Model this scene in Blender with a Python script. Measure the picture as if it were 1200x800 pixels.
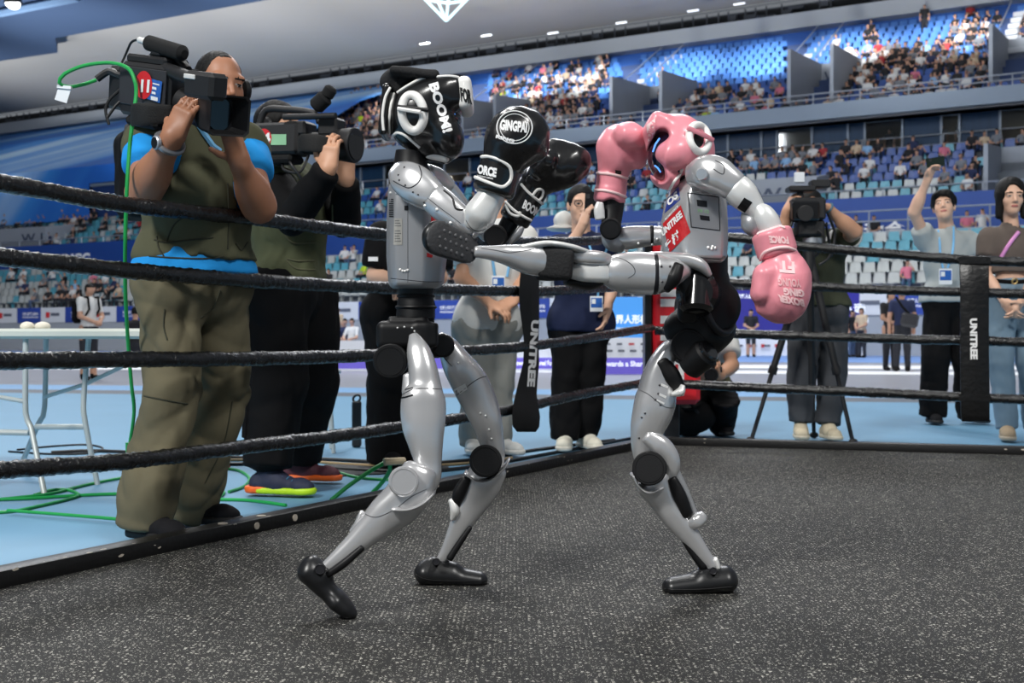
import bpy, bmesh, math, random
import numpy as np
from mathutils import Vector, Matrix
from mathutils.bvhtree import BVHTree
random.seed(7)
rng = np.random.default_rng(7)
for _o in list(bpy.data.objects):
    bpy.data.objects.remove(_o)
SC = bpy.context.scene
COL = SC.collection
R = math.radians

# ------------------------------------------------------------------ camera, world, lights, exposure
H_EYE, FPX, HORIZ = 0.66, 1400.0, 395.0          # eye height (m), focal length (px on a 1200 px frame), horizon row
_cd = bpy.data.cameras.new('camera')
_cd.lens, _cd.sensor_width = 42.0, 36.0
_cd.clip_start, _cd.clip_end = 0.05, 400
_cd.dof.use_dof = True
_cd.dof.focus_distance = 3.2
_cd.dof.aperture_fstop = 6.3
CAM = bpy.data.objects.new('camera', _cd)
COL.objects.link(CAM)
CAM.location = (0, 0, H_EYE)
CAM.rotation_euler = (R(90) - math.atan((400 - HORIZ) / FPX), 0, 0)
SC.camera = CAM

SC.view_settings.view_transform = 'Standard'
SC.view_settings.look = 'None'
SC.view_settings.gamma = 1.0
SC.view_settings.exposure = 0.0
try:
    SC.view_settings.use_curve_mapping = False
except Exception:
    pass

_w = bpy.data.worlds.new('hall_air')
SC.world = _w
_w.use_nodes = True
_w.node_tree.nodes['Background'].inputs[0].default_value = (0.70, 0.755, 0.83, 1)
_w.node_tree.nodes['Background'].inputs[1].default_value = 0.24


def lamp_area(name, loc, target, size, power, col=(1, 1, 1), size_y=None):
    l = bpy.data.lights.new(name, 'AREA')
    l.energy, l.color, l.size = power, col, size
    if size_y:
        l.shape, l.size_y = 'RECTANGLE', size_y
    o = bpy.data.objects.new(name, l)
    COL.objects.link(o)
    o.location = loc
    o.rotation_euler = (Vector(target) - Vector(loc)).to_track_quat('-Z', 'Y').to_euler()
    return o


def lamp_spot(name, loc, target, angle, power, blend=0.6, col=(1, 1, 1)):
    l = bpy.data.lights.new(name, 'SPOT')
    l.energy, l.color, l.spot_size, l.spot_blend, l.shadow_soft_size = power, col, R(angle), blend, 1.0
    o = bpy.data.objects.new(name, l)
    COL.objects.link(o)
    o.location = loc
    o.rotation_euler = (Vector(target) - Vector(loc)).to_track_quat('-Z', 'Y').to_euler()
    return o


lamp_area('hall_floodlight', (-6.5, -5.0, 10.0), (0.2, 3.6, 0.5), 2.2, 1700, (1, 0.99, 0.96))
lamp_area('hall_floodlight', (5.5, -4.0, 11.0), (0.5, 4.0, 0.5), 2.4, 850, (1, 0.99, 0.96))
lamp_area('hall_floodlight', (-3.5, 12.0, 15.0), (0.5, 4.0, 0), 2.6, 1150, (1, 0.99, 0.97))
lamp_area('field_floodlight', (4.0, 30.0, 19.0), (6, 32.0, 0), 9.0, 4300, (0.95, 0.97, 1.0))
lamp_area('field_floodlight', (-16.0, 36.0, 19.0), (-12, 36.0, 0), 9.0, 3600, (0.95, 0.97, 1.0))
lamp_area('stand_fill', (10.0, 12.0, 17.0), (14, 58.0, 8), 6.0, 1500, (0.93, 0.96, 1.0))  # added fill lamp that brightens the tiers, no fixture of the hall
lamp_area('stand_fill', (-30.0, 22.0, 18.0), (-40, 84.0, 13), 6.0, 7000, (0.93, 0.96, 1.0))  # added fill lamp for the tarpaulin end of the stand
for _q in (-78, -60, -44, -28, -12, 4):  # added upward spots imitating floor light bounced onto the soffit
    _p = Vector((.864, -.504, 0)) * _q + Vector((.504, .864, 0)) * 36
    lamp_spot('roof_bounce_fill', (_p.x, _p.y, 4.0), (_p.x + .504 * 20, _p.y + .864 * 20, 23.5), 54, 40000, 1.0, (0.97, 0.98, 1.0))
# shafts of daylight from the roof windows, falling on the top rows of the upper tier
for _q in range(-47, 6, 5):
    _a = Vector((.864, -.504, 0)) * (_q + 4) + Vector((.504, .864, 0)) * 52
    _b = Vector((.864, -.504, 0)) * _q + Vector((.504, .864, 0)) * 66.6
    lamp_spot('daylight_shaft', (_a.x, _a.y, 19.7), (_b.x, _b.y, 16.6), 19, 42000, 0.45, (0.97, 0.98, 1.0))

# ------------------------------------------------------------------ helpers: picture point -> world point
def W(px, py, y):
    """the world point seen at picture point (px, py) at distance y along the view"""
    return Vector(((px - 600) / FPX * y, y, H_EYE + (HORIZ - py) / FPX * y))


def PX(p):
    return 600 + FPX * p[0] / p[1], HORIZ - FPX * (p[2] - H_EYE) / p[1]


def ground_y(py, z=0.0):
    return FPX * (H_EYE - z) / (py - HORIZ)


# ------------------------------------------------------------------ materials
def srgb(r, g, b):
    f = lambda c: (c / 255 / 12.92) if c / 255 <= 0.04045 else ((c / 255 + 0.055) / 1.055) ** 2.4
    return (f(r), f(g), f(b))


MATS = {}


def mat(name, rgb, rough=0.5, metal=0.0, var=0.12, scale=30.0, bump=0.0, bscale=120.0, coat=0.0, emit=0.0, spec=0.5, stretch=None, detail=3.0):
    """procedural material: colour mottled by noise, optional fine relief"""
    if name in MATS:
        return MATS[name]
    m = bpy.data.materials.new(name)
    m.use_nodes = True
    nt = m.node_tree
    b = nt.nodes['Principled BSDF']
    b.inputs['Roughness'].default_value = rough
    b.inputs['Metallic'].default_value = metal
    b.inputs['Specular IOR Level'].default_value = spec
    b.inputs['Coat Weight'].default_value = coat
    b.inputs['Coat Roughness'].default_value = 0.12
    tc = nt.nodes.new('ShaderNodeTexCoord')
    mp = nt.nodes.new('ShaderNodeMapping')
    if stretch:
        mp.inputs['Scale'].default_value = stretch
    nt.links.new(tc.outputs['Object'], mp.inputs['Vector'])
    no = nt.nodes.new('ShaderNodeTexNoise')
    no.inputs['Scale'].default_value = scale
    no.inputs['Detail'].default_value = detail
    nt.links.new(mp.outputs[0], no.inputs['Vector'])
    mx = nt.nodes.new('ShaderNodeMix')
    mx.data_type = 'RGBA'
    lo = [max(0, c * (1 - var)) for c in rgb]
    hi = [min(1, c * (1 + var)) for c in rgb]
    mx.inputs[6].default_value = (*lo, 1)
    mx.inputs[7].default_value = (*hi, 1)
    nt.links.new(no.outputs[0], mx.inputs[0])
    nt.links.new(mx.outputs[2], b.inputs['Base Color'])
    if bump:
        n2 = nt.nodes.new('ShaderNodeTexNoise')
        n2.inputs['Scale'].default_value = bscale
        n2.inputs['Detail'].default_value = 4
        nt.links.new(mp.outputs[0], n2.inputs['Vector'])
        bp = nt.nodes.new('ShaderNodeBump')
        bp.inputs['Strength'].default_value = bump
        bp.inputs['Distance'].default_value = 0.01
        nt.links.new(n2.outputs[0], bp.inputs['Height'])
        nt.links.new(bp.outputs[0], b.inputs['Normal'])
    if emit:
        nt.links.new(mx.outputs[2], b.inputs['Emission Color'])
        b.inputs['Emission Strength'].default_value = emit
    MATS[name] = m
    return m


# ------------------------------------------------------------------ meshes
class MB:
    """collects geometry; obj() links it as ONE mesh object"""

    def __init__(s):
        s.v, s.f, s.m, s.n = [], [], [], 0

    def add(s, v, f, m=0):
        v = np.asarray(v, dtype=np.float64).reshape(-1, 3)
        s.v.append(v)
        s.f += [tuple(int(i) + s.n for i in q) for q in f]
        s.m += [m] * len(f)
        s.n += len(v)
        return s

    def box(s, c, size, rot=None, m=0, ch=0.0):
        x, y, z = (q / 2 for q in size)
        if ch:
            ch = min(ch, x * .9, y * .9, z * .9)
            v = []
            for sx in (-1, 1):
                for sy in (-1, 1):
                    for sz in (-1, 1):
                        v += [(sx * x, sy * (y - ch), sz * (z - ch)), (sx * (x - ch), sy * y, sz * (z - ch)), (sx * (x - ch), sy * (y - ch), sz * z)]
            bm = bmesh.new()
            for p in v:
                bm.verts.new(p)
            bmesh.ops.convex_hull(bm, input=bm.verts)
            bm.verts.index_update()
            v = [tuple(p.co) for p in bm.verts]
            f = [[p.index for p in q.verts] for q in bm.faces]
            bm.free()
        else:
            v = [(sx * x, sy * y, sz * z) for sx in (-1, 1) for sy in (-1, 1) for sz in (-1, 1)]
            f = [(0, 1, 3, 2), (4, 6, 7, 5), (0, 4, 5, 1), (2, 3, 7, 6), (0, 2, 6, 4), (1, 5, 7, 3)]
        v = np.array(v)
        if rot is not None:
            v = v @ np.array(rot).T
        return s.add(v + np.array(c), f, m)

    def quad(s, a, b, c, d, m=0):
        return s.add([a, b, c, d], [(0, 1, 2, 3)], m)

    def tube(s, pts, r, n=8, m=0, closed=False, flat=None, caps=True):
        pts = [Vector(p) for p in pts]
        k = len(pts)
        rr = r if hasattr(r, '__len__') else [r] * k
        T = []
        for i in range(k):
            if closed:
                t = pts[(i + 1) % k] - pts[i - 1]
            else:
                t = pts[min(i + 1, k - 1)] - pts[max(i - 1, 0)]
            T.append(t.normalized() if t.length > 1e-9 else Vector((0, 0, 1)))
        u = T[0].orthogonal().normalized()
        v = []
        for i in range(k):
            u = (u - T[i] * u.dot(T[i]))
            u = u.normalized() if u.length > 1e-6 else T[i].orthogonal().normalized()
            w = T[i].cross(u)
            for j in range(n):
                a = 2 * math.pi * j / n
                v.append(pts[i] + (u * math.cos(a) + w * math.sin(a)) * rr[i])
        f = []
        for i in range(k if closed else k - 1):
            i2 = (i + 1) % k
            for j in range(n):
                j2 = (j + 1) % n
                f.append((i * n + j, i * n + j2, i2 * n + j2, i2 * n + j))
        if caps and not closed:
            f.append(tuple(range(n))[::-1])
            f.append(tuple((k - 1) * n + j for j in range(n)))
        return s.add([tuple(p) for p in v], f, m)

    def cyl(s, a, b, r, n=20, m=0, r2=None, ch=0.0):
        a, b = Vector(a), Vector(b)
        r2 = r if r2 is None else r2
        d = (b - a).normalized()
        if ch:
            return s.tube([a, a + d * ch, b - d * ch, b], [r - ch, r, r2, r2 - ch], n, m)
        return s.tube([a, b], [r, r2], n, m)

    def loft(s, sts, n=20, sub=4, e=2.5, side=(0, 1, 0), cap=0.5, m=0):
        """sts: (centre, half width across, half thickness along side)"""
        P = np.array([[*c, a, b] for c, a, b in sts], dtype=float)
        k = len(P)
        out = []
        for i in range(k - 1):
            p0, p1, p2, p3 = P[max(i - 1, 0)], P[i], P[i + 1], P[min(i + 2, k - 1)]
            for j in range(sub):
                t = j / sub
                out.append(0.5 * ((2 * p1) + (-p0 + p2) * t + (2 * p0 - 5 * p1 + 4 * p2 - p3) * t * t + (-p0 + 3 * p1 - 3 * p2 + p3) * t ** 3))
        out.append(P[-1])
        Q = np.array(out)
        Q[:, 3:] = np.maximum(Q[:, 3:], 1e-4)
        T = np.gradient(Q[:, :3], axis=0)
        T /= np.linalg.norm(T, axis=1)[:, None] + 1e-12
        if cap:
            def capr(q, t, sgn):
                r = min(q[3], q[4]) * cap
                res = []
                for a in (90, 62, 32):
                    cc, ss = math.cos(R(a)), math.sin(R(a))
                    g = 1 - cap * (1 - cc) if cap < 1 else cc
                    g = max(g, 0.03)
                    res.append(np.array([*(q[:3] + t * sgn * r * ss), q[3] * g, q[4] * g]))
                return res
            A = capr(Q[0], T[0], -1)
            B = capr(Q[-1], T[-1], 1)[::-1]
            T = np.vstack([[T[0]] * 3, T, [T[-1]] * 3])
            Q = np.vstack([A, Q, B])
        sd = np.array(side, dtype=float)
        U = np.cross(T, sd)
        U /= np.linalg.norm(U, axis=1)[:, None] + 1e-12
        V = np.cross(U, T)
        a = np.linspace(0, 2 * np.pi, n, endpoint=False)
        ca = np.sign(np.cos(a)) * np.abs(np.cos(a)) ** (2 / e)
        sa = np.sign(np.sin(a)) * np.abs(np.sin(a)) ** (2 / e)
        ring = Q[:, None, :3] + U[:, None, :] * (Q[:, 3, None] * ca)[..., None] + V[:, None, :] * (Q[:, 4, None] * sa)[..., None]
        kk = len(Q)
        f = [(i * n + j, i * n + (j + 1) % n, (i + 1) * n + (j + 1) % n, (i + 1) * n + j) for i in range(kk - 1) for j in range(n)]
        f.append(tuple(range(n))[::-1])
        f.append(tuple((kk - 1) * n + j for j in range(n)))
        return s.add(ring.reshape(-1, 3), f, m)

    def prism(s, secs, m=0):
        """secs: list of rings (each a list of points, same count)"""
        n = len(secs[0])
        v = [tuple(p) for r in secs for p in r]
        f = [(i * n + j, i * n + (j + 1) % n, (i + 1) * n + (j + 1) % n, (i + 1) * n + j) for i in range(len(secs) - 1) for j in range(n)]
        f.append(tuple(range(n))[::-1])
        f.append(tuple((len(secs) - 1) * n + j for j in range(n)))
        return s.add(v, f, m)

    def torus(s, c, axis, R1, r, n=28, k=10, m=0, sx=1.0, up=None, arc=None):
        ax = Vector(axis).normalized()
        u = (Vector(up) - ax * Vector(up).dot(ax)).normalized() if up is not None else ax.orthogonal().normalized()
        w = ax.cross(u)
        c = Vector(c)
        if arc:
            pts = [c + (u * math.cos(a) + w * math.sin(a) * sx) * R1 for a in np.linspace(arc[0], arc[1], n)]
            return s.tube(pts, r, k, m)
        pts = [c + (u * math.cos(2 * math.pi * i / n) + w * math.sin(2 * math.pi * i / n) * sx) * R1 for i in range(n)]
        return s.tube(pts, r, k, m, closed=True)

    def ball(s, c, r, n=12, m=0, rot=None):
        r = np.array(r if hasattr(r, '__len__') else (r, r, r), float)
        v, f = [], []
        k = max(4, n // 2)
        for i in range(1, k):
            t = math.pi * i / k
            for j in range(n):
                a = 2 * math.pi * j / n
                v.append((math.sin(t) * math.cos(a), math.sin(t) * math.sin(a), math.cos(t)))
        v += [(0, 0, 1), (0, 0, -1)]
        for i in range(k - 2):
            for j in range(n):
                f.append((i * n + j, (i + 1) * n + j, (i + 1) * n + (j + 1) % n, i * n + (j + 1) % n))
        N = (k - 1) * n
        for j in range(n):
            f.append((N, j, (j + 1) % n))
            f.append((N + 1, (k - 2) * n + (j + 1) % n, (k - 2) * n + j))
        v = np.array(v) * r
        if rot is not None:
            v = v @ np.array(rot).T
        return s.add(v + np.array(c), f, m)

    def obj(s, name, mats, parent=None, smooth=40, bevel=0.0, fix=False, seg=2):
        if not isinstance(mats, (list, tuple)):
            mats = [mats]
        base = np.zeros(3)
        p = parent
        while p is not None:
            base += np.array(p.location)
            p = p.parent
        me = bpy.data.meshes.new(name)
        V = (np.vstack(s.v) if s.v else np.zeros((0, 3))) - base
        me.from_pydata(V.tolist(), [], s.f)
        for mm in mats:
            me.materials.append(mm)
        if any(s.m):
            me.polygons.foreach_set('material_index', s.m)
        if fix:
            bm = bmesh.new()
            bm.from_mesh(me)
            bmesh.ops.recalc_face_normals(bm, faces=bm.faces)
            if bevel:
                es = [e for e in bm.edges if e.is_manifold and e.calc_face_angle(0) > R(25)]
                bmesh.ops.bevel(bm, geom=es, offset=bevel, segments=seg, profile=0.5, affect='EDGES', clamp_overlap=True)
            bm.to_mesh(me)
            bm.free()
        if smooth:
            me.shade_smooth()
            if smooth < 180:
                me.set_sharp_from_angle(angle=R(smooth))
        me.update()
        o = bpy.data.objects.new(name, me)
        COL.objects.link(o)
        o.parent = parent
        return o


def tag(o, label=None, cat=None, group=None, kind=None):
    if label:
        o['label'] = label
    if cat:
        o['category'] = cat
    if group:
        o['group'] = group
    if kind:
        o['kind'] = kind
    return o


def thing(name, label, cat, loc, group=None):
    o = bpy.data.objects.new(name, None)
    o.empty_display_size = 0.1
    COL.objects.link(o)
    o.location = loc
    return tag(o, label, cat, group)


# ------------------------------------------------------------------ distance fields -> smooth surfaces
def nrm(v):
    v = np.asarray(v, float)
    return v / (np.linalg.norm(v) + 1e-12)


def frame(z, x=None):
    """3x3 with columns x, y, z"""
    z = nrm(z)
    if x is None:
        x = np.array([1, 0, 0]) if abs(z[0]) < .9 else np.array([0, 1, 0])
    x = np.asarray(x, float)
    x = nrm(x - z * x.dot(z))
    return np.stack([x, np.cross(z, x), z], 1)


class Cap:
    def __init__(s, a, b, ra, rb=None, side=None, flat=1.0):
        s.a, s.b = np.array(a, float), np.array(b, float)
        s.ra, s.rb = ra, ra if rb is None else rb
        s.side = None if side is None else nrm(side)
        s.flat = flat
        r = max(s.ra, s.rb) * max(1, flat)
        s.lo, s.hi = np.minimum(s.a, s.b) - r, np.maximum(s.a, s.b) + r

    def d(s, P):
        ab = s.b - s.a
        L = ab.dot(ab) + 1e-12
        q = P - s.a
        t = np.clip((q @ ab) / L, 0, 1)
        q = q - t[..., None] * ab
        if s.side is not None:
            k = q @ s.side
            q = q + (k * (1 / s.flat - 1))[..., None] * s.side
            d = np.sqrt((q * q).sum(-1)) - (s.ra + (s.rb - s.ra) * t)
            return d * min(1, s.flat)
        return np.sqrt((q * q).sum(-1)) - (s.ra + (s.rb - s.ra) * t)


class Ell:
    def __init__(s, c, r, M=None):
        s.c, s.r = np.array(c, float), np.array(r, float)
        s.M = np.eye(3) if M is None else np.array(M, float)
        e = np.sqrt(((s.M * s.r) ** 2).sum(1))
        s.lo, s.hi = s.c - e, s.c + e

    def d(s, P):
        q = (P - s.c) @ s.M
        k0 = np.sqrt(((q / s.r) ** 2).sum(-1))
        k1 = np.sqrt(((q / s.r ** 2) ** 2).sum(-1)) + 1e-9
        return k0 * (k0 - 1) / k1


class Box:
    def __init__(s, c, h, M=None, r=0.0):
        s.c, s.h, s.r = np.array(c, float), np.array(h, float), r
        s.M = np.eye(3) if M is None else np.array(M, float)
        e = (np.abs(s.M) * s.h).sum(1)
        s.lo, s.hi = s.c - e, s.c + e

    def d(s, P):
        q = np.abs((P - s.c) @ s.M) - (s.h - s.r)
        return np.sqrt((np.maximum(q, 0) ** 2).sum(-1)) + np.minimum(q.max(-1), 0) - s.r


class Cyl:
    def __init__(s, a, b, r, rd=0.0):
        s.a, s.b = np.array(a, float), np.array(b, float)
        s.L = np.linalg.norm(s.b - s.a) / 2
        s.ax, s.c, s.r, s.rd = nrm(s.b - s.a), (s.a + s.b) / 2, r, rd
        s.lo, s.hi = np.minimum(s.a, s.b) - r, np.maximum(s.a, s.b) + r

    def d(s, P):
        q = P - s.c
        z = q @ s.ax
        w = np.sqrt(np.maximum((q * q).sum(-1) - z * z, 0)) - (s.r - s.rd)
        h = np.abs(z) - (s.L - s.rd)
        return np.sqrt(np.maximum(w, 0) ** 2 + np.maximum(h, 0) ** 2) + np.minimum(np.maximum(w, h), 0) - s.rd


class Half:
    """everything on the side that n points away from is kept (d < 0)"""

    def __init__(s, c, n):
        s.c, s.n = np.array(c, float), nrm(n)
        s.lo, s.hi = None, None

    def d(s, P):
        return (P - s.c) @ s.n


class SDF:
    def __init__(s):
        s.ops = []
        s.disp = None

    def u(s, p, k=0.0):
        s.ops.append(('u', p, k))
        return s

    def s_(s, p, k=0.0):
        s.ops.append(('s', p, k))
        return s

    def i(s, p, k=0.0):
        s.ops.append(('i', p, k))
        return s

    @staticmethod
    def comb(f, d, op, k):
        if op == 'u':
            if k <= 0:
                return np.minimum(f, d)
            h = np.maximum(k - np.abs(f - d), 0) / k
            return np.minimum(f, d) - h * h * k * .25
        if op == 's':
            d = -d
        if k <= 0:
            return np.maximum(f, d)
        h = np.maximum(k - np.abs(f - d), 0) / k
        return np.maximum(f, d) + h * h * k * .25

    def full(s, P):
        f = np.full(P.shape[:-1], 1e2)
        for op, p, k in s.ops:
            f = s.comb(f, p.d(P), op, k)
        if s.disp:
            f = f + s.disp(P)
        return f

    def mesh(s, h, proj=1):
        lo = np.min([p.lo for o, p, k in s.ops if o == 'u'], 0) - 3 * h
        hi = np.max([p.hi for o, p, k in s.ops if o == 'u'], 0) + 3 * h
        n = np.ceil((hi - lo) / h).astype(int) + 1
        F = np.full(n, 1e2, dtype=np.float64)
        ax = [lo[i] + h * np.arange(n[i]) for i in range(3)]
        for op, p, k in s.ops:
            if op == 'i' or p.lo is None:
                sl = [slice(0, n[i]) for i in range(3)]
            else:
                m = k + 2.5 * h + (0.03 if s.disp else 0)
                sl = []
                for i in range(3):
                    a = max(0, int((p.lo[i] - m - lo[i]) / h))
                    b = min(n[i], int((p.hi[i] + m - lo[i]) / h) + 2)
                    sl.append(slice(a, max(a, b)))
            if any(q.stop <= q.start for q in sl):
                continue
            G = np.stack(np.meshgrid(*[ax[i][sl[i]] for i in range(3)], indexing='ij'), -1)
            F[tuple(sl)] = s.comb(F[tuple(sl)], p.d(G), op, k)
        if s.disp:
            near = np.abs(F) < 0.06
            idx = np.argwhere(near)
            F[near] += s.disp(lo + idx * h)
        S = F < 0
        nx, ny, nz = n
        c = np.zeros((nx - 1, ny - 1, nz - 1), dtype=np.int8)
        offs = [(i, j, k) for i in (0, 1) for j in (0, 1) for k in (0, 1)]
        for i, j, k in offs:
            c += S[i:nx - 1 + i, j:ny - 1 + j, k:nz - 1 + k]
        act = (c > 0) & (c < 8)
        I = np.argwhere(act)
        if len(I) == 0:
            return np.zeros((0, 3)), []
        vals = np.stack([F[I[:, 0] + i, I[:, 1] + j, I[:, 2] + k] for i, j, k in offs], 1)
        acc, cnt = np.zeros((len(I), 3)), np.zeros(len(I))
        for a in range(8):
            for b in range(a + 1, 8):
                oa, ob = np.array(offs[a]), np.array(offs[b])
                if np.abs(oa - ob).sum() != 1:
                    continue
                va, vb = vals[:, a], vals[:, b]
                msk = (va < 0) != (vb < 0)
                t = va[msk] / (va[msk] - vb[msk])
                acc[msk] += oa + t[:, None] * (ob - oa)
                cnt[msk] += 1
        V = lo + h * (I + acc / cnt[:, None])
        idm = np.full(act.shape, -1, dtype=np.int64)
        idm[act] = np.arange(len(I))
        quads = []
        for axn in range(3):
            b, cc = [(1, 2), (2, 0), (0, 1)][axn]
            sa = [slice(None)] * 3
            sb = [slice(None)] * 3
            sa[axn], sb[axn] = slice(0, n[axn] - 1), slice(1, n[axn])
            ch = S[tuple(sa)] != S[tuple(sb)]
            E = np.argwhere(ch)
            E = E[(E[:, b] > 0) & (E[:, cc] > 0) & (E[:, b] < n[b] - 1) & (E[:, cc] < n[cc] - 1)]
            if len(E) == 0:
                continue
            ins = S[E[:, 0], E[:, 1], E[:, 2]]
            q = []
            for db, dc in ((-1, -1), (0, -1), (0, 0), (-1, 0)):
                e = E.copy()
                e[:, b] += db
                e[:, cc] += dc
                q.append(idm[e[:, 0], e[:, 1], e[:, 2]])
            q = np.stack(q, 1)
            q[~ins] = q[~ins][:, ::-1]
            quads.append(q)
        Q = np.vstack(quads)
        Q = Q[(Q >= 0).all(1)]
        for _ in range(proj):
            e = h * .35
            f0 = s.full(V)
            g = np.zeros_like(V)
            for i in range(3):
                dv = np.zeros(3)
                dv[i] = e
                g[:, i] = (s.full(V + dv) - s.full(V - dv)) / (2 * e)
            gn = (g * g).sum(1)
            st = g * (f0 / np.maximum(gn, 0.05))[:, None]
            ln = np.linalg.norm(st, axis=1)
            st *= np.minimum(1, .6 * h / (ln + 1e-12))[:, None]
            V = V - st
        return V, Q

    def obj(s, name, mats, parent, h, proj=1, zones=None):
        """zones: list of (material index, function(P)->bool mask) painted by face centre"""
        V, Q = s.mesh(h, proj)
        if not isinstance(mats, (list, tuple)):
            mats = [mats]
        base = np.zeros(3)
        p = parent
        while p is not None:
            base += np.array(p.location)
            p = p.parent
        me = bpy.data.meshes.new(name)
        nq = len(Q)
        me.vertices.add(len(V))
        me.vertices.foreach_set('co', (V - base).ravel())
        me.loops.add(nq * 4)
        me.loops.foreach_set('vertex_index', Q.ravel().astype(np.int32))
        me.polygons.add(nq)
        me.polygons.foreach_set('loop_start', np.arange(nq, dtype=np.int32) * 4)
        for mm in mats:
            me.materials.append(mm)
        if zones:
            cen = V[Q].mean(1)
            mi = np.zeros(nq, dtype=np.int32)
            for z, fn in zones:
                mi[fn(cen)] = z
            me.polygons.foreach_set('material_index', mi)
        me.update(calc_edges=True)
        me.validate()
        me.shade_smooth()
        o = bpy.data.objects.new(name, me)
        COL.objects.link(o)
        o.parent = parent
        return o


def fold_noise(amp, freq, seed=0, aniso=(1, 1, 1), ridge=False):
    """cloth folds as a sum of warped waves; ridge = sharp creases"""
    r = np.random.default_rng(seed)
    K = r.normal(size=(6, 3)) * freq * np.array(aniso)
    ph = r.uniform(0, 6.28, 6)

    def fn(P):
        s = 0
        for k, p in zip(K, ph):
            a = P @ k + p + 1.5 * np.sin(P @ (k[[1, 2, 0]] * .5) + p * 2)
            s = s + ((1 - np.abs(np.sin(a * .5))) ** 2 * 1.9 - .7 if ridge else np.sin(a))
        return amp * s / 3.0
    return fn


# ------------------------------------------------------------------ lettering and bands laid on a surface
def tree_of(*obs):
    vs, fs, n = [], [], 0
    for o in obs:
        base = np.zeros(3)
        p = o
        while p is not None:
            base += np.array(p.location)
            p = p.parent
        m = o.data
        a = np.zeros(len(m.vertices) * 3)
        m.vertices.foreach_get('co', a)
        a = a.reshape(-1, 3) + base
        vs.append(a)
        fs += [tuple(i + n for i in f.vertices) for f in m.polygons]
        n += len(a)
    return BVHTree.FromPolygons(np.vstack(vs).tolist(), fs)


EYE = Vector((0, 0, H_EYE))


def on(tree, px, py, lift=0.0015, y=None):
    """surface point met by the sight line through a picture point (None if it misses)"""
    d = Vector(((px - 600) / FPX, 1, (HORIZ - py) / FPX)).normalized()
    h, nn, i, dist = tree.ray_cast(EYE, d)
    if h is None:
        return None
    if nn.dot(d) > 0:
        nn = -nn
    return h + nn * lift


_TX = {}


def text_mesh(txt, bold=0.0, sub=0.0):
    key = (txt, bold, sub)
    if key in _TX:
        return _TX[key]
    cu = bpy.data.curves.new('t', 'FONT')
    cu.body, cu.size, cu.resolution_u = txt, 1.0, 3
    cu.offset = bold
    cu.align_x, cu.align_y = 'CENTER', 'CENTER'
    o = bpy.data.objects.new('t', cu)
    COL.objects.link(o)
    dg = bpy.context.evaluated_depsgraph_get()
    me = bpy.data.meshes.new_from_object(o.evaluated_get(dg))
    bpy.data.objects.remove(o)
    bpy.data.curves.remove(cu)
    bm = bmesh.new()
    bm.from_mesh(me)
    bmesh.ops.remove_doubles(bm, verts=bm.verts, dist=1e-4)
    if sub:
        for _ in range(3):
            es = [e for e in bm.edges if e.calc_length() > sub]
            if not es:
                break
            bmesh.ops.subdivide_edges(bm, edges=es, cuts=1)
            bmesh.ops.triangulate(bm, faces=bm.faces)
    bm.verts.index_update()
    V = np.array([v.co[:] for v in bm.verts])
    F = [[v.index for v in f.verts] for f in bm.faces]
    bm.free()
    bpy.data.meshes.remove(me)
    if len(V):
        lo, hi = V[:, :2].min(0), V[:, :2].max(0)
        V[:, :2] = (V[:, :2] - (lo + hi) / 2) / (hi - lo)     # unit box, centred
    _TX[key] = (V, F)
    return V, F


def letters(txt, o, ex, ey, n=None, bold=0.03, mb=None, m=0, lift=0.0):
    """flat lettering: centre o, full width vector ex, full height vector ey (world)"""
    V, F = text_mesh(txt, bold)
    o, ex, ey = np.array(o), np.array(ex), np.array(ey)
    nn = nrm(np.cross(ex, ey))
    mb = mb or MB()
    mb.add(o + V[:, :1] * ex + V[:, 1:2] * ey + nn * lift, F, m)
    return mb


def letters_on(tree, txt, c, ex, ey, bold=0.03, mb=None, m=0, lift=0.0015, sub=0.08):
    """lettering wrapped on a surface; c, ex, ey in picture points"""
    V, F = text_mesh(txt, bold, sub)
    mb = mb or MB()
    pts, ok = [], []
    for v in V:
        x = c[0] + v[0] * ex[0] + v[1] * ey[0]
        y = c[1] + v[0] * ex[1] + v[1] * ey[1]
        p = on(tree, x, y, lift)
        ok.append(p is not None)
        pts.append(p if p is not None else Vector((0, 0, 0)))
    F2 = [f for f in F if all(ok[i] for i in f)]
    return mb.add([tuple(p) for p in pts], F2, m) if F2 else mb


def band_on(tree, pts, r, mb=None, m=0, n=8, lift=0.001, sub=6, closed=False):
    """a raised piping along picture points on a surface"""
    P = []
    k = len(pts)
    for i in range(k if closed else k - 1):
        p0, p1, p2, p3 = (np.array(pts[(i + d) % k] if closed else pts[min(max(i + d, 0), k - 1)], float) for d in (-1, 0, 1, 2))
        for j in range(sub):
            t = j / sub
            P.append(0.5 * ((2 * p1) + (-p0 + p2) * t + (2 * p0 - 5 * p1 + 4 * p2 - p3) * t * t + (-p0 + 3 * p1 - 3 * p2 + p3) * t ** 3))
    if not closed:
        P.append(np.array(pts[-1], float))
    Q = [on(tree, x, y, lift) for x, y in P]
    Q = [q for q in Q if q is not None]
    # drop jumps where the sight line slid off the surface
    if len(Q) > 2:
        S = [Q[0]]
        for q in Q[1:]:
            if (q - S[-1]).length < 0.06:
                S.append(q)
        Q = S
    mb = mb or MB()
    if len(Q) > 2:
        mb.tube(Q, r, n, m, closed=closed)
    return mb


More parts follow.
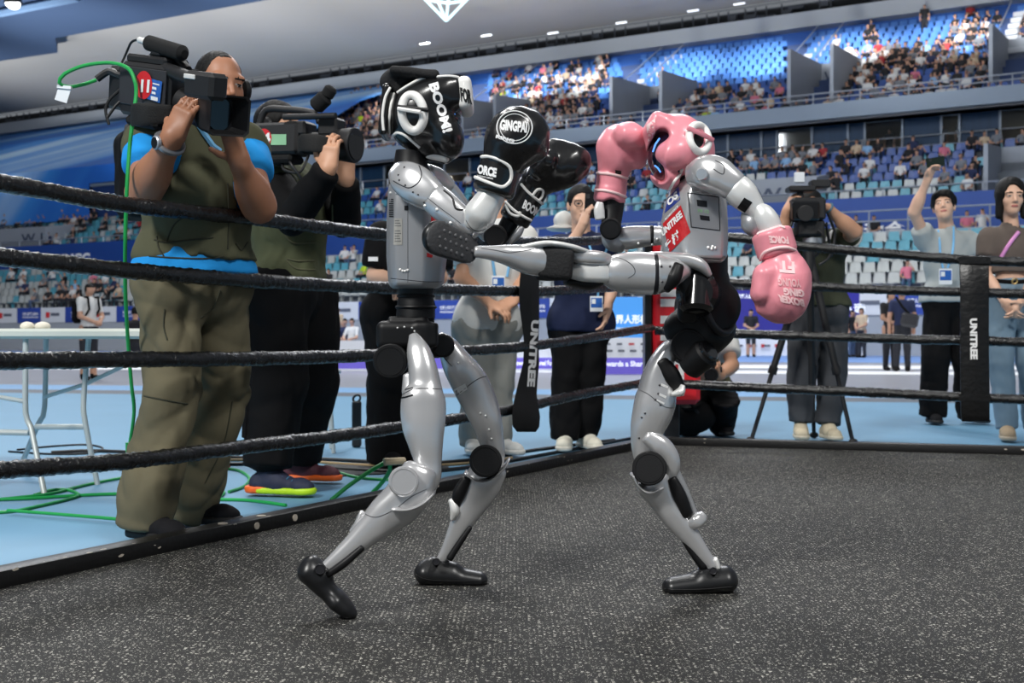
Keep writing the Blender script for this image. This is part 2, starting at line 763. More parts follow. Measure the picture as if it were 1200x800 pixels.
def patch_on(tree, quad, nu=8, nv=8, lift=0.0012, mb=None, m=0, ellipse=False):
    """a thin sticker laid on a surface: quad = 4 picture points"""
    a, b, c, d = (np.array(q, float) for q in quad)
    mb = mb or MB()
    if ellipse:
        ce, u, v = (a + b + c + d) / 4, (b - a + c - d) / 4, (d - a + c - b) / 4
        pts = [ce] + [ce + u * math.cos(t) * q + v * math.sin(t) * q for q in (.5, 1) for t in np.linspace(0, 2 * np.pi, 24, endpoint=False)]
        F = [(0, 1 + i, 1 + (i + 1) % 24) for i in range(24)] + [(1 + i, 25 + i, 25 + (i + 1) % 24, 1 + (i + 1) % 24) for i in range(24)]
    else:
        pts = [(a * (1 - s) + b * s) * (1 - t) + (d * (1 - s) + c * s) * t for t in np.linspace(0, 1, nv + 1) for s in np.linspace(0, 1, nu + 1)]
        F = [(j * (nu + 1) + i, j * (nu + 1) + i + 1, (j + 1) * (nu + 1) + i + 1, (j + 1) * (nu + 1) + i) for j in range(nv) for i in range(nu)]
    Q = [on(tree, x, y, lift) for x, y in pts]
    F = [f for f in F if all(Q[i] is not None for i in f)]
    return mb.add([tuple(q) if q is not None else (0, 0, 0) for q in Q], F, m)

# ------------------------------------------------------------------ palette
grey_floor = mat('hall_floor_grey', srgb(150, 152, 160), .35, var=.05, scale=.6)
blue_mat_m = mat('blue_floor_mat', srgb(104, 152, 184), .55, var=.06, scale=1.4, bump=.03, bscale=400)
dark_strip = mat('floor_edging_grey', srgb(92, 98, 106), .5)
pale_blue = mat('floor_band_blue', srgb(120, 168, 212), .45)
field_blue = mat('floor_field_blue', srgb(122, 160, 218), .45)
line_white = mat('floor_line_white', srgb(238, 240, 242), .5, var=.03)
concrete = mat('stand_concrete', srgb(120, 126, 134), .8, var=.08, scale=2)
wall_grey = mat('stand_wall_grey', srgb(150, 156, 164), .7, var=.06, scale=.8)
fascia_m = mat('stand_fascia', srgb(126, 140, 154), .55, var=.05, scale=.7)
blue_wall = mat('stand_wall_blue', srgb(24, 68, 146), .55, var=.08, scale=.8)
back_blue = mat('back_wall_blue', srgb(34, 92, 176), .6, var=.10, scale=.3)
soffit_m = mat('roof_soffit_grey', srgb(184, 181, 174), .6, var=.06, scale=.12)
ceil_dark = mat('ceiling_slate_blue', srgb(62, 82, 112), .7, var=.06, scale=.2)
black_void = mat('slot_black', srgb(20, 22, 26), .8)
steel = mat('rail_steel', srgb(176, 182, 190), .4, .6)
curtain = mat('concourse_glass_blue', srgb(26, 52, 78), .4, var=.25, scale=1.2, stretch=(6, 6, .3), spec=.15)
beige_wall = mat('concourse_beige', srgb(168, 150, 132), .7, var=.1, scale=.8)
lit_panel = mat('lit_panel', (1, .93, .8), .5, emit=2.2, var=.02)
mullion_m = mat('mullion_grey', srgb(120, 132, 146), .5)


def struct(o):
    o['kind'] = 'structure'
    return o


# ------------------------------------------------------------------ ring plan
C0 = W(772, 521, ground_y(521))
L0 = W(0, 690, ground_y(690))
R0 = W(1200, 533, ground_y(533))
dL = (L0 - C0).normalized()
dR = (R0 - C0).normalized()
nL = Vector((-dL.y, dL.x, 0))
nL = -nL if nL.dot(R0 - C0) > 0 else nL          # outward from the left side
nR = Vector((-dR.y, dR.x, 0))
nR = -nR if nR.dot(L0 - C0) > 0 else nR

# hall floor and its bands (distance t along the band normal)
bu, bn = Vector((.979, -.205, 0)), Vector((.205, .979, 0))


def band(name, t0, t1, z, m, q0=-90, q1=70):
    p = [bu * q0 + bn * t0, bu * q1 + bn * t0, bu * q1 + bn * t1, bu * q0 + bn * t1]
    lo = [(v.x, v.y, z - .003) for v in p]
    hi = [(v.x, v.y, z) for v in p]
    return struct(MB().prism([lo, hi]).obj(name, m, smooth=0, fix=True))


o = MB().prism([[(-110, -12, -.12), (80, -12, -.12), (80, 110, -.12), (-110, 110, -.12)], [(-110, -12, -.02), (80, -12, -.02), (80, 110, -.02), (-110, 110, -.02)]]).obj('floor', grey_floor, smooth=0)
struct(o)
band('floor_mat', -8, 12.9, -.012, blue_mat_m)
band('trim_1', 12.9, 13.8, -.013, dark_strip)
band('trim_2', 13.8, 15.2, -.014, pale_blue)
band('trim_3', 22.6, 24.6, -.014, line_white)
band('trim_4', 26.6, 29.6, -.014, line_white)
band('trim_5', 33.0, 52.0, -.013, field_blue)

# ring matting: rubber sheets laid side by side
rub = bpy.data.materials.new('speckled_rubber')
rub.use_nodes = True
_nt = rub.node_tree
_b = _nt.nodes['Principled BSDF']
_b.inputs['Roughness'].default_value = .7
_b.inputs['Specular IOR Level'].default_value = .18
_tc = _nt.nodes.new('ShaderNodeTexCoord')


def _speck(scale, r0, keep, seedshift):
    mp = _nt.nodes.new('ShaderNodeMapping')
    mp.inputs['Location'].default_value = (seedshift, seedshift * .7, 0)
    mp.inputs['Rotation'].default_value = (0, 0, seedshift)
    mp.inputs['Scale'].default_value = (1, 1.5, 1)
    _nt.links.new(_tc.outputs['Object'], mp.inputs[0])
    nz = _nt.nodes.new('ShaderNodeTexNoise')
    nz.inputs['Scale'].default_value = scale * 1.4
    _nt.links.new(mp.outputs[0], nz.inputs[0])
    ad = _nt.nodes.new('ShaderNodeMix')
    ad.data_type = 'VECTOR'
    ad.inputs[0].default_value = .006
    _nt.links.new(mp.outputs[0], ad.inputs[4])
    _nt.links.new(nz.outputs['Color'], ad.inputs[5])
    vo = _nt.nodes.new('ShaderNodeTexVoronoi')
    vo.voronoi_dimensions = '2D'
    vo.inputs['Scale'].default_value = scale
    _nt.links.new(ad.outputs[1], vo.inputs['Vector'])
    sp = _nt.nodes.new('ShaderNodeSeparateColor')
    _nt.links.new(vo.outputs['Color'], sp.inputs[0])
    k = _nt.nodes.new('ShaderNodeMath')
    k.operation = 'MULTIPLY_ADD'
    k.inputs[1].default_value = r0
    k.inputs[2].default_value = -r0 * keep
    _nt.links.new(sp.outputs[0], k.inputs[0])
    lt = _nt.nodes.new('ShaderNodeMath')
    lt.operation = 'LESS_THAN'
    _nt.links.new(vo.outputs['Distance'], lt.inputs[0])
    _nt.links.new(k.outputs[0], lt.inputs[1])
    ml = _nt.nodes.new('ShaderNodeMath')
    ml.operation = 'MULTIPLY'
    _nt.links.new(lt.outputs[0], ml.inputs[0])
    br = _nt.nodes.new('ShaderNodeMath')
    br.operation = 'MULTIPLY_ADD'
    br.inputs[1].default_value = .6
    br.inputs[2].default_value = .4
    _nt.links.new(sp.outputs[1], br.inputs[0])
    _nt.links.new(br.outputs[0], ml.inputs[1])
    return ml


_s1 = _speck(92, .9, .64, .0)
_s2 = _speck(200, .9, .66, 1.3)
_mx = _nt.nodes.new('ShaderNodeMath')
_mx.operation = 'MAXIMUM'
_nt.links.new(_s1.outputs[0], _mx.inputs[0])
_nt.links.new(_s2.outputs[0], _mx.inputs[1])
_cm = _nt.nodes.new('ShaderNodeMix')
_cm.data_type = 'RGBA'
_cm.inputs[6].default_value = (.019, .019, .0185, 1)
_cm.inputs[7].default_value = (.72, .70, .62, 1)
_nt.links.new(_mx.outputs[0], _cm.inputs[0])
_nt.links.new(_cm.outputs[2], _b.inputs['Base Color'])
_nn = _nt.nodes.new('ShaderNodeTexNoise')
_nn.inputs['Scale'].default_value = 260
_nt.links.new(_tc.outputs['Object'], _nn.inputs[0])
_bp = _nt.nodes.new('ShaderNodeBump')
_bp.inputs['Strength'].default_value = .25
_bp.inputs['Distance'].default_value = .003
_nt.links.new(_nn.outputs[0], _bp.inputs['Height'])
_nt.links.new(_bp.outputs[0], _b.inputs['Normal'])

ringbase = MB()
far = 9.5
pl = [C0 + dL * 0, C0 + dR * 5.2, C0 + dR * 5.2 + dL * far, C0 + dL * far]
ringbase.prism([[(p.x, p.y, -.0115) for p in pl], [(p.x, p.y, -.004) for p in pl]])
ring = struct(ringbase.obj('ring_floor', black_void, smooth=0, fix=True))
sheet_w = 1.22
for i in range(8):
    a, b2 = i * sheet_w + (0 if i else 0), (i + 1) * sheet_w - .003
    if a > far:
        break
    b2 = min(b2, far)
    q = [C0 + dL * a, C0 + dR * 5.2 + dL * a, C0 + dR * 5.2 + dL * b2, C0 + dL * b2]
    MB().prism([[(p.x, p.y, -.0038) for p in q], [(p.x, p.y, 0) for p in q]]).obj('rubber_sheet', rub, ring, smooth=0, fix=True)

# ------------------------------------------------------------------ the stand: a straight bank of three tiers
SU, SN = Vector((.864, -.504, 0)), Vector((.504, .864, 0))


def St(q, s, z):
    p = SU * q + SN * s
    return Vector((p.x, p.y, z))


def qpx(px, s):
    a = (px - 600) / FPX
    return s * (a * .864 - .504) / (.864 + .504 * a)


def zpx(px, py, s):
    a = (px - 600) / FPX
    return H_EYE + (HORIZ - py) / FPX * s / (.504 * a + .864)


Q0, Q1 = -125, 12


def slab(name, s0, s1, z0, z1, m, q0=Q0, q1=Q1, parent=None):
    a = [St(q0, s0, z0), St(q1, s0, z0), St(q1, s1, z0), St(q0, s1, z0)]
    b = [St(q0, s0, z1), St(q1, s0, z1), St(q1, s1, z1), St(q0, s1, z1)]
    return MB().prism([a, b]).obj(name, m, parent, smooth=0, fix=True)


T1 = dict(s=44.35, ds=.98, z=2.25, dz=.46, n=5)
T2 = dict(s=52.1, ds=.93, z=6.25, dz=.5, n=6)
T3 = dict(s=57.0, ds=.96, z=11.05, dz=.53, n=14)
wall_1 = struct(slab('wall_front', 44.0, 44.3, -.02, 2.3, wall_grey))


def terrace(name, T, m):
    mb = MB()
    for i in range(T['n']):
        s0, z0 = T['s'] + i * T['ds'], T['z'] + i * T['dz']
        zb = z0 - (.12 if i == 0 else T['dz'] + .1)
        a = [St(Q0, s0, zb), St(Q1, s0, zb), St(Q1, s0 + T['ds'], zb), St(Q0, s0 + T['ds'], zb)]
        b = [Vector((p.x, p.y, z0)) for p in a]
        mb.prism([a, b])
    return struct(mb.obj(name, m, smooth=0, fix=True))


terrace('floor_terrace_lower', T1, concrete)
terrace('floor_terrace_middle', T2, concrete)
terrace('floor_terrace_upper', T3, mat('terrace_blue', srgb(52, 74, 118), .7))
struct(slab('wall_parapet', 49.25, 49.5, 3.0, 4.95, wall_grey))
struct(slab('floor_corridor', 49.5, 51.9, 3.9, 4.1, concrete))
wall_2 = struct(slab('wall_blue', 51.8, 52.0, 4.0, 6.65, blue_wall))
struct(slab('floor_landing', 57.6, 66.0, 8.9, 9.1, concrete))
wall_3 = struct(slab('wall_concourse', 63.5, 63.7, 9.1, 11.9, beige_wall))
struct(slab('wall_fascia', 56.4, 56.75, 11.0, 11.75, fascia_m))
struct(slab('ceiling_concourse', 56.75, 66, 10.93, 10.99, mat('concourse_ceiling', srgb(150, 148, 146), .8)))
struct(slab('wall_back', 70.6, 70.9, 17.5, 19.3, back_blue))
struct(slab('trim_6', 69.6, 71.2, 18.95, 19.85, mat('ring_beam_white', srgb(166, 172, 178), .55, var=.05, scale=.3)))
# dark service slot with its struts and boxes
slot = struct(slab('trim_7', 71.2, 71.4, 19.85, 20.8, black_void))
mb = MB()
for i in range(150):
    q = -112 + i * .8 + random.uniform(-.2, .2)
    if random.random() < .7:
        mb.box(St(q, 70.6, 20.3), (.07, .1, .95), Matrix.Rotation(R(30.3) * -1, 3, 'Z'))
    if random.random() < .5:
        mb.box(St(q + .3, 70.7, 20.05 + random.random() * .4), (random.uniform(.3, 1.0), .3, random.uniform(.15, .4)), Matrix.Rotation(-R(30.3), 3, 'Z'))
mb.quad(St(Q0, 69.7, 20.3), St(Q1, 69.7, 20.3), St(Q1, 69.7, 20.36), St(Q0, 69.7, 20.36))
mb.quad(St(Q0, 69.7, 20.6), St(Q1, 69.7, 20.6), St(Q1, 69.7, 20.64), St(Q0, 69.7, 20.64))
so = mb.obj('service_rail', mat('slot_metal', srgb(62, 66, 74), .5, .3), slot, smooth=0)
so['kind'] = 'stuff'

# roof: grey soffit, and the darker ceiling slab in front of it
e1, e2 = W(65, 45, 20.5 * FPX / 350), W(315, 0, 20.5 * FPX / 395)
ed = (e2 - e1).normalized()
pa, pb = e1 - ed * 130 - Vector((0, 8, 0)), e2 + ed * 60
qa, qb = St(-150, 69.6, 20.72), St(30, 69.6, 20.72)
mb = MB()
mb.prism([[qa, qb, pb, pa], [p + Vector((0, 0, .3)) for p in (qa, qb, pb, pa)]])
sof = struct(mb.obj('ceiling', soffit_m, smooth=0, fix=True))
zc = 20.0
pts = [W(-700, 190, (zc - H_EYE) * FPX / 205), W(0, 72, (zc - H_EYE) * FPX / 323), W(68, 62, (zc - H_EYE) * FPX / 333), W(65, 45, (zc - H_EYE) * FPX / 350), W(315, 0, (zc - H_EYE) * FPX / 395)]
pts += [pts[-1] + (pts[-1] - pts[-2]) * 4]
pts += [Vector((pts[-1].x, 30, zc)), Vector((pts[0].x, 30, zc))]
struct(MB().prism([pts, [p + Vector((0, 0, .8)) for p in pts]]).obj('ceiling_slab', ceil_dark, smooth=0, fix=True))
b0, b1 = W(-40, 24, 19.0 * FPX / 371), W(92, -2, 19.0 * FPX / 397)
struct(MB().tube([b0, b1], .22, 6).obj('trim_8', mat('catwalk_blue', srgb(112, 140, 172), .5), smooth=0))
fl = thing('ceiling_floodlight', 'small white floodlight glowing under the dark ceiling at the top corner', 'light', W(16, 4, 66))
mb = MB()
mb.cyl(fl.location + Vector((0, 0, .25)), fl.location + Vector((0, 0, 0)), .42, 14, r2=.5)
mb.obj('housing', black_void, fl)
MB().cyl(fl.location + Vector((0, -.05, -.02)), fl.location + Vector((0, -.08, -.06)), .4, 14).obj('lens', mat('lamp_white', (1, 1, 1), .5, emit=5, var=.01), fl)
# small lit slits along the soffit edge
for px, py in ((498, 51.5), (570, 42), (648, 39), (728, 27), (812, 13), (866, 5)):
    p = W(px, py, 70)
    t = thing('soffit_light', 'thin white light strip in the grey roof edge, ' + {498: 'leftmost, below the diamond', 570: 'second from the left', 648: 'third from the left', 728: 'fourth from the left', 812: 'second from the right', 866: 'rightmost'}[px], 'light', p, 'light strips along the roof edge')
    MB().box(p, (.68, .1, .07), Matrix.Rotation(-R(30.3), 3, 'Z')).obj('lit_slot', mat('strip_white', (.9, .95, 1), .5, emit=1.2, var=.01), t, smooth=0)

# hanging diamond of light tubes
dm = thing('diamond_light', 'glowing diamond outline of white light tubes under the grey roof', 'light', W(523, 24, 66))
glow = mat('light_tube', (.62, .86, .90), .5, emit=1.0, var=.01)
Pd = lambda x, y: W(x, y, 66)
for a, b in (((523, 25), (495, -4)), ((523, 25), (511, -4)), ((523, 25), (526, -4)), ((523, 25), (551, -4)), ((495, -4), (551, -4)), ((495, -4), (506, -16)), ((506, -16), (540, -16)), ((540, -16), (551, -4)),
             ((499, 0), (511, 2)), ((511, 2), (526, 4)), ((526, 4), (547, 1))):
    MB().tube([Pd(*a), Pd(*b)], .075, 6).obj('light_tube', glow, dm, smooth=0)

# printed tarpaulin over the upper seats at the far left
tp = bpy.data.materials.new('tarpaulin_print')
tp.use_nodes = True
_t = tp.node_tree
_pb = _t.nodes['Principled BSDF']
_pb.inputs['Roughness'].default_value = .55
_c = _t.nodes.new('ShaderNodeTexCoord')
_up = (SN * 13.8 + Vector((0, 0, 7))).normalized()
_co = _t.nodes.new('ShaderNodeCombineXYZ')
for _i, (_v, _k) in enumerate(((SU * .90 + _up * .42, .010), (SU * -.42 + _up * .90, .17))):
    _d = _t.nodes.new('ShaderNodeVectorMath')
    _d.operation = 'DOT_PRODUCT'
    _d.inputs[1].default_value = _v * _k
    _t.links.new(_c.outputs['Object'], _d.inputs[0])
    _t.links.new(_d.outputs['Value'], _co.inputs[_i])
_n = _t.nodes.new('ShaderNodeTexNoise')
_n.inputs['Scale'].default_value = 1.5
_n.inputs['Detail'].default_value = 3.5
_t.links.new(_co.outputs[0], _n.inputs[0])
_r = _t.nodes.new('ShaderNodeValToRGB')
_r.color_ramp.elements[0].position = .34
_r.color_ramp.elements[0].color = (*srgb(32, 104, 196), 1)
_r.color_ramp.elements[1].position = .70
_r.color_ramp.elements[1].color = (*srgb(196, 226, 248), 1)
_e = _r.color_ramp.elements.new(.50)
_e.color = (*srgb(58, 142, 222), 1)
_t.links.new(_n.outputs[0], _r.inputs[0])
_t.links.new(_r.outputs[0], _pb.inputs['Base Color'])
qr, qm = qpx(388, 60), qpx(107, 56.4)
tarp = MB()
def sheet(qa, qb, prof):
    f_ = [[St(qa, s_, z_), St(qb, s_, z_)] for s_, z_ in prof]
    v_ = [p_ for r_ in f_ for p_ in r_]
    n_ = len(v_)
    v_ += [p_ + Vector((.03, .05, .04)) for p_ in v_]
    k_ = len(prof)
    fc = [(2 * i, 2 * i + 1, 2 * i + 3, 2 * i + 2) for i in range(k_ - 1)]
    fc += [tuple(j + n_ for j in reversed(f)) for f in fc]
    fc += [(0, n_, n_ + 1, 1), (n_ - 2, n_ - 1, 2 * n_ - 1, 2 * n_ - 2)]
    fc += [(2 * i, 2 * i + 2, 2 * i + 2 + n_, 2 * i + n_) for i in range(k_ - 1)] + [(2 * i + 1, 2 * i + 1 + n_, 2 * i + 3 + n_, 2 * i + 3) for i in range(k_ - 1)]
    tarp.add([tuple(p_) for p_ in v_], fc)


sheet(-130, qm, [(56.2, 8.75), (56.2, 12.4), (63.0, 16.2), (70.45, 19.0)])
sheet(qm, qr, [(56.2, 11.2), (56.2, 12.4), (63.0, 16.2), (70.45, 19.0)])
to = tarp.obj('tarpaulin_banner', tp, smooth=0, fix=True)
tag(to, 'huge blue printed tarpaulin with pale light streaks covering the upper seats', 'banner')
struct(slab('trim_9', 56.5, 56.7, 8.9, 11.1, mat('panel_navy', srgb(20, 52, 104), .6), qm, qpx(230, 56.4)))

# glass front of the concourse: mullions, blue-curtained panes, a few clear ones
win = struct(slab('window_1', 57.9, 58.0, 10.9, 11.0, mullion_m))
Zr = Matrix.Rotation(-R(30.3), 3, 'Z')
px_edges = []
q = qpx(230, 57.9)
glass_clear = bpy.data.materials.new('clear_glass')
glass_clear.use_nodes = True
_g = glass_clear.node_tree
_gp = _g.nodes['Principled BSDF']
_gl, _tr, _mix = _g.nodes.new('ShaderNodeBsdfGlossy'), _g.nodes.new('ShaderNodeBsdfTransparent'), _g.nodes.new('ShaderNodeMixShader')
_gl.inputs['Roughness'].default_value = .05
_tr.inputs[0].default_value = (.86, .9, .92, 1)
_mix.inputs[0].default_value = .03
_g.links.new(_tr.outputs[0], _mix.inputs[1])
_g.links.new(_gl.outputs[0], _mix.inputs[2])
_g.links.new(_mix.outputs[0], _g.nodes['Material Output'].inputs[0])
clear_px = [(455, 540), (930, 946), (1010, 1078), (1090, 1128), (1158, 1200), (660, 690)]
k = 0
pane_me = {}
while q < Q1:
    w = 1.75 if k % 3 else .8
    c = St(q + w / 2, 57.9, 10.0)
    px = PX(c)[0]
    clear = any(a <= px <= b for a, b in clear_px)
    MB().box(c, (w - .12, .03, 1.85), Zr).obj('glass_pane', glass_clear if clear else curtain, win, smooth=0)
    MB().box(St(q, 57.85, 10.05), (.1, .12, 1.95), Zr).obj('mullion', mullion_m, win, smooth=0)
    if clear and random.random() < .6:
        MB().box(St(q + w / 2, 63.45, 10.1 + random.uniform(-.3, .3)), (.5, .04, .9), Zr).obj('lit_doorway', lit_panel, wall_3, smooth=0)
    q += w
    k += 1
# downlights in the concourse ceiling
for px in (700, 735, 770, 905, 1000, 1040, 1075, 1110, 1150):
    MB().box(St(qpx(px, 62), 62.4, 11.0), (.9, .15, .03), Zr).obj('strip_light', lit_panel, wall_3, smooth=0)


# hand rails along each tier front
def railing(name, label, s, z, h, post, q0, q1, group, bars=2):
    t = thing(name, label, 'railing', St((q0 + q1) / 2, s, z), group)
    for i in range(bars):
        zz = z + h * (i + 1) / bars
        MB().tube([St(q0, s, zz), St(q1, s, zz)], .035, 5).obj('rail', steel, t, smooth=0)
    n = int((q1 - q0) / post)
    mbp = MB()
    for i in range(n + 1):
        qq = q0 + (q1 - q0) * i / max(n, 1)
        mbp.box(St(qq, s, z + h / 2), (.05, .05, h))
    po = mbp.obj('rail_post', steel, t, smooth=0)
    po['kind'] = 'stuff'
    return t


railing('handrail', 'long steel handrail along the white parapet above the lower seats', 49.4, 4.95, .85, 1.5, qpx(560, 49), 5, 'handrails')
railing('handrail', 'long steel handrail above the top edge of the blue wall', 51.9, 6.65, .35, 2, -80, 8, 'handrails', 1)
railing('handrail', 'long steel handrail in front of the concourse windows', 57.72, 9.1, .95, 1.8, qpx(400, 58), 8, 'handrails')
railing('handrail', 'long steel handrail along the fascia of the upper tier', 56.5, 11.75, .5, 2.2, qpx(395, 56.5), 8, 'handrails')


# stair boxes (vomitories) that cut the tiers
def vomitory(px0, px1, T, r0, r1, text, label, hh=.7, tpx=None, wall=None):
    s0, s1 = T['s'] + max(r0 - .2, .05) * T['ds'], T['s'] + r1 * T['ds']
    z0, z1 = T['z'] + r0 * T['dz'] - .3, T['z'] + r1 * T['dz'] + hh
    qa, qb = qpx(px0, s0), qpx(px1, s0)
    t = thing('stair_box', label, 'wall', St((qa + qb) / 2, s0, z0), 'stair boxes in the stand')
    m = wall or wall_grey
    for nm, q in (('side_wall', qa), ('side_wall', qb)):
        mb = MB()
        mb.prism([[St(q, s0, z0), St(q, s1, z0), St(q, s1, z1), St(q, s0, z1 - (hh * .5))], [St(q + .18, s0, z0), St(q + .18, s1, z0), St(q + .18, s1, z1), St(q + .18, s0, z1 - (hh * .5))]])
        mb.obj(nm, m, t, smooth=0, fix=True)
    mb = MB()
    mb.prism([[St(qa, s1, z0), St(qb, s1, z0), St(qb, s1 + .2, z0), St(qa, s1 + .2, z0)], [St(qa, s1, z1), St(qb, s1, z1), St(qb, s1 + .2, z1), St(qa, s1 + .2, z1)]])
    mb.obj('back_wall', m, t, smooth=0, fix=True)
    if text:
        c = St((qa + qb) / 2, s1 - .03, z1 - .75)
        letters(text, c, SU * min(2.2, (qb - qa) * .7) if len(text) > 1 else SU * .6, Vector((0, 0, .62)), bold=.02).obj('lettering', mat('sign_grey', srgb(58, 70, 92), .6), t, smooth=0)
    return t


VOM = [(840, 952, T2, 0, 2.2, 'W 6', 'grey stair box wall marked W 6 behind the pink robot'),
       (1152, 1235, T2, 0, 4.0, '', 'grey stair box wall at the right end of the middle tier'),
       (-40, 52, T2, 0.4, 2.6, 'W 1', 'grey stair box wall at the left under the printed tarpaulin'),
       (922, 972, T3, 1, 6.5, 'W15', 'grey stair box marked W15 in the upper tier'),
       (714, 772, T3, 1, 6.0, '', 'grey stair box in the upper tier above the far black glove'),
       (540, 578, T3, 2, 6.0, '', 'grey stair box in the upper tier beside the black headguard'),
       (1158, 1215, T3, 2, 7.0, '', 'grey stair box at the right end of the upper tier')]
for v in VOM:
    vomitory(*v)
# stair flights running up behind the upper stair boxes, with white handrails
for px0 in (934, 738, 560, 1182):
    t = thing('stair_flight', 'pale concrete stair flight through the upper seats, ' + {934: 'above the stair box W15', 738: 'above the raised pink glove', 560: 'beside the black headguard', 1182: 'at the right edge'}[px0], 'stairs', St(qpx(px0, 63), 62.6, 14.3), 'stair flights in the upper tier')
    for i in range(7, 14):
        z0, s0 = T3['z'] + i * T3['dz'], T3['s'] + i * T3['ds']
        MB().box(St(qpx(px0, 63) + .0, s0 + .3, z0 + .1), (1.3, .96, .26), Zr).obj('step', mat('step_pale', srgb(186, 190, 196), .7), t, smooth=0)
    for dq in (-.75, .75):
        MB().tube([St(qpx(px0, 63) + dq, T3['s'] + 7 * T3['ds'], T3['z'] + 7 * T3['dz'] + .9), St(qpx(px0, 63) + dq, T3['s'] + 13 * T3['ds'], T3['z'] + 13 * T3['dz'] + .9)], .04, 5).obj('rail', steel, t, smooth=0)

# advert panels on the front wall
white_pan = mat('advert_white', srgb(206, 210, 216), .5, var=.02)
blue_pan = mat('advert_blue', srgb(34, 64, 150), .5, var=.25, scale=.7)
ink_white, ink_grey, ink_red = mat('ink_white', srgb(240, 242, 245), .5, var=.02), mat('ink_grey', srgb(92, 98, 112), .5), mat('ink_red', srgb(200, 40, 48), .5)
k = 0
q = qpx(21, 44) - 6.0
while q < -2:
    c = St(q + 1.0, 43.97, 1.88)
    blue = k % 2 == 1
    pn = MB().box(c, (1.98, .06, .82), Zr).obj('advert_panel', blue_pan if blue else white_pan, wall_1, smooth=0)
    f = St(q + 1.0, 43.925, 1.88)
    if blue:
        mb = letters('世界人形机器人运动会', f + Vector((0, 0, .08)) + SU * .15, SU * 1.3, Vector((0, 0, .17)))
        letters('World Humanoid Robot Games', f - Vector((0, 0, .1)) + SU * .15, SU * 1.3, Vector((0, 0, .1)), mb=mb)
        mb.obj('lettering', ink_white, pn, smooth=0)
    else:
        mb = MB()
        mb.box(f - SU * .4, (.3, .01, .3), Zr, m=1)
        mb.box(f + SU * .2 + Vector((0, 0, .03)), (.7, .01, .16), Zr, m=0)
        mb.obj('emblem', [ink_grey, ink_red], pn, smooth=0)
    q += 2.0
    k += 1
letters('INCC', St(qpx(89, 51.7), 51.72, 5.65), SU * 2.6, Vector((0, 0, .7)), bold=.05).obj('lettering', ink_white, wall_2, smooth=0)
letters('运动会', St(qpx(1024, 51.7), 51.72, 5.2), SU * 2.6, Vector((0, 0, .75)), bold=.03).obj('lettering', ink_white, wall_2, smooth=0)

# ------------------------------------------------------------------ printed boards standing on the field
led = mat('display_violet', srgb(46, 44, 128), .35, var=.45, scale=.22, emit=.5, detail=1)
led_blue = mat('display_blue', srgb(72, 150, 226), .35, var=.3, scale=.35, emit=.45, detail=1)
base_white = mat('display_base', srgb(216, 220, 228), .5, var=.03, emit=.15)
violet = mat('display_strip', srgb(104, 92, 196), .4, var=.06, emit=.35)
ink_lit = mat('ink_lit', srgb(240, 244, 250), .4, emit=.6, var=.02)


def board(name, label, px0, px1, ytop, ybot, Y, mats_rows, cat='board', dY=0.0):
    """rows: list of (y0, y1, material, part name); built as slabs at distance Y"""
    c = W((px0 + px1) / 2, ybot, Y)
    t = thing(name, label, cat, (c.x, c.y, -.02))
    for y0, y1, m, nm in mats_rows:
        a, b = W(px0, y1, Y), W(px1, y1, Y + dY)
        zt = W(px0, y0, Y).z
        zb = max(W(px0, y1, Y).z, -.02)
        mb = MB()
        ring_ = [(a.x, a.y, zb), (b.x, b.y, zb), (b.x, b.y + .3, zb), (a.x, a.y + .3, zb)]
        mb.prism([ring_, [(x, y, zt) for x, y, z in ring_]])
        mb.obj(nm, m, t, smooth=0, fix=True)
    return t


fb = board('display_wall', 'wide violet display wall across the field behind the tripod cameraman', 838, 1088, 340, 416, 43.5,
           [(340, 396, led, 'screen'), (396, 416.5, base_white, 'plinth')])
mb = letters('世界人形机器人运动会', W(980, 361, 43.4), (W(1032, 361, 43.4) - W(928, 361, 43.4)), Vector((0, 0, .36)))
letters('World Humanoid Robot Games', W(980, 374, 43.4), (W(1032, 361, 43.4) - W(928, 361, 43.4)), Vector((0, 0, .24)), mb=mb)
letters('世界人形机器人运动会', W(868, 347, 43.4), (W(892, 361, 43.4) - W(846, 361, 43.4)), Vector((0, 0, .16)), mb=mb)
mb.obj('lettering', ink_lit, fb, smooth=0)
mb = MB()
for px in range(862, 1085, 16):
    mb.box(W(px, 405, 43.4), (.12, .02, .12), m=1)
    mb.box(W(px + 5, 405, 43.4), (.22, .02, .08), m=0)
mb.obj('emblem', [ink_grey, ink_red], fb, smooth=0)
nb = board('display_board', 'bright blue display board with white base behind the navy shirt man', 664, 768, 348, 437, 22,
           [(348, 395.5, led_blue, 'screen'), (395.5, 419, base_white, 'plinth'), (419, 441, violet, 'text_strip')])
mb = letters('世界人形机器人', W(745, 374, 21.95), (W(786, 361, 21.95) - W(706, 361, 21.95)) * .84, Vector((0, 0, .17)))
mb.v[-1][:, 0] += W(712, 374, 21.95).x - mb.v[-1][:, 0].min()
mb.v[-1] = mb.v[-1][:]
letters('The World Humanoid', W(739, 387, 21.95), (W(766, 361, 21.95) - W(712, 361, 21.95)), Vector((0, 0, .11)), mb=mb)
letters('Striding Towards a Shared F', W(721, 427, 21.95), (W(767, 361, 21.95) - W(675, 361, 21.95)), Vector((0, 0, .13)), mb=mb)
mb.obj('lettering', ink_lit, nb, smooth=0)
mb = MB()
for i, px in enumerate(range(670, 768, 14)):
    mb.box(W(px, 403, 21.95), (.1, .01, .035), m=1 if i % 3 == 2 else 0)
    mb.box(W(px + 2, 411, 21.95), (.12, .01, .04), m=0)
mb.obj('emblem', [ink_grey, ink_red], nb, smooth=0)
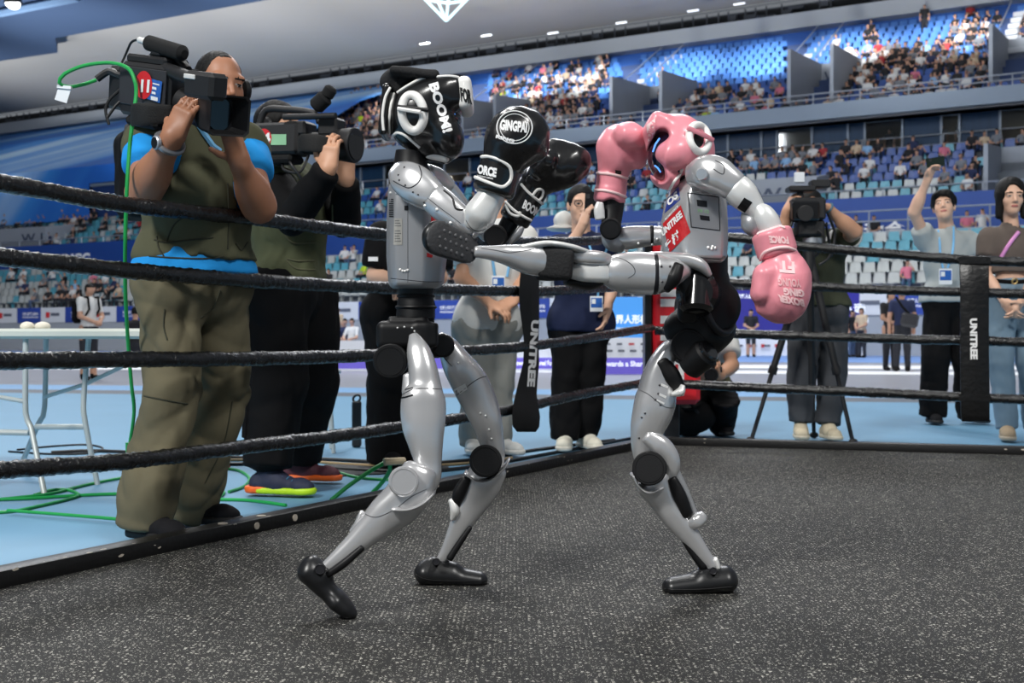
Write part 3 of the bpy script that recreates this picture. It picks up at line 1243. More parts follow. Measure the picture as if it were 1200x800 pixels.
lb = board('barrier_board', 'low white barrier board with a violet text strip behind the ropes', 385, 660, 397, 437, 24,
           [(399, 419, base_white, 'plinth'), (419, 432, violet, 'text_strip'), (432, 437, base_white, 'kick_strip')])
mb = letters('Striding Towards a Shared Future', W(620, 426, 23.95), W(655, 426, 23.95) - W(585, 426, 23.95), Vector((0, 0, .13)))
mb.obj('lettering', ink_lit, lb, smooth=0)

# ------------------------------------------------------------------ ring edging, ropes, spacers, corner post
curb_m = mat('black_painted_timber', srgb(15, 15, 16), .42, var=.3, scale=9, bump=.15, bscale=60)
chip_m = mat('bare_wood_chip', srgb(196, 186, 172), .8)


def along(p, d, n, w, a, b, z0, z1):
    q = [p + d * a, p + d * b, p + d * b + n * w, p + d * a + n * w]
    return [[(v.x, v.y, z0) for v in q], [(v.x, v.y, z1) for v in q]]


def edging(name, label, p, d, n, L, chips):
    t = thing(name, label, 'edging', p, 'ring edging beams')
    MB().prism(along(p, d, n, .075, -.08, L, -.011, .046)).obj('beam', curb_m, t, smooth=30, fix=True, bevel=.004)
    mb = MB()
    for _ in range(chips):
        a = random.uniform(.1, L - .1)
        top = random.random() < .45
        c = p + d * a + n * (random.uniform(.0, .012) if top else -.0006)
        z = .0464 if top else random.choice([.044, .03, .02])
        sx = random.uniform(.004, .016)
        dd, nn = np.array(d), np.array(n)
        ang = np.linspace(0, 2 * np.pi, 7, endpoint=False)
        rr = sx * rng.uniform(.5, 1.2, 7)
        base = np.array([c.x, c.y, z])
        if top:
            v = [base + dd * (r * math.cos(q)) + nn * (r * .5 * math.sin(q) + .004) for q, r in zip(ang, rr)]
        else:
            v = [base + dd * (r * math.cos(q)) + np.array([0, 0, r * .4 * math.sin(q)]) for q, r in zip(ang, rr)]
        mb.add(v, [tuple(range(7))])
    if chips:
        co = mb.obj('paint_chip', chip_m, t, smooth=0)
        co['kind'] = 'stuff'
    return t


eL = edging('ring_edging', 'black painted timber edging along the left side of the ring with chipped paint', C0, dL, nL, 6.5, 60)
edging('ring_edging', 'black timber edging along the far side of the ring in front of the tripod', C0, dR, nR, 4.6, 16)
for px, py in ((300, 612.5), (270, 609), (344, 606), (315, 600)):
    # pale bolt heads on the beam
    p = C0 + dL * ((W(px, 640, 3.6) - C0).dot(dL))
    k = min(range(400), key=lambda i: abs(PX(C0 + dL * (i * .012))[0] - px))
    p = C0 + dL * (k * .012)
    mb = MB()
    if py in (612.5, 606):
        mb.cyl(p + Vector((0, 0, .024)) - nL * -.001, p + Vector((0, 0, .024)) - nL * .004, .012, 12)
    else:
        mb.cyl(p + nL * .03 + Vector((0, 0, .0455)), p + nL * .03 + Vector((0, 0, .049)), .016, 12)
    mb.obj('bolt_head', chip_m, eL)

tape = bpy.data.materials.new('rope_tape')
tape.use_nodes = True
_t = tape.node_tree
_pb = _t.nodes['Principled BSDF']
_pb.inputs['Base Color'].default_value = (.004, .004, .0045, 1)
_pb.inputs['Roughness'].default_value = .3
_pb.inputs['Specular IOR Level'].default_value = .6
_pb.inputs['Coat Weight'].default_value = .35
_pb.inputs['Coat Roughness'].default_value = .25
_c = _t.nodes.new('ShaderNodeTexCoord')
_n = _t.nodes.new('ShaderNodeTexNoise')
_n.inputs['Scale'].default_value = 75
_n.inputs['Detail'].default_value = 3
_n.inputs['Distortion'].default_value = 1.2
_t.links.new(_c.outputs['Object'], _n.inputs[0])
_bm = _t.nodes.new('ShaderNodeBump')
_bm.inputs['Strength'].default_value = .5
_bm.inputs['Distance'].default_value = .012
_t.links.new(_n.outputs[0], _bm.inputs['Height'])
_t.links.new(_bm.outputs[0], _pb.inputs['Normal'])
_n2 = _t.nodes.new('ShaderNodeTexNoise')
_n2.inputs['Scale'].default_value = 20
_t.links.new(_c.outputs['Object'], _n2.inputs[0])
_mr = _t.nodes.new('ShaderNodeMapRange')
_mr.inputs['To Min'].default_value = .18
_mr.inputs['To Max'].default_value = .34
_t.links.new(_n2.outputs[0], _mr.inputs[0])
_t.links.new(_mr.outputs[0], _pb.inputs['Roughness'])


def on_plane(px, py, p, n):
    d = Vector(((px - 600) / FPX, 1, (HORIZ - py) / FPX))
    t = (p - EYE).dot(n) / d.dot(n)
    return EYE + d * t


def smooth_path(P, step):
    P = [Vector(q) for q in P]
    out = []
    for i in range(len(P) - 1):
        p0, p1, p2, p3 = P[max(i - 1, 0)], P[i], P[i + 1], P[min(i + 2, len(P) - 1)]
        n = max(1, int((p2 - p1).length / step))
        for j in range(n):
            t = j / n
            out.append(.5 * ((2 * p1) + (p2 - p0) * t + (2 * p0 - 5 * p1 + 4 * p2 - p3) * t * t + (3 * p1 - p0 - 3 * p2 + p3) * t ** 3))
    out.append(P[-1])
    return out


PL, PR = C0 + nL * .04, C0 + nR * .04


def rope(pix, p, n, r, label, group, step=.007, seed=0):
    A_ = [on_plane(x, y, p, n) for x, y in pix]
    if pix[0][0] < 0:                     # the ropes run on past the frame
        A_.insert(0, A_[0] + (A_[0] - A_[1]).normalized() * 1.6)
    if pix[-1][0] > 1200:
        A_.append(A_[-1] + (A_[-1] - A_[-2]).normalized() * 1.8)
    P = smooth_path(A_, step)
    L = 0
    rr = np.random.default_rng(seed)
    ph = rr.uniform(0, 6, 6)
    mb = MB()
    N = 14
    T = [(P[min(i + 1, len(P) - 1)] - P[max(i - 1, 0)]).normalized() for i in range(len(P))]
    v, k = [], len(P)
    for i in range(k):
        if i:
            L += (P[i] - P[i - 1]).length
        u = T[i].cross(Vector((0, 0, 1))).normalized()
        w = u.cross(T[i])
        for j in range(N):
            a = 2 * math.pi * j / N
            # overlapping turns of tape: a saw-tooth that runs round the rope, uneven from turn to turn
            tw = (L / .026 + a / (2 * math.pi) + .25 * math.sin(L * 11 + ph[0]))
            saw = tw - math.floor(tw)
            turn = math.sin(math.floor(tw) * 12.9898 + seed) * 43758.5453
            turn -= math.floor(turn)
            q = r * (1 + .11 * saw * (0.4 + turn) + .035 * math.sin(L * 23 + 2 * a + ph[1]) + .03 * math.sin(L * 61 + 3 * a + ph[2]) + .02 * math.sin(L * 170 - 2 * a + ph[3]))
            v.append(P[i] + (u * math.cos(a) + w * math.sin(a)) * q)
    f = [(i * N + j, i * N + (j + 1) % N, (i + 1) * N + (j + 1) % N, (i + 1) * N + j) for i in range(k - 1) for j in range(N)]
    mb.add([tuple(x) for x in v], f)
    o = mb.obj('ring_rope', tape, smooth=55)
    return tag(o, label, 'rope', group)


gl, gr = 'ropes on the left side of the ring', 'ropes on the far side of the ring'
rope([(-90, 200), (0, 214), (150, 240), (300, 256), (450, 275), (560, 282), (650, 283.5), (705, 281.5), (763, 279)], PL, nL, .0235, 'topmost black taped rope on the left side of the ring', gl, seed=1)
rope([(-90, 290), (0, 301), (75, 309), (150, 317), (300, 329), (450, 337), (600, 341), (660, 340), (763, 334)], PL, nL, .0235, 'second black taped rope from the top on the left side of the ring', gl, seed=2)
rope([(-90, 424), (0, 423), (150, 421), (300, 420), (440, 416), (560, 410), (640, 403), (763, 384)], PL, nL, .0235, 'third black taped rope from the top on the left side, at the trousers knees', gl, seed=3)
rope([(-90, 562), (0, 551), (150, 540), (300, 522), (400, 510), (470, 500), (540, 490), (610, 478), (680, 462), (763, 447)], PL, nL, .0235, 'lowest black taped rope on the left side of the ring', gl, seed=4)
rope([(768, 277), (855, 278), (900, 284), (940, 288.5), (1000, 294), (1050, 298), (1125, 304), (1200, 307), (1290, 306)], PR, nR, .027, 'topmost black rope on the far side of the ring', gr, .012, seed=5)
rope([(768, 329), (850, 331), (1050, 340), (1125, 342), (1200, 344.5), (1290, 347)], PR, nR, .026, 'second black rope from the top on the far side of the ring', gr, .012, seed=6)
rope([(768, 387), (850, 390.5), (1050, 397), (1125, 398.5), (1200, 401), (1290, 402)], PR, nR, .026, 'third black rope from the top on the far side of the ring', gr, .012, seed=7)
rope([(768, 448), (850, 452.5), (1050, 461), (1125, 465), (1200, 468), (1290, 471)], PR, nR, .027, 'lowest black rope on the far side of the ring', gr, .012, seed=8)

vinyl = mat('black_vinyl', srgb(12, 12, 13), .32, var=.3, scale=14, bump=.35, bscale=30)
cloth_black = mat('black_webbing', srgb(10, 10, 11), .75, var=.2, scale=60, bump=.2, bscale=200)
ink = mat('printed_white', srgb(236, 236, 236), .55, var=.03)

# padded spacer on the far ropes
t = thing('rope_spacer', 'wide black vinyl rope spacer lettered in white on the far ropes', 'spacer', on_plane(1142, 492, PR, nR), 'rope spacers')
a = lambda x, y, k=0: on_plane(x, y, PR - nR * k, nR)
mb = MB()
secs = []
for y, x0, x1, kk in ((303, 1124, 1159, .02), (310, 1124, 1159, .036), (345, 1125, 1159, .04), (400, 1125, 1159, .042), (460, 1125.5, 1160, .042), (486, 1126, 1160, .04), (494, 1127, 1160, .03)):
    secs.append([a(x0, y, kk), a(x1, y, kk), a(x1, y, -kk), a(x0, y, -kk)])
mb.prism(secs)
sp = mb.obj('pad', vinyl, t, smooth=35, fix=True, bevel=.006)
mb = MB()
for y in (305, 466):
    mb = MB()
    mb.prism([[a(1123.4, y - 4, .046), a(1160.6, y - 4, .046), a(1160.6, y - 4, -.046), a(1123.4, y - 4, -.046)], [a(1123.4, y + 4, .046), a(1160.6, y + 4, .046), a(1160.6, y + 4, -.046), a(1123.4, y + 4, -.046)]])
    mb.obj('strap', vinyl, t, smooth=0, fix=True)
tr = tree_of(sp)
letters_on(tr, 'UNITREE', (1141, 397), (0.8, 48), (8.5, 0), bold=.05, lift=.003).obj('lettering', ink, t, smooth=0)

# twisted webbing spacer on the left ropes, built between the second and lowest rope
t = thing('rope_spacer', 'narrow twisted black webbing spacer lettered in white on the left ropes', 'spacer', on_plane(616, 505, PL, nL), 'rope spacers')
a = lambda x, y, k=0: on_plane(x, y, PL - nL * k, nL)
mb = MB()
secs = []
for y, x0, x1, kk in ((298, 612, 633, .012), (328, 609, 632, .034), (345, 608, 632, .036), (362, 609, 632, .02), (376, 611, 632, .012), (400, 614, 631, .01), (425, 613, 632, .012), (445, 608, 630, .014), (462, 604, 629, .012), (476, 601, 631, .034), (488, 600, 633, .038), (500, 601, 632, .036), (506, 606, 628, .02)):
    secs.append([a(x0, y, kk + .006), a((x0 + x1) / 2, y, kk + .014), a(x1, y, kk + .006), a(x1, y, -kk), a(x0, y, -kk)])
mb.prism(secs)
sp = mb.obj('webbing', cloth_black, t, smooth=50, fix=True)
tr = tree_of(sp)
letters_on(tr, 'UNITREE', (624, 414), (-5, 78), (9, .6), bold=.05, lift=.003).obj('lettering', ink, t, smooth=0)

# corner post with its red pad
yc = C0.y + .12
red_pad = mat('red_vinyl', srgb(206, 30, 42), .4, var=.1, scale=6, bump=.2, bscale=18)
cp = thing('corner_post', 'red padded corner post with white letters behind the pink robot', 'post', (W(795, 500, yc).x, yc, -.02))
X = lambda x: W(x, 400, yc).x
Z = lambda y: W(700, y, yc).z
MB().box(((X(792)), yc + .22, (Z(265) + 0) / 2), (.1, .1, Z(265)), ch=.01).obj('post', mat('post_black', srgb(24, 24, 26), .5), cp, smooth=30)
mb = MB()
mb.box(((X(765) + X(822)) / 2, yc + .1, (Z(268) + Z(474)) / 2), (X(822) - X(765), .16, Z(268) - Z(474)), ch=.03)
pad = mb.obj('pad', red_pad, cp, smooth=30)
mb = MB()
mb.box(((X(756.5) + X(765.5)) / 2, yc + .1, (Z(268) + Z(468)) / 2), (X(765.5) - X(756.5), .15, Z(268) - Z(468)), ch=.01)
mb.obj('edge_strip', vinyl, cp, smooth=30)
mb = MB()
mb.box(((X(782) + X(815)) / 2, yc + .12, Z(262)), (.14, .16, .06), ch=.02)
mb.obj('pad_cap', red_pad, cp, smooth=30)
letters('UNITREE', (X(788), yc + .017, (Z(280) + Z(464)) / 2), (0, 0, -(Z(280) - Z(464))), (.15, 0, 0), bold=.05).obj('lettering', ink, cp, smooth=0)

# ------------------------------------------------------------------ the two humanoid robots
silver = mat('robot_silver', srgb(210, 210, 211), .26, .62, var=.03, scale=4, bump=.02, bscale=900)
silver_pale = mat('robot_silver_pale', srgb(226, 226, 224), .32, .25, var=.03, scale=4)
grey_metal = mat('robot_grey', srgb(168, 169, 172), .36, .5, var=.04, scale=4)
r_black = mat('robot_black', srgb(14, 14, 16), .48, .0, var=.15, scale=20, spec=.35)
r_gloss = mat('robot_black_gloss', srgb(16, 16, 18), .16, .0, coat=.4, var=.1)
joint_black = mat('joint_black', srgb(15, 15, 17), .5, var=.15, scale=30, bump=.08, bscale=300, spec=.4)
shoe_rub = mat('robot_shoe_rubber', srgb(22, 23, 25), .34, var=.12, scale=20)
screw_m = mat('screw_white', srgb(228, 228, 226), .4, .2)
screw_d = mat('screw_dark', srgb(36, 36, 40), .4, .4)
leather_k = mat('glove_black_leather', srgb(17, 17, 18), .27, coat=.25, var=.15, scale=16, bump=.10, bscale=28)
leather_p = mat('glove_pink_leather', srgb(236, 146, 158), .36, coat=.15, var=.04, scale=10, bump=.09, bscale=26)
pip_w = mat('piping_white', srgb(238, 236, 232), .5, var=.04)
pip_p = mat('piping_pale_pink', srgb(250, 214, 214), .5, var=.04)
print_p = mat('print_pale_pink', srgb(250, 206, 208), .5, var=.03)
visor_m = mat('visor_glass', srgb(8, 14, 34), .08, coat=.6, var=.1)
visor_glow = mat('visor_glow', (.10, .32, .9), .4, emit=1.0, var=.05)
red_dec = mat('decal_red', srgb(196, 34, 40), .45, var=.05)
blue_dec = mat('decal_blue', srgb(38, 60, 140), .45, var=.05)
mesh_k = mat('cloth_black_mesh', srgb(22, 22, 24), .85, var=.2, scale=60, bump=.3, bscale=180)


class Bot:
    def __init__(s, D, root):
        s.D, s.root, s.k = D, root, FPX / D

    def P(s, x, y, dd=0.0):
        return W(x, y, s.D + dd)

    def m(s, px):
        return px / s.k

    def loft(s, name, sts, thick=1.0, e=2.5, mt=None, parent=None, sub=5, n=24, cap=.5, mb=None):
        """sts: (px, py, half width px, dd[, half thickness factor])"""
        mb2 = mb or MB()
        mb2.loft([(s.P(q[0], q[1], q[3]), s.m(q[2]), s.m(q[2]) * (q[4] if len(q) > 4 else thick)) for q in sts], n=n, sub=sub, e=e, cap=cap)
        return mb2.obj(name, mt or silver, parent or s.root, smooth=50) if mb is None else mb2

    def disc(s, name, x, y, r, d0, d1, mt=None, tilt=(0, 0), parent=None, ch=.003, n=36, inner=True):
        a, b = s.P(x + tilt[0], y + tilt[1], d0), s.P(x, y, d1)
        mb = MB().cyl(a, b, s.m(r), n, ch=ch)
        if inner:
            d = (a - b).normalized()
            mb.torus(a + d * .0004, d, s.m(r) * .82, .0012, 32, 5)
        return mb.obj(name, mt or joint_black, parent or s.root, smooth=35)

    def screws(s, tree, pts, r=1.6, mt=None, parent=None, name='screw'):
        for x, y in pts:
            p = on(tree, x, y, .0004)
            if p is not None:
                MB().ball(p, s.m(r), 8).obj(name, mt or screw_m, parent or s.root)


def glove(bot, mt, pip, prims, name, cut=None, h=.0036):
    f = SDF()
    for p, k in prims:
        f.u(p, k)
    for p, k in (cut or []):
        f.s_(p, k)
    f.disp = fold_noise(.0011, 55, 3)
    return f.obj(name, mt, bot.root, h)


# ---- robot in the black headguard -------------------------------------------------
root1 = thing('humanoid_robot', 'silver humanoid robot in black headguard and black boxing gloves, seen from its side', 'robot', (W(480, 400, 3.05).x, 3.03, 0))
A = Bot(3.05, root1)
P = A.P
# torso
def ring1(y, xs, k=1.0):
    base = [(0, .035), (3, -.05), (10, -.078), (45, -.083), (66, -.045), (71, .02), (64, .085), (18, .095)]
    return [P(xs[0] + (xs[1] - xs[0]) * b / 71, y, d * k) for b, d in base]
mb = MB().prism([ring1(338, (459, 514), .8), ring1(333, (455, 520)), ring1(300, (452.5, 524)), ring1(250, (453, 522)), ring1(220, (455, 516)), ring1(203, (462, 508), .9), ring1(197, (470, 500), .6)])
torso1 = mb.obj('torso', grey_metal, root1, smooth=40, fix=True, bevel=.007, seg=3)
tr = tree_of(torso1)
for i in range(9):
    y = 233 + i * 2.5
    patch_on(tree=tr, quad=[(456.5, y), (461.5, y), (461.5, y + 1.4), (456.5, y + 1.4)], nu=2, nv=1).obj('vent_slot', r_black, torso1, smooth=0)
patch_on(tr, [(474, 241), (478.6, 241), (478.6, 246.5), (474, 246.5)], 2, 2).obj('port', r_black, torso1, smooth=0)
patch_on(tr, [(462.5, 256), (471.5, 256), (471.5, 287), (461.5, 287)], 3, 4).obj('sticker', mat('sticker_grey', srgb(168, 166, 160), .5), torso1, smooth=0)
mb = MB()
for i in range(9):
    if i not in (3,):
        y = 258 + i * 3.0
        patch_on(tr, [(463.2, y), (463.2 + 5 + (i * 37 % 3), y), (463.2 + 5 + (i * 37 % 3), y + 1), (463.2, y + 1)], 2, 1, mb=mb, lift=.0018)
lt_ = mb.obj('sticker_text', mat('ink_dim', srgb(112, 112, 112), .5), torso1, smooth=0)
lt_['kind'] = 'stuff'
band_on(tr, [(478, 214), (478, 270), (478, 331)], .0007, lift=0).obj('panel_seam', screw_d, torso1)
band_on(tr, [(458, 326), (478, 328), (500, 330), (518, 330)], .0009, lift=0).obj('panel_seam', screw_d, torso1)
A.screws(tr, [(469, 316), (472, 317.5), (478, 316.5), (475, 317.5), (458, 226), (465, 226)], 1.7)
patch_on(tr, [(505, 250), (524, 257), (523, 272), (505, 273)], 3, 3).obj('chest_decal', red_dec, torso1, smooth=0)
patch_on(tr, [(500, 296), (507, 299), (506, 302), (500, 301)], 2, 2).obj('chest_decal', red_dec, torso1, smooth=0)
# waist and pelvis
mb = MB()
mb.tube([P(488, 332, 0), P(488, 344, 0), P(487, 352, 0), P(487, 372, 0)], [.05, .042, .046, .05], 28)
mb.torus(P(487.5, 347, 0), (0, 0, 1), .045, .004, 32, 8)
mb.torus(P(487.5, 360, 0), (0, 0, 1), .05, .0035, 32, 8)
mb.obj('waist', r_black, root1, smooth=40)
f = SDF().u(Box(P(476, 393, 0), (A.m(33), .062, A.m(17)), r=.02)).u(Box(P(500, 392, -.03), (A.m(13), .03, A.m(14)), r=.008), .01)
f.u(Box(P(479, 378, 0), (A.m(22), .05, A.m(7)), r=.008), .006).u(Cap(P(456, 418, .02), P(512, 405, .05), .03), .02)
pel1 = f.obj('pelvis', r_black, root1, .0038)
tr = tree_of(pel1)
A.screws(tr, [(466, 384), (474, 383), (483, 384), (486, 388)], 1.3, screw_m)
A.disc('hip_joint', 460, 422, 19.5, -.125, -.03, r_black, (-3, 1))
A.disc('hip_joint', 517, 404, 14, .02, .1, r_black, (2, 1))
# near (right) leg
th = A.loft('thigh_shell', [(485, 394, 6, -.10, .9), (490, 410, 13, -.115, .9), (495, 430, 16, -.125, 1), (497.5, 450, 18.5, -.13), (496.5, 464, 24, -.135, .95), (496, 480, 25.5, -.14, .9), (496.5, 500, 24, -.148, .9), (499, 520, 19.5, -.155, .95), (502, 542, 15, -.16), (503, 562, 12.5, -.165), (499, 580, 6, -.168)], e=2.6)
tr = tree_of(th)
band_on(tr, [(472, 462), (484, 456), (500, 455), (519, 456)], .0011, lift=0).obj('panel_seam', screw_d, th)
band_on(tr, [(471, 466), (476, 465), (484, 462.5)], .0022, lift=0).obj('panel_slot', r_black, th)
band_on(tr, [(469, 458), (476, 456), (484, 454)], .0016, lift=0).obj('panel_slot', r_black, th)
A.loft('thigh_link', [(478, 440, 6, -.12), (483, 452, 12, -.125), (486, 462, 14, -.13)], e=3)
sh = A.loft('shin_shell', [(491, 553, 20, -.185, .9), (483, 571, 24, -.19, .9), (470, 589, 24, -.195, .9), (452, 604, 21.5, -.2, .9), (432, 622, 16, -.208, .95), (415, 638, 12.5, -.215), (398, 653, 10, -.222), (381, 667, 7.5, -.228)], e=2.7)
tr = tree_of(sh)
band_on(tr, [(424, 600), (440, 606), (462, 597), (482, 582), (500, 573)], .0009, lift=0).obj('panel_seam', screw_d, sh)
A.disc('knee_cap', 474, 564, 16.5, -.262, -.2, silver, (-1, 0), n=48)
A.loft('knee_lip', [(462, 593, 2, -.2, 16), (482, 592, 2.4, -.2, 15), (498, 586, 2.2, -.2, 14), (509, 577, 1.4, -.2, 12)], e=3, mt=silver, cap=.4)
A.loft('knee_bracket', [(498, 545, 9, -.16), (500, 565, 10, -.165), (492, 580, 9, -.17)], mt=grey_metal)
A.loft('shin_rod', [(424, 642, 3.6, -.245), (403, 660, 4.6, -.25), (384, 673, 4, -.25)], mt=r_black, thick=1.4)
A.loft('shin_plate', [(424, 600, 3, -.2), (419, 615, 4.5, -.2), (412, 622, 3, -.2)], mt=silver, thick=2)
A.disc('ankle_joint', 375, 667, 6, -.275, -.2, screw_d)
f = SDF().u(Cap(P(363, 670, -.232), P(403, 713, -.238), A.m(13.5), A.m(8), side=(0, 1, 0), flat=1.4))
f.u(Cap(P(366, 660, -.232), P(378, 674, -.235), A.m(9), A.m(11), side=(0, 1, 0), flat=1.3), .015)
f.u(Cap(P(396, 706, -.238), P(412, 719, -.24), A.m(10), A.m(6), side=(0, 1, 0), flat=1.6), .02)
n_ = (P(384, 712, -.235) - P(400, 690, -.235)).normalized()
f.i(Half(P(374, 700.5, -.235), n_), .006)
ft = f.obj('foot', shoe_rub, root1, .0036)
band_on(tree_of(ft), [(353, 684), (372, 702), (392, 720), (408, 724)], .0016, lift=0).obj('sole_edge', r_black, ft)
# far (left) leg
th = A.loft('thigh_shell', [(516, 393, 5, .09, .9), (524, 404, 12, .1, .9), (536, 426, 19, .11), (549, 446, 22.5, .12, .9), (560, 468, 22, .125, .9), (569, 490, 19.5, .13), (575, 512, 16, .135), (579, 532, 13.5, .138), (580, 550, 10, .14)], e=2.6)
tr = tree_of(th)
band_on(tr, [(532, 466), (545, 455), (560, 444), (572, 440)], .0011, lift=0).obj('panel_seam', screw_d, th)
band_on(tr, [(512, 400), (520, 418), (530, 429)], .0012, lift=0).obj('panel_seam', screw_d, th)
patch_on(tr, [(532, 456), (545, 449), (548, 456), (534, 465)], 3, 3).obj('panel', silver_pale, th, smooth=0)
A.screws(tr, [(563, 484), (569, 487), (573, 503), (576, 514), (537, 425)], 1.4)
sh = A.loft('shin_shell', [(575, 548, 21, .145, .8), (565, 566, 23.5, .145, .8), (555, 585, 20.5, .146, .85), (545, 604, 16, .147), (535, 624, 12, .148), (526, 642, 9, .149), (517, 656, 6.5, .15)], e=2.7)
tr = tree_of(sh)
A.loft('knee_lip', [(545, 553, 1.6, .13, 14), (560, 561, 2, .13, 14), (577, 558, 2.2, .13, 14), (592, 545, 1.8, .13, 14), (597, 537, 1.2, .13, 12)], e=3, mt=silver, cap=.4)
A.loft('shin_plate', [(529, 586, 4, .12), (533, 597, 6, .12), (530, 608, 3, .12)], mt=silver_pale, thick=1.6)
A.loft('shin_rod', [(551, 618, 3, .12), (540, 634, 4, .12), (527, 654, 4.4, .12)], mt=r_black, thick=1.4)
A.loft('calf_actuator', [(546, 562, 6, .11), (538, 578, 8, .115), (534, 592, 5, .12)], mt=r_black)
A.disc('knee_joint', 570, 540, 19.5, .05, .13, joint_black, (-1, 0), n=44)
A.disc('ankle_joint', 511, 658, 4.6, .09, .17, screw_d)
f = SDF().u(Cap(P(499, 671, .15), P(561, 680, .15), A.m(14.5), A.m(11), side=(0, 1, 0), flat=1.35)).u(Cap(P(506, 660, .15), P(530, 668, .15), A.m(8), A.m(10), side=(0, 1, 0), flat=1.2), .02)
f.i(Half((0, 0, .001), (0, 0, -1)), .004)
ft = f.obj('foot', shoe_rub, root1, .0036)
band_on(tree_of(ft), [(485, 672), (500, 679), (530, 681), (570, 681)], .0014, lift=0).obj('sole_edge', r_black, ft)
# near arm
sh1 = A.loft('shoulder_shell', [(468, 203, 13, -.09, .9), (476, 209, 19.5, -.115, .85), (488, 217, 22, -.13, .85), (499, 225, 20, -.14, .9), (508, 231, 17.5, -.145)], e=2.8)
tr = tree_of(sh1)
band_on(tr, [(461, 212), (470, 217), (480, 220), (490, 214), (494, 204), (491, 194)], .0014, lift=0).obj('panel_seam', screw_d, sh1)
A.screws(tr, [(474, 196), (467, 205), (468, 211), (475, 217), (484, 225), (490, 228), (497, 237)], 1.2, screw_d)
A.loft('arm_joint_ring', [(507.5, 230.5, 16.5, -.145), (510, 232.3, 16.5, -.146)], mt=r_black, cap=.1, sub=2)
ua = A.loft('upper_arm_shell', [(511, 234, 17.5, -.147), (522, 243, 17.5, -.155), (535, 253, 16, -.165), (547, 262, 14.5, -.172), (556, 268, 12, -.178)], e=2.7)
tr = tree_of(ua)
A.screws(tr, [(512, 245.5), (528, 261), (498, 241)], 1.8)
band_on(tr, [(500, 231), (515, 243), (530, 254), (540, 262)], .0008, lift=0).obj('panel_seam', screw_d, ua)
band_on(tr, [(520, 223), (530, 232), (534, 244), (543, 246)], .0025, lift=0).obj('panel_slot', r_black, ua)
fa = A.loft('forearm_shell', [(557, 263, 13.5, -.19), (562, 253, 18, -.195), (569, 241, 16.5, -.2), (577, 228, 14.5, -.2), (584, 214, 13, -.2)], e=2.3, mt=silver_pale)
band_on(tree_of(fa), [(546, 258), (552, 267), (561, 271), (569, 268)], .0009, lift=0).obj('panel_seam', screw_d, fa)
# far arm
A.loft('shoulder_shell', [(500, 203, 12, .1), (512, 210, 14, .13), (522, 219, 13, .15)], e=2.6)
A.loft('upper_arm_shell', [(521, 218, 12, .15), (533, 231, 11, .165), (545, 247, 10, .18), (560, 262, 11, .19), (572, 272, 13, .195)], e=2.6)
A.disc('elbow_joint', 581, 277, 14.5, .12, .22, r_black, (-.5, 0), n=40)
A.loft('forearm_link', [(586, 279, 10, .18), (594, 266, 11, .18), (603, 250, 12, .18), (610, 240, 12, .18)], mt=r_black)
A.loft('forearm_bracket', [(597, 285, 3, .15), (606, 275, 5, .15), (611, 267, 4, .15)], mt=grey_metal, thick=1.5)
# neck, headguard
mb = MB().tube([P(482, 203, 0), P(481, 190, 0), P(482, 178, 0)], [.05, .042, .04], 24)
mb.obj('neck', r_black, root1)
f = SDF().u(Ell(P(494, 136, .0), (A.m(40), .092, A.m(43))))
f.u(Ell(P(524, 158, -.03), (A.m(19), .062, A.m(27)), frame((.35, 0, -1), (1, 0, .3))), .03)
f.u(Ell(P(524, 162, .035), (A.m(18), .05, A.m(26)), frame((.35, 0, -1), (1, 0, .3))), .03)
f.u(Ell(P(516, 114, 0), (A.m(26), .086, A.m(24))), .03).u(Box(P(532, 113, 0), (A.m(12), .070, A.m(17)), frame((-.1, 0, 1), (1, 0, .1)), .02), .03)
f.u(Box(P(453.5, 132, .0), (A.m(5.5), .06, A.m(30)), frame((.10, 0, 1), (1, 0, -.1)), .012), .008)
f.u(Cap(P(500, 174, -.01), P(520, 183, 0), .03, .02), .02)
f.s_(Box(P(546, 141, 0), (A.m(13), .05, A.m(6.5)), frame((-.3, 0, 1), (1, 0, .3)), .010), .012)
head1 = f.obj('headguard', leather_k, root1, .0036)
tr = tree_of(head1)
band_on(tr, [(484 + 12.5 * math.cos(t) + 1.5 * math.sin(t), 132.5 + 20.5 * math.sin(t)) for t in np.linspace(0, 6.2832, 16, endpoint=False)], A.m(5.4), closed=True, n=12).obj('ear_ring', pip_w, head1)
p0, p1 = on(tr, 470, 129, .012), on(tr, 493, 132.5, .012)
MB().tube([p0 + Vector((0, -.006, 0)), p1 + Vector((0, -.006, 0))], A.m(2.4), 8).obj('ear_strap', pip_w, head1)
MB().tube([p0 + Vector((0, .0, .006)), p1 + Vector((.02, .0, .006))], A.m(2.6), 8).obj('ear_strap', r_black, head1)
for pts in ([(466, 109), (478, 101), (494, 93), (512, 90.5), (530, 90), (543, 94), (552, 104)], [(457, 103), (451.5, 115), (448.5, 135), (449.5, 153)], [(462, 110), (458, 125), (455.5, 142), (456, 156)],
            [(461, 159), (466, 155.5), (474, 158), (483, 165), (492, 173)]):
    band_on(tr, pts, .0036).obj('piping', pip_w, head1)
letters_on(tr, 'BOOM!', (516.5, 126.5), (17, 57), (11, -3.2), bold=.05, lift=.0018).obj('lettering', ink, head1, smooth=0)
f = SDF().u(Box(P(545.5, 114, 0), (A.m(8.5), .072, A.m(19)), frame((-.06, 0, 1), (1, 0, .06)), .016))
fp = f.obj('forehead_panel', pip_w, head1, .0038)
letters_on(tree_of(fp), 'FOR', (546, 112.5), (12, 3.5), (-1.5, -17), bold=.05, lift=.002).obj('lettering', r_black, head1, smooth=0)
f = SDF().u(Ell(P(530, 141, 0), (A.m(11), .055, A.m(11))))
f.obj('visor', visor_m, root1, .005)
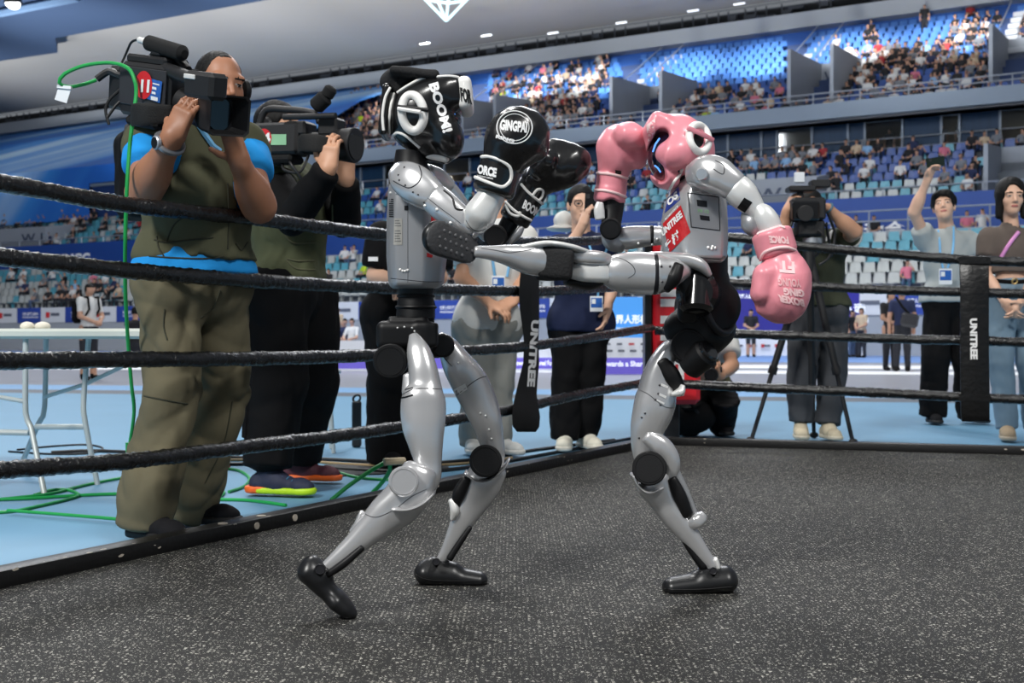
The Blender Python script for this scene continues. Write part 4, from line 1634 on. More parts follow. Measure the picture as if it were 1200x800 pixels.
MB().tube([P(527, 132.5, -.056), P(530, 132, -.052), P(533, 134.5, -.046)], .0028, 6).obj('visor_light', visor_glow, root1)
mb = MB()
f = SDF().u(Box(P(487, 90.5, 0), (A.m(29), .07, A.m(5.5)), frame((.12, 0, 1), (1, 0, -.10)), .012)).u(Cap(P(460, 97, 0), P(470, 104, 0), .03), .02)
f.disp = fold_noise(.003, 30, 5)
f.obj('head_cloth', mesh_k, root1, .005)
f = SDF().u(Cap(P(500, 180, -.02), P(522, 186, -.02), .012, .01)).u(Cap(P(500, 181, .03), P(522, 188, .0), .012, .01), .01)
f.obj('chin_strap', pip_w, root1, .004)
# near glove
g1 = glove(A, leather_k, pip_w, [(Ell(P(604, 160, -.21), (A.m(31), .058, A.m(31)), frame((.25, 0, 1), (1, 0, -.25))), 0), (Ell(P(614, 156, -.2), (A.m(27), .055, A.m(25))), .03),
                              (Cap(P(622, 158, -.19), P(630, 176, -.2), A.m(13), A.m(11)), .02), (Cap(P(591, 188, -.205), P(598, 170, -.21), A.m(24), A.m(26)), .03)], 'boxing_glove')
c1 = SDF().u(Cyl(P(577, 228, -.2), P(590, 187, -.203), A.m(23.5), .012)).obj('cuff', leather_k, g1, .0036)
tr = tree_of(g1)
trc = tree_of(c1)
for r_ in (20.5, 16.8):
    band_on(tr, [(603 + r_ * math.cos(t), 149.5 + r_ * .92 * math.sin(t)) for t in np.linspace(0, 6.2832, 20, endpoint=False)], .0014 if r_ > 18 else .0009, closed=True).obj('emblem_ring', ink, g1)
letters_on(tr, 'GINGPAI', (602, 148), (31, 3.5), (1, -12.5), bold=.05).obj('lettering', ink, g1, smooth=0)
letters_on(tr, 'RING', (592, 162.8), (21, 6), (1, -4), bold=.05).obj('lettering', ink, g1, smooth=0)
letters_on(trc, 'FORCE', (569.5, 200), (25, 5.5), (1.5, -11), bold=.06, lift=.002).obj('lettering', ink, c1, smooth=0)
letters_on(trc, 'BOXING SERIES', (569, 207.8), (18, 3.6), (.4, -1.8), bold=.02, lift=.002).obj('lettering', ink, c1, smooth=0)
for pts in ([(564, 184), (575, 184), (588, 189), (597, 196), (599, 206), (596, 214), (588, 219), (575, 215), (563, 210), (555, 207)], [(553, 220.5), (565, 224), (580, 229), (594, 236)]):
    band_on(trc, pts, .0042, sub=8).obj('piping', pip_w, c1)
# far glove
g2 = glove(A, leather_k, pip_w, [(Ell(P(664, 194, .13), (A.m(31), .055, A.m(25)), frame((-.5, 0, 1), (1, 0, .4))), 0), (Ell(P(650, 184, .14), (A.m(26), .05, A.m(22))), .02), (Cap(P(632, 196, .09), P(640, 188, .08), A.m(12), A.m(13)), .012),
                              (Cap(P(630, 212, .15), P(648, 200, .14), A.m(21), A.m(23)), .03)], 'boxing_glove')
c2 = SDF().u(Cyl(P(601, 260, .17), P(632, 208, .15), A.m(20), .012)).obj('cuff', leather_k, g2, .004)
trc = tree_of(c2)
letters_on(trc, 'BOOM', (622, 244), (17, 11), (4, -10), bold=.05, lift=.002).obj('lettering', ink, c2, smooth=0)
for pts in ([(611, 216), (620, 226), (632, 236), (638, 240)], [(592, 236), (602, 246), (614, 254), (622, 258)], [(593, 241), (598, 250), (607, 253), (610, 248)], [(624, 229), (630, 222), (636, 223), (635, 230), (631, 235)]):
    band_on(trc, pts, .0038, sub=8).obj('piping', pip_w, c2)

# ---- robot in the pink headguard, kicking --------------------------------------
root2 = thing('humanoid_robot', 'silver humanoid robot in pink headguard and pink boxing gloves kicking one leg out', 'robot', (W(815, 400, 3.1).x, 3.12, 0))
B = Bot(3.1, root2)
P = B.P
# torso: chest turned to the left and towards us, side plate to the right
def ring2(y, xs, k=1.0):
    # front-left edge, front right corner chamfer, side, back
    base = [(0, .02), (2, -.012), (24, -.075), (31, -.085), (74, -.075), (80, -.06), (80, .05), (64, .1), (16, .085)]
    return [P(xs[0] + (xs[1] - xs[0]) * b / 80, y, d * k) for b, d in base]
mb = MB().prism([ring2(308, (785, 846), .85), ring2(301, (777, 852)), ring2(285, (774, 853)), ring2(262, (774, 853)), ring2(240, (778, 852)), ring2(225, (784, 850)), ring2(212, (793, 845), .9), ring2(204, (802, 838), .6)])
torso2 = mb.obj('torso', silver, root2, smooth=40, fix=True, bevel=.006, seg=3)
tr = tree_of(torso2)
hp = patch_on(tr, [(806, 226), (842, 231), (843.5, 270), (810, 266)], 6, 6, lift=.001).obj('side_hatch', grey_metal, torso2, smooth=0)
for q in ([(816, 234), (828, 235.5), (828.5, 243), (817, 241.5)], [(819.5, 252), (831, 253.5), (831.5, 259), (820.5, 257.5)]):
    patch_on(tr, q, 3, 3, lift=.002).obj('port', screw_d, torso2, smooth=0)
letters_on(tr, 'F8 12', (824, 247.5), (13, 1.5), (0, -4), bold=.03, lift=.0022).obj('lettering', mat('ink_pale_green', srgb(150, 190, 150), .5), torso2, smooth=0)
for a_, b_ in (((806, 226), (842, 231)), ((842, 231), (843.5, 270)), ((843.5, 270), (810, 266)), ((810, 266), (806, 226))):
    band_on(tr, [a_, ((a_[0] + b_[0]) / 2, (a_[1] + b_[1]) / 2), b_], .0011, lift=.001).obj('hatch_seam', screw_d, torso2)
B.screws(tr, [(830, 290), (834, 291.5), (838, 290.5), (835, 289)], 2.0)
band_on(tr, [(812, 300), (830, 302.5), (852, 304)], .0011, lift=0).obj('panel_seam', screw_d, torso2)
patch_on(tr, [(783, 232), (795.5, 219), (797.5, 234), (779, 250)], 6, 6).obj('chest_decal', blue_dec, torso2, smooth=0)
patch_on(tr, [(777, 262), (798, 240.5), (809, 272), (785, 296)], 8, 8).obj('chest_decal', red_dec, torso2, smooth=0)
letters_on(tr, 'OS', (789, 233), (12, -11), (-2, -8), bold=.05, lift=.003).obj('lettering', ink, torso2, smooth=0)
letters_on(tr, 'UNITREE', (788, 262), (23, -23.5), (-2.5, -7.5), bold=.05, lift=.003).obj('lettering', ink, torso2, smooth=0)
letters_on(tr, '宇树', (789, 282), (15, -16), (-3, -12), bold=.05, lift=.003).obj('lettering', ink, torso2, smooth=0)
letters_on(tr, 'ROBOTICS', (788, 249.5), (15, -16), (-.6, -2), bold=.03, lift=.003).obj('lettering', ink, torso2, smooth=0)
# waist, pelvis, hips
MB().tube([P(826, 302, .02), P(828, 318, .02), P(830, 332, .02)], [.06, .055, .05], 24).obj('waist', r_black, root2, smooth=40)
f = SDF().u(Cap(P(827, 330, .03), P(826, 392, .03), .062, .06)).u(Cyl(P(838, 358, -.02), P(820, 360, .1), .075, .015), .01)
f.u(Cap(P(800, 385, .03), P(840, 385, .05), .05), .02)
f.obj('pelvis', r_black, root2, .004)
MB().torus(P(842, 358, -.02), (.75, -.6, .2), .072, .010, 40, 10).obj('hip_ring', screw_d, root2)
mb = MB().cyl(P(816, 342, -.125), P(822, 345, -.03), B.m(24), 40, ch=.012)
mb.cyl(P(816, 366, -.11), P(818, 322, -.08), B.m(19), 32, ch=.01)
mb.obj('hip_motor', r_gloss, root2, smooth=40)
B.loft('hip_guard', [(798, 318, 10, -.1), (808, 342, 14, -.09), (806, 370, 12, -.06)], mt=r_black)
# kicking leg
hs = B.loft('hip_shell', [(762, 303, 8, -.11, 1.6), (785, 304, 8.5, -.115, 1.6), (808, 306, 8, -.12, 1.6), (822, 312, 7, -.125, 1.6), (831, 322, 3.5, -.125, 1.6)], e=2.6)
th = B.loft('thigh_shell', [(705, 319, 12, -.14), (716, 319, 19, -.138), (730, 319.5, 22.5, -.135), (748, 320, 24, -.13), (764, 321, 23.5, -.127)], e=2.4)
tr = tree_of(th)
band_on(tr, [(712, 301), (728, 303), (741, 311), (744, 320), (736, 326)], .0009, lift=0).obj('panel_seam', screw_d, th)
B.loft('thigh_ring', [(765.5, 321, 23.6, -.127), (767.5, 321, 23.6, -.127)], mt=screw_d, cap=.1, sub=2)
tk = B.loft('thigh_link', [(769, 321, 23.2, -.126), (780, 320, 20, -.124), (790, 317, 17, -.12), (800, 314, 13, -.115)], e=2.4)
tr = tree_of(tk)
B.screws(tr, [(775, 312), (785, 312), (776, 330), (788, 318)], 1.5, screw_d)
B.loft('thigh_clamp', [(780, 338, 6, -.14, 2), (788, 326, 9, -.14, 2), (794, 312, 7, -.14, 2)], mt=r_black)
kb = B.loft('knee_block', [(672, 318, 9, -.155, 1.3), (684, 319, 11, -.155, 1.4), (700, 320, 11, -.15, 1.4), (711, 321, 9.5, -.145, 1.3)], e=4, mt=silver_pale)
B.loft('knee_block', [(668, 301, 6, -.165, 2.2), (684, 302, 8.5, -.16, 2.1), (700, 303, 8.5, -.155, 2), (711, 304, 6.5, -.15, 1.8)], e=3.6)
B.loft('knee_slot', [(712, 314, 2, -.165), (724, 312, 6, -.165), (738, 315, 7, -.15)], mt=grey_metal, thick=.8)
B.loft('knee_underside', [(664, 330, 4, -.14, 3), (690, 334, 6, -.13, 3), (706, 331, 3, -.13, 3)], mt=r_black)
kw = SDF().u(Box(P(650, 310, -.185), (B.m(20), .045, B.m(17)), frame((.08, 0, 1), (1, 0, -.12)), .012))
kw.disp = fold_noise(.003, 40, 8)
kw.obj('knee_sleeve', mesh_k, root2, .0042)
sh = B.loft('shin_shell', [(558, 295, 6.5, -.235, 1.3), (572, 296, 7.5, -.232, 1.3), (590, 298, 10.5, -.225, 1.2), (606, 301, 14, -.215), (620, 303.5, 17, -.205), (634, 306, 17, -.195), (650, 308, 15, -.185)], e=2.6)
tr = tree_of(sh)
band_on(tr, [(564, 291), (580, 293), (596, 296), (612, 294), (630, 291)], .0009, lift=0).obj('panel_seam', screw_d, sh)
B.loft('shin_plate', [(610, 290, 2.5, -.22, 3), (640, 286, 3.5, -.2, 5), (668, 290, 3.5, -.18, 5), (690, 296, 2.5, -.165, 4)], e=3, mt=silver_pale)
# kicking foot: sole towards us
c = np.array(P(529, 285.5, -.275))
lx = nrm(np.array(P(502, 275.5, -.33)) - np.array(P(556, 298, -.225)))
nz = nrm(np.cross(lx, np.array([.30, .12, 1.0])))
nz = nz if nz[1] < 0 else -nz
Mx = frame(nz, lx)
f = SDF().u(Cap(c + lx * .048, c - lx * .045, .040, .033, side=nz, flat=.62)).u(Cap(c + lx * .03 - nz * .012, c - lx * .05 - nz * .03, .028, .028), .02)
f.i(Half(c + nz * .012, nz), .004)
f.obj('foot', shoe_rub, root2, .0036)
f = SDF().u(Cap(c + lx * .048 + nz * .012, c - lx * .045 + nz * .012, .0405, .033, side=nz, flat=.16))
so = f.obj('sole', mat('sole_grey', srgb(70, 70, 72), .7, var=.35, scale=40, bump=.2, bscale=150), root2, .0036)
tr = tree_of(so)
mb = MB()
for i in range(-3, 4):
    for j in (-1, 0, 1):
        q = c + lx * (i * .018 + (j % 2) * .009) + nrm(np.cross(nz, lx)) * (j * .019) + nz * .0175
        if abs(i) == 3 and j:
            continue
        mb.ball(q, (.0045, .0045, .003), 8, rot=Mx)
lg = mb.obj('sole_stud', mat('stud_pale', srgb(98, 98, 100), .7), so)
lg['kind'] = 'stuff'
# standing leg
B.disc('hip_joint', 803, 408, 20, -.03, .08, r_black, (4, -3), n=40)
MB().cyl(P(806, 430, .0), P(829, 412, -.04), B.m(17), 30, ch=.006).obj('hip_motor', r_black, root2, smooth=35)
MB().cyl(P(826, 414, -.035), P(832, 409, -.045), B.m(14), 30, ch=.004).obj('hip_motor_cap', r_gloss, root2, smooth=35)
th = B.loft('thigh_shell', [(793, 396, 5, .03, 2.4), (783, 410, 11, .03, 1.7), (774, 428, 15, .03, 1.4), (769, 446, 18.5, .03, 1.2), (769, 462, 23.5, .03), (765.5, 480, 24, .03), (759, 500, 20.5, .028), (754.5, 518, 15.5, .026), (754, 534, 12.5, .024), (756, 546, 10, .02)], e=2.6)
tr = tree_of(th)
band_on(tr, [(747, 456), (760, 462), (778, 476), (791, 478)], .0009, lift=0).obj('panel_seam', screw_d, th)
for q in ([(775, 449), (783, 452.5), (782, 455), (774, 451.5)], [(772, 460), (781, 464), (780, 467), (771, 462.5)], [(770, 467.5), (779, 472), (778, 474), (769, 469)]):
    patch_on(tr, q, 2, 2).obj('panel_slot', silver_pale, th, smooth=0)
B.screws(tr, [(773, 451), (771.5, 461), (768, 468), (752, 489), (749, 513), (756, 484), (774, 474)], 1.4, screw_d)
B.loft('thigh_clamp', [(776, 424, 9, .0), (786, 440, 11, .0), (795, 452, 8, .0)], mt=r_black)
B.loft('thigh_clip', [(788, 462, 2.5, -.02, 2), (797, 459, 5, -.02, 2), (800, 452, 3, -.02, 2)], mt=silver_pale)
B.loft('knee_link', [(759, 512, 9, .0), (772, 521, 12.5, .0), (783, 533, 12, .0), (787, 548, 10, .0), (782, 562, 7, .0)], e=2.5, mt=silver)
B.disc('knee_joint', 761.5, 548.5, 19.8, -.07, .02, joint_black, (-.5, 0), n=44)
sh = B.loft('shin_shell', [(766, 565, 22, .01, .8), (777, 584, 17.5, .01, .9), (789, 603, 15, .009), (803, 621, 13, .007), (815, 637, 10.5, .005), (826, 652, 8.5, .003), (836, 664, 6.5, .0)], e=2.7)
tr = tree_of(sh)
B.loft('knee_lip', [(741, 556, 2, .0, 11), (747, 568, 2, .0, 14), (758, 574, 2.2, .0, 13), (776, 570, 1.6, .0, 10)], e=3, mt=silver, cap=.4)
B.loft('calf_strut', [(792, 554, 5.5, .0), (800, 570, 5, .0), (808, 588, 4.5, .0), (814, 602, 4, .0)], mt=grey_metal)
B.loft('calf_actuator', [(788, 562, 6, -.015), (796, 580, 8, -.015), (805, 602, 7, -.012)], mt=r_black)
B.loft('calf_cup', [(804, 613, 5, .0, 1.6), (813, 611, 9, .0, 1.6), (821, 606, 8, .0, 1.4), (824, 603, 5, 0, 1.4)], e=3.2, mt=silver)
B.loft('shin_rod', [(795, 622, 3, .0), (808, 642, 4.2, .0), (824, 664, 5, .0)], mt=r_black, thick=1.5)
B.disc('ankle_joint', 836, 669, 4.4, -.045, .05, screw_d)
B.loft('ankle_clevis', [(838, 655, 3.4, .0, 2.2), (841, 664, 3.4, .0, 2.2), (840, 671, 2.6, .0, 2.2)], mt=silver_pale)
f = SDF().u(Cap(P(850, 680, 0), P(788, 688, 0), B.m(15), B.m(12), side=(0, 1, 0), flat=1.35)).u(Cap(P(850, 672, 0), P(824, 674, 0), B.m(7.5), B.m(9), side=(0, 1, 0), flat=1.3), .018)
f.i(Half((0, 0, .001), (0, 0, -1)), .004)
ft = f.obj('foot', shoe_rub, root2, .0036)
band_on(tree_of(ft), [(778, 690), (800, 691), (830, 690), (862, 687)], .0014, lift=0).obj('sole_edge', r_black, ft)
# near arm hanging to the right
sh2 = B.loft('shoulder_shell', [(814, 205, 14, -.09), (826, 203, 20, -.11), (840, 206, 21, -.125), (852, 213, 18, -.135), (860, 218.5, 16.5, -.138)], e=2.7)
tr = tree_of(sh2)
B.disc('shoulder_cap', 822, 204, 7.2, -.172, -.12, silver, n=30, inner=False)
band_on(tr, [(838, 188), (848, 194), (847, 204), (836, 198)], .0011, lift=0).obj('panel_seam', screw_d, sh2)
B.loft('arm_joint_ring', [(860.5, 219, 16, -.138), (863, 221, 16, -.139)], mt=r_black, cap=.1, sub=2)
ua = B.loft('upper_arm_shell', [(863, 221, 16.5, -.14), (871, 229, 16.5, -.143), (880, 239, 13.5, -.146), (888, 249, 10, -.15), (893, 258, 9, -.152)], e=2.6, mt=silver_pale)
tr = tree_of(ua)
patch_on(tr, [(864, 243), (872, 231.5), (881.5, 237), (873, 249)], 4, 4).obj('arm_recess', r_black, ua, smooth=0)
eb = B.loft('elbow_shell', [(876, 251, 8, -.13), (880, 259, 12, -.135), (884, 267, 11, -.14), (889, 273, 6, -.14)], mt=grey_metal, e=2.3)
fa = B.loft('forearm_shell', [(887, 242, 6, -.16), (893, 249, 11, -.16), (899, 259, 13, -.16), (904, 270, 12.5, -.16), (909, 282, 12, -.16)], e=2.4, mt=silver_pale)
# near glove hangs fist down
g3 = glove(B, leather_p, pip_p, [(Ell(P(921, 338, -.165), (B.m(27), .058, B.m(37)), frame((.08, 0, 1), (1, 0, -.08))), 0), (Ell(P(912, 350, -.17), (B.m(26), .056, B.m(24))), .03),
                              (Cap(P(895, 322, -.2), P(892, 343, -.2), B.m(12.5), B.m(12)), .008), (Cap(P(914, 300, -.165), P(919, 325, -.165), B.m(19), B.m(25)), .03), (Cap(P(889, 345, -.19), P(894, 362, -.18), B.m(6), B.m(7)), .012)], 'boxing_glove')
c3 = SDF().u(Cyl(P(903, 270, -.162), P(912, 300, -.165), B.m(22.5), .012)).obj('cuff', leather_p, g3, .0036)
tr, trc = tree_of(g3), tree_of(c3)
letters_on(trc, 'FORCE', (912.5, 281), (-22, -1.5), (2, 9), bold=.06, lift=.002).obj('lettering', print_p, c3, smooth=0)
for pts in ([(891, 304), (896, 296), (908, 291), (922, 290), (934, 294)], [(888, 275), (897, 268), (908, 265), (919, 267)]):
    band_on(trc, pts, .0042, sub=8).obj('piping', pip_p, c3)
letters_on(tr, 'YOUNG', (925, 331), (-26, -2), (1, 9.5), bold=.04).obj('lettering', mat('print_mid_pink', srgb(246, 188, 192), .5), g3, smooth=0)
letters_on(tr, 'GING', (930, 342.5), (-24, -2.5), (1, 9), bold=.06).obj('lettering', print_p, g3, smooth=0)
letters_on(tr, 'BOXER', (927, 352), (-30, -6), (2, 9), bold=.06).obj('lettering', print_p, g3, smooth=0)
letters_on(tr, 'FT', (922, 313), (-18, -1.5), (1, 14), bold=.06).obj('lettering', print_p, g3, smooth=0)
# far arm, raised
B.loft('shoulder_shell', [(797, 266, 11, .07), (788, 272, 12, .08), (780, 276, 11, .09)], mt=r_black)
ua = B.loft('upper_arm_shell', [(778, 276, 11.5, .09), (764, 276.5, 12, .1), (748, 277.5, 13.5, .1), (734, 279, 14, .1), (722, 280, 12, .1)], e=2.5)
B.screws(tree_of(ua), [(764, 286), (748, 285), (770, 280)], 1.6)
B.loft('arm_joint_ring', [(762, 276, 12.6, .1), (764, 276, 12.6, .1)], mt=r_black, cap=.1, sub=2)
B.loft('elbow_shell', [(712, 273, 9, .1), (718, 281, 13, .1), (728, 285, 12, .1)], mt=grey_metal)
B.disc('elbow_joint', 716, 268, 13, .03, .12, r_black, (-.5, 0), n=40)
B.loft('forearm_link', [(716, 262, 12, .11), (718, 246, 13, .12), (720, 226, 13.5, .12)], mt=r_black)
B.loft('forearm_bracket', [(703, 256, 6, .08), (702, 246, 6.5, .08), (703, 238, 4.5, .08)], mt=silver_pale, thick=.6)
g4 = glove(B, leather_p, pip_p, [(Ell(P(724, 172, .1), (B.m(25), .055, B.m(27)), frame((.15, 0, 1), (1, 0, -.1))), 0), (Ell(P(738, 160, .05), (B.m(21), .045, B.m(16.5)), frame((.3, 0, 1), (1, 0, -.35))), .007),
                              (Cap(P(720, 198, .12), P(722, 178, .11), B.m(20), B.m(22)), .02), (Cap(P(748, 188, .09), P(752, 172, .08), B.m(9), B.m(9)), .015), (Cap(P(728, 186, .09), P(744, 184, .09), B.m(16), B.m(12)), .02)], 'boxing_glove')
c4 = SDF().u(Cyl(P(715.5, 226, .12), P(718, 200, .12), B.m(19), .012)).u(Cyl(P(713.5, 238, .12), P(716, 220, .12), B.m(19.5), .010), .006).s_(Ell(P(717, 244, .06), (B.m(11), .12, B.m(13))), .008).obj('cuff', leather_p, g4, .0036)
tr, trc = tree_of(g4), tree_of(c4)
for pts in ([(700, 203), (712, 203.5), (724, 206), (735, 209)], [(697.5, 223), (708, 223), (722, 226.5), (733, 231)]):
    band_on(trc, pts, .004, sub=8).obj('piping', pip_p, c4)
patch_on(tr, [(721, 199), (728, 200), (728, 204), (721, 204)], 3, 3).obj('vent_hole', r_black, g4, smooth=0)
# neck and pink headguard
MB().tube([P(808, 210, .02), P(806, 196, .01), P(804, 182, 0)], [.055, .048, .045], 24).obj('neck', r_black, root2)
f = SDF().u(Ell(P(793, 172, .0), (B.m(36), .09, B.m(38))))
f.u(Box(P(768, 150, -.0), (B.m(12), .075, B.m(14)), frame((.5, 0, 1), (1, 0, -.5)), .02), .03)
f.u(Ell(P(788, 181, -.075), (B.m(22), .034, B.m(16)), frame((-.2, 0, 1), (1, 0, .2))), .022)
f.u(Ell(P(779, 208, -.02), (B.m(18), .06, B.m(13)), frame((.5, 0, 1), (1, 0, -.5))), .012)
f.u(Ell(P(818, 178, .02), (B.m(19), .075, B.m(28))), .02)
f.s_(Cap(P(775, 160, -.06), P(765, 186, -.06), .019, .022, side=(0, 1, 0), flat=5), .008)
f.s_(Cap(P(765, 187, -.06), P(776, 208, -.06), .021, .012, side=(0, 1, 0), flat=5), .008)
f.u(Ell(P(790, 178.5, -.058), (B.m(22), .045, B.m(16)), frame((-.2, 0, 1), (1, 0, .2))), .012)
head2 = f.obj('headguard', leather_p, root2, .0036)
tr = tree_of(head2)
MB().ball(P(784, 183, -.0), (B.m(25), .084, B.m(31)), 32).obj('visor', visor_m, root2)
mb = MB()
mb.tube([P(765, 178, -.064), P(768, 169, -.070), P(773, 162, -.072)], .0022, 6)
mb.tube([P(767, 194, -.066), P(771, 197, -.070), P(774, 202, -.070)], .0022, 6)
for i, part_ in enumerate((mb,)):
    lo_ = part_.obj('visor_light', visor_glow, root2)
    lo_['kind'] = 'stuff'
band_on(tr, [(818.5 + 11 * math.cos(t) + 2 * math.sin(t), 162.5 + 15.5 * math.sin(t)) for t in np.linspace(0, 6.2832, 16, endpoint=False)], B.m(4.6), closed=True, n=12).obj('ear_ring', pip_w, head2)
patch_on(tr, [(818.5 + 6 * sx, 162.5 + 10 * sy) for sx, sy in ((-1, -1), (1, -1), (1, 1), (-1, 1))], 5, 5, ellipse=True).obj('ear_opening', r_black, head2)
p0, p1 = on(tr, 804, 153, .012), on(tr, 831, 166, .012)
if p0 and p1:
    MB().loft([(p0 + Vector((0, -.002, 0)), B.m(2.6), .003), ((p0 + p1) / 2 + Vector((0, -.008, 0)), B.m(2.8), .003), (p1 + Vector((0, -.002, 0)), B.m(2.6), .003)], n=12, e=4).obj('ear_strap', leather_p, head2)
patch_on(tr, [(758, 147), (768, 139), (767, 158), (760, 166)], 6, 6, lift=.002).obj('forehead_panel', pip_p, head2, smooth=0)
letters_on(tr, 'FORCE', (763.5, 153), (-6, 18), (5, 3), bold=.05, lift=.004).obj('lettering', leather_p, head2, smooth=0)
band_on(tr, [(785, 221), (790, 212), (796, 205), (799, 198)], .004).obj('piping', pip_w, head2)

# ------------------------------------------------------------------ people
skin = {
    'tan': mat('skin_tan', srgb(168, 116, 88), .5, var=.08, scale=18, bump=.04, bscale=300),
    'mid': mat('skin_mid', srgb(204, 154, 124), .5, var=.06, scale=18, bump=.03, bscale=300),
    'fair': mat('skin_fair', srgb(222, 178, 152), .5, var=.05, scale=18, bump=.03, bscale=300)}
hair_m = mat('hair_black', srgb(11, 10, 10), .6, var=.3, scale=40, bump=.35, bscale=220, stretch=(1, 1, .25), spec=.25)
eye_w = mat('eye_white', srgb(176, 166, 158), .3, var=.02)
eye_d = mat('eye_dark', srgb(24, 18, 16), .2)
lip_m = mat('lip', srgb(178, 104, 96), .45, var=.05)


def cloth(name, rgb, var=.07, rough=.85, sc=14, bump=.12, bs=420):
    """woven cloth: fine weave plus creases (ridged, warped noise)"""
    new = name not in MATS
    m = mat(name, rgb, rough, var=var, scale=sc, bump=bump, bscale=bs, spec=.2)
    if new:
        nt = m.node_tree
        b = nt.nodes['Principled BSDF']
        old = b.inputs['Normal'].links[0].from_node
        tc = nt.nodes['Texture Coordinate']
        mp = nt.nodes.new('ShaderNodeMapping')
        mp.inputs['Scale'].default_value = (1, 1, .62)
        nt.links.new(tc.outputs['Object'], mp.inputs[0])
        n = nt.nodes.new('ShaderNodeTexNoise')
        n.noise_type = 'RIDGED_MULTIFRACTAL'
        n.inputs['Scale'].default_value = 6.5
        n.inputs['Detail'].default_value = 2.2
        n.inputs['Distortion'].default_value = 1.1
        nt.links.new(mp.outputs[0], n.inputs[0])
        bp = nt.nodes.new('ShaderNodeBump')
        bp.inputs['Strength'].default_value = .55
        bp.inputs['Distance'].default_value = .018
        nt.links.new(n.outputs[0], bp.inputs['Height'])
        nt.links.new(old.outputs[0], bp.inputs['Normal'])
        nt.links.new(bp.outputs[0], b.inputs['Normal'])
    return m


def V3(a):
    return np.array(a, float)


def hand_prims(w, d, pn, th, curl=(.3, .5, .4), spread=.0, size=1.0, r=.0088, thumb=(.7, .55, .35)):
    """w wrist, d finger direction, pn palm normal (fingers curl to it), th thumb side"""
    d, pn = nrm(d), nrm(pn)
    pn = nrm(pn - d * pn.dot(d))
    ac = np.cross(pn, d)
    if ac.dot(V3(th)) < 0:
        ac = -ac
    s = size
    out = [(Box(w + d * .048 * s, (.040 * s, .046 * s, .0135 * s), np.stack([ac, d, pn], 1), .012 * s), .018),
           (Cap(w - d * .01, w + d * .03 * s, .026 * s, .024 * s, side=pn, flat=.75), .02)]
    for i, L in enumerate((.070, .080, .074, .058)):
        off = (1.5 - i) * .0195 * s
        p = w + d * (.088 - (.006 if i in (0, 3) else 0)) * s + ac * off
        a = 0.0
        dirn = nrm(d + ac * spread * (1.5 - i))
        for k, (f, c) in enumerate(zip((.45, .32, .25), curl)):
            a += c * (1 + .06 * i)
            dd = dirn * math.cos(a) + pn * math.sin(a)
            q = p + dd * L * f * s
            out.append((Cap(p, q, r * s * (1 - .06 * k), r * s * (.95 - .08 * k)), .004 if k == 0 else .002))
            p = q
    t0 = w + d * .022 * s + ac * .032 * s
    td = nrm(ac * thumb[0] + d * thumb[1] + pn * thumb[2])
    t1 = t0 + td * .040 * s
    td2 = nrm(td + d * .45 + pn * .25)
    out.append((Cap(t0, t1, .0135 * s, .0112 * s), .010))
    out.append((Cap(t1, t1 + td2 * .030 * s, .0110 * s, .0088 * s), .003))
    return out


def head_frame(fwd, up=(0, 0, 1)):
    y = nrm(fwd)
    z = nrm(V3(up) - y * y.dot(V3(up)))
    return np.stack([np.cross(y, z), y, z], 1)      # x = right of the person


def head_prims(c, M, s=1.0, female=False):
    T = lambda x, y, z: c + M @ (V3((x, y, z)) * s)
    o = [(Ell(T(0, -.008, .025), V3((.074, .094, .095)) * s, M), 0), (Ell(T(0, .022, -.035), V3((.060 if not female else .055, .068, .078)) * s, M), .03),
         (Ell(T(0, .055, -.085), V3((.030, .030, .026)) * s, M), .03),
         (Ell(T(.036, .052, -.022), V3((.024, .022, .024)) * s, M), .02), (Ell(T(-.036, .052, -.022), V3((.024, .022, .024)) * s, M), .02),
         (Cap(T(0, .088, .012), T(0, .104, -.022), .008 * s, .0115 * s), .012), (Cap(T(-.012, .094, -.028), T(.012, .094, -.028), .007 * s, .007 * s), .008),
         (Cap(T(-.045, .076, .030), T(.045, .076, .030), .010 * s, .010 * s), .02),
         (Ell(T(0, .087, -.056), V3((.022, .010, .0085)) * s, M), .008),
         (Ell(T(.076, -.005, -.005), V3((.010, .020, .032)) * s, M), .006), (Ell(T(-.076, -.005, -.005), V3((.010, .020, .032)) * s, M), .006),
         (Ell(T(.031, .077, .008), V3((.015, .012, .009)) * s, M), .006), (Ell(T(-.031, .077, .008), V3((.015, .012, .009)) * s, M), .006)]
    return o


def head_zones(c, M, s=1.0):
    def loc(P):
        return ((P - c) @ M) / s
    def brow(P):
        q = loc(P)
        return (np.abs(np.abs(q[:, 0]) - .032) < .019) & (np.abs(q[:, 2] - .030 + .12 * np.abs(np.abs(q[:, 0]) - .026)) < .0040) & (q[:, 1] > .05)
    def eye(P):
        q = loc(P)
        return (((np.abs(q[:, 0]) - .031) / .0145) ** 2 + ((q[:, 2] - .009) / .0048) ** 2 < 1) & (q[:, 1] > .05)
    def iris(P):
        q = loc(P)
        return (((np.abs(q[:, 0]) - .031) / .0078) ** 2 + ((q[:, 2] - .009) / .0052) ** 2 < 1) & (q[:, 1] > .05)
    def lip(P):
        q = loc(P)
        return (((q[:, 0]) / .023) ** 2 + ((q[:, 2] + .057) / .0085) ** 2 < 1) & (q[:, 1] > .06)
    return [(1, brow), (2, eye), (3, iris), (4, lip)]


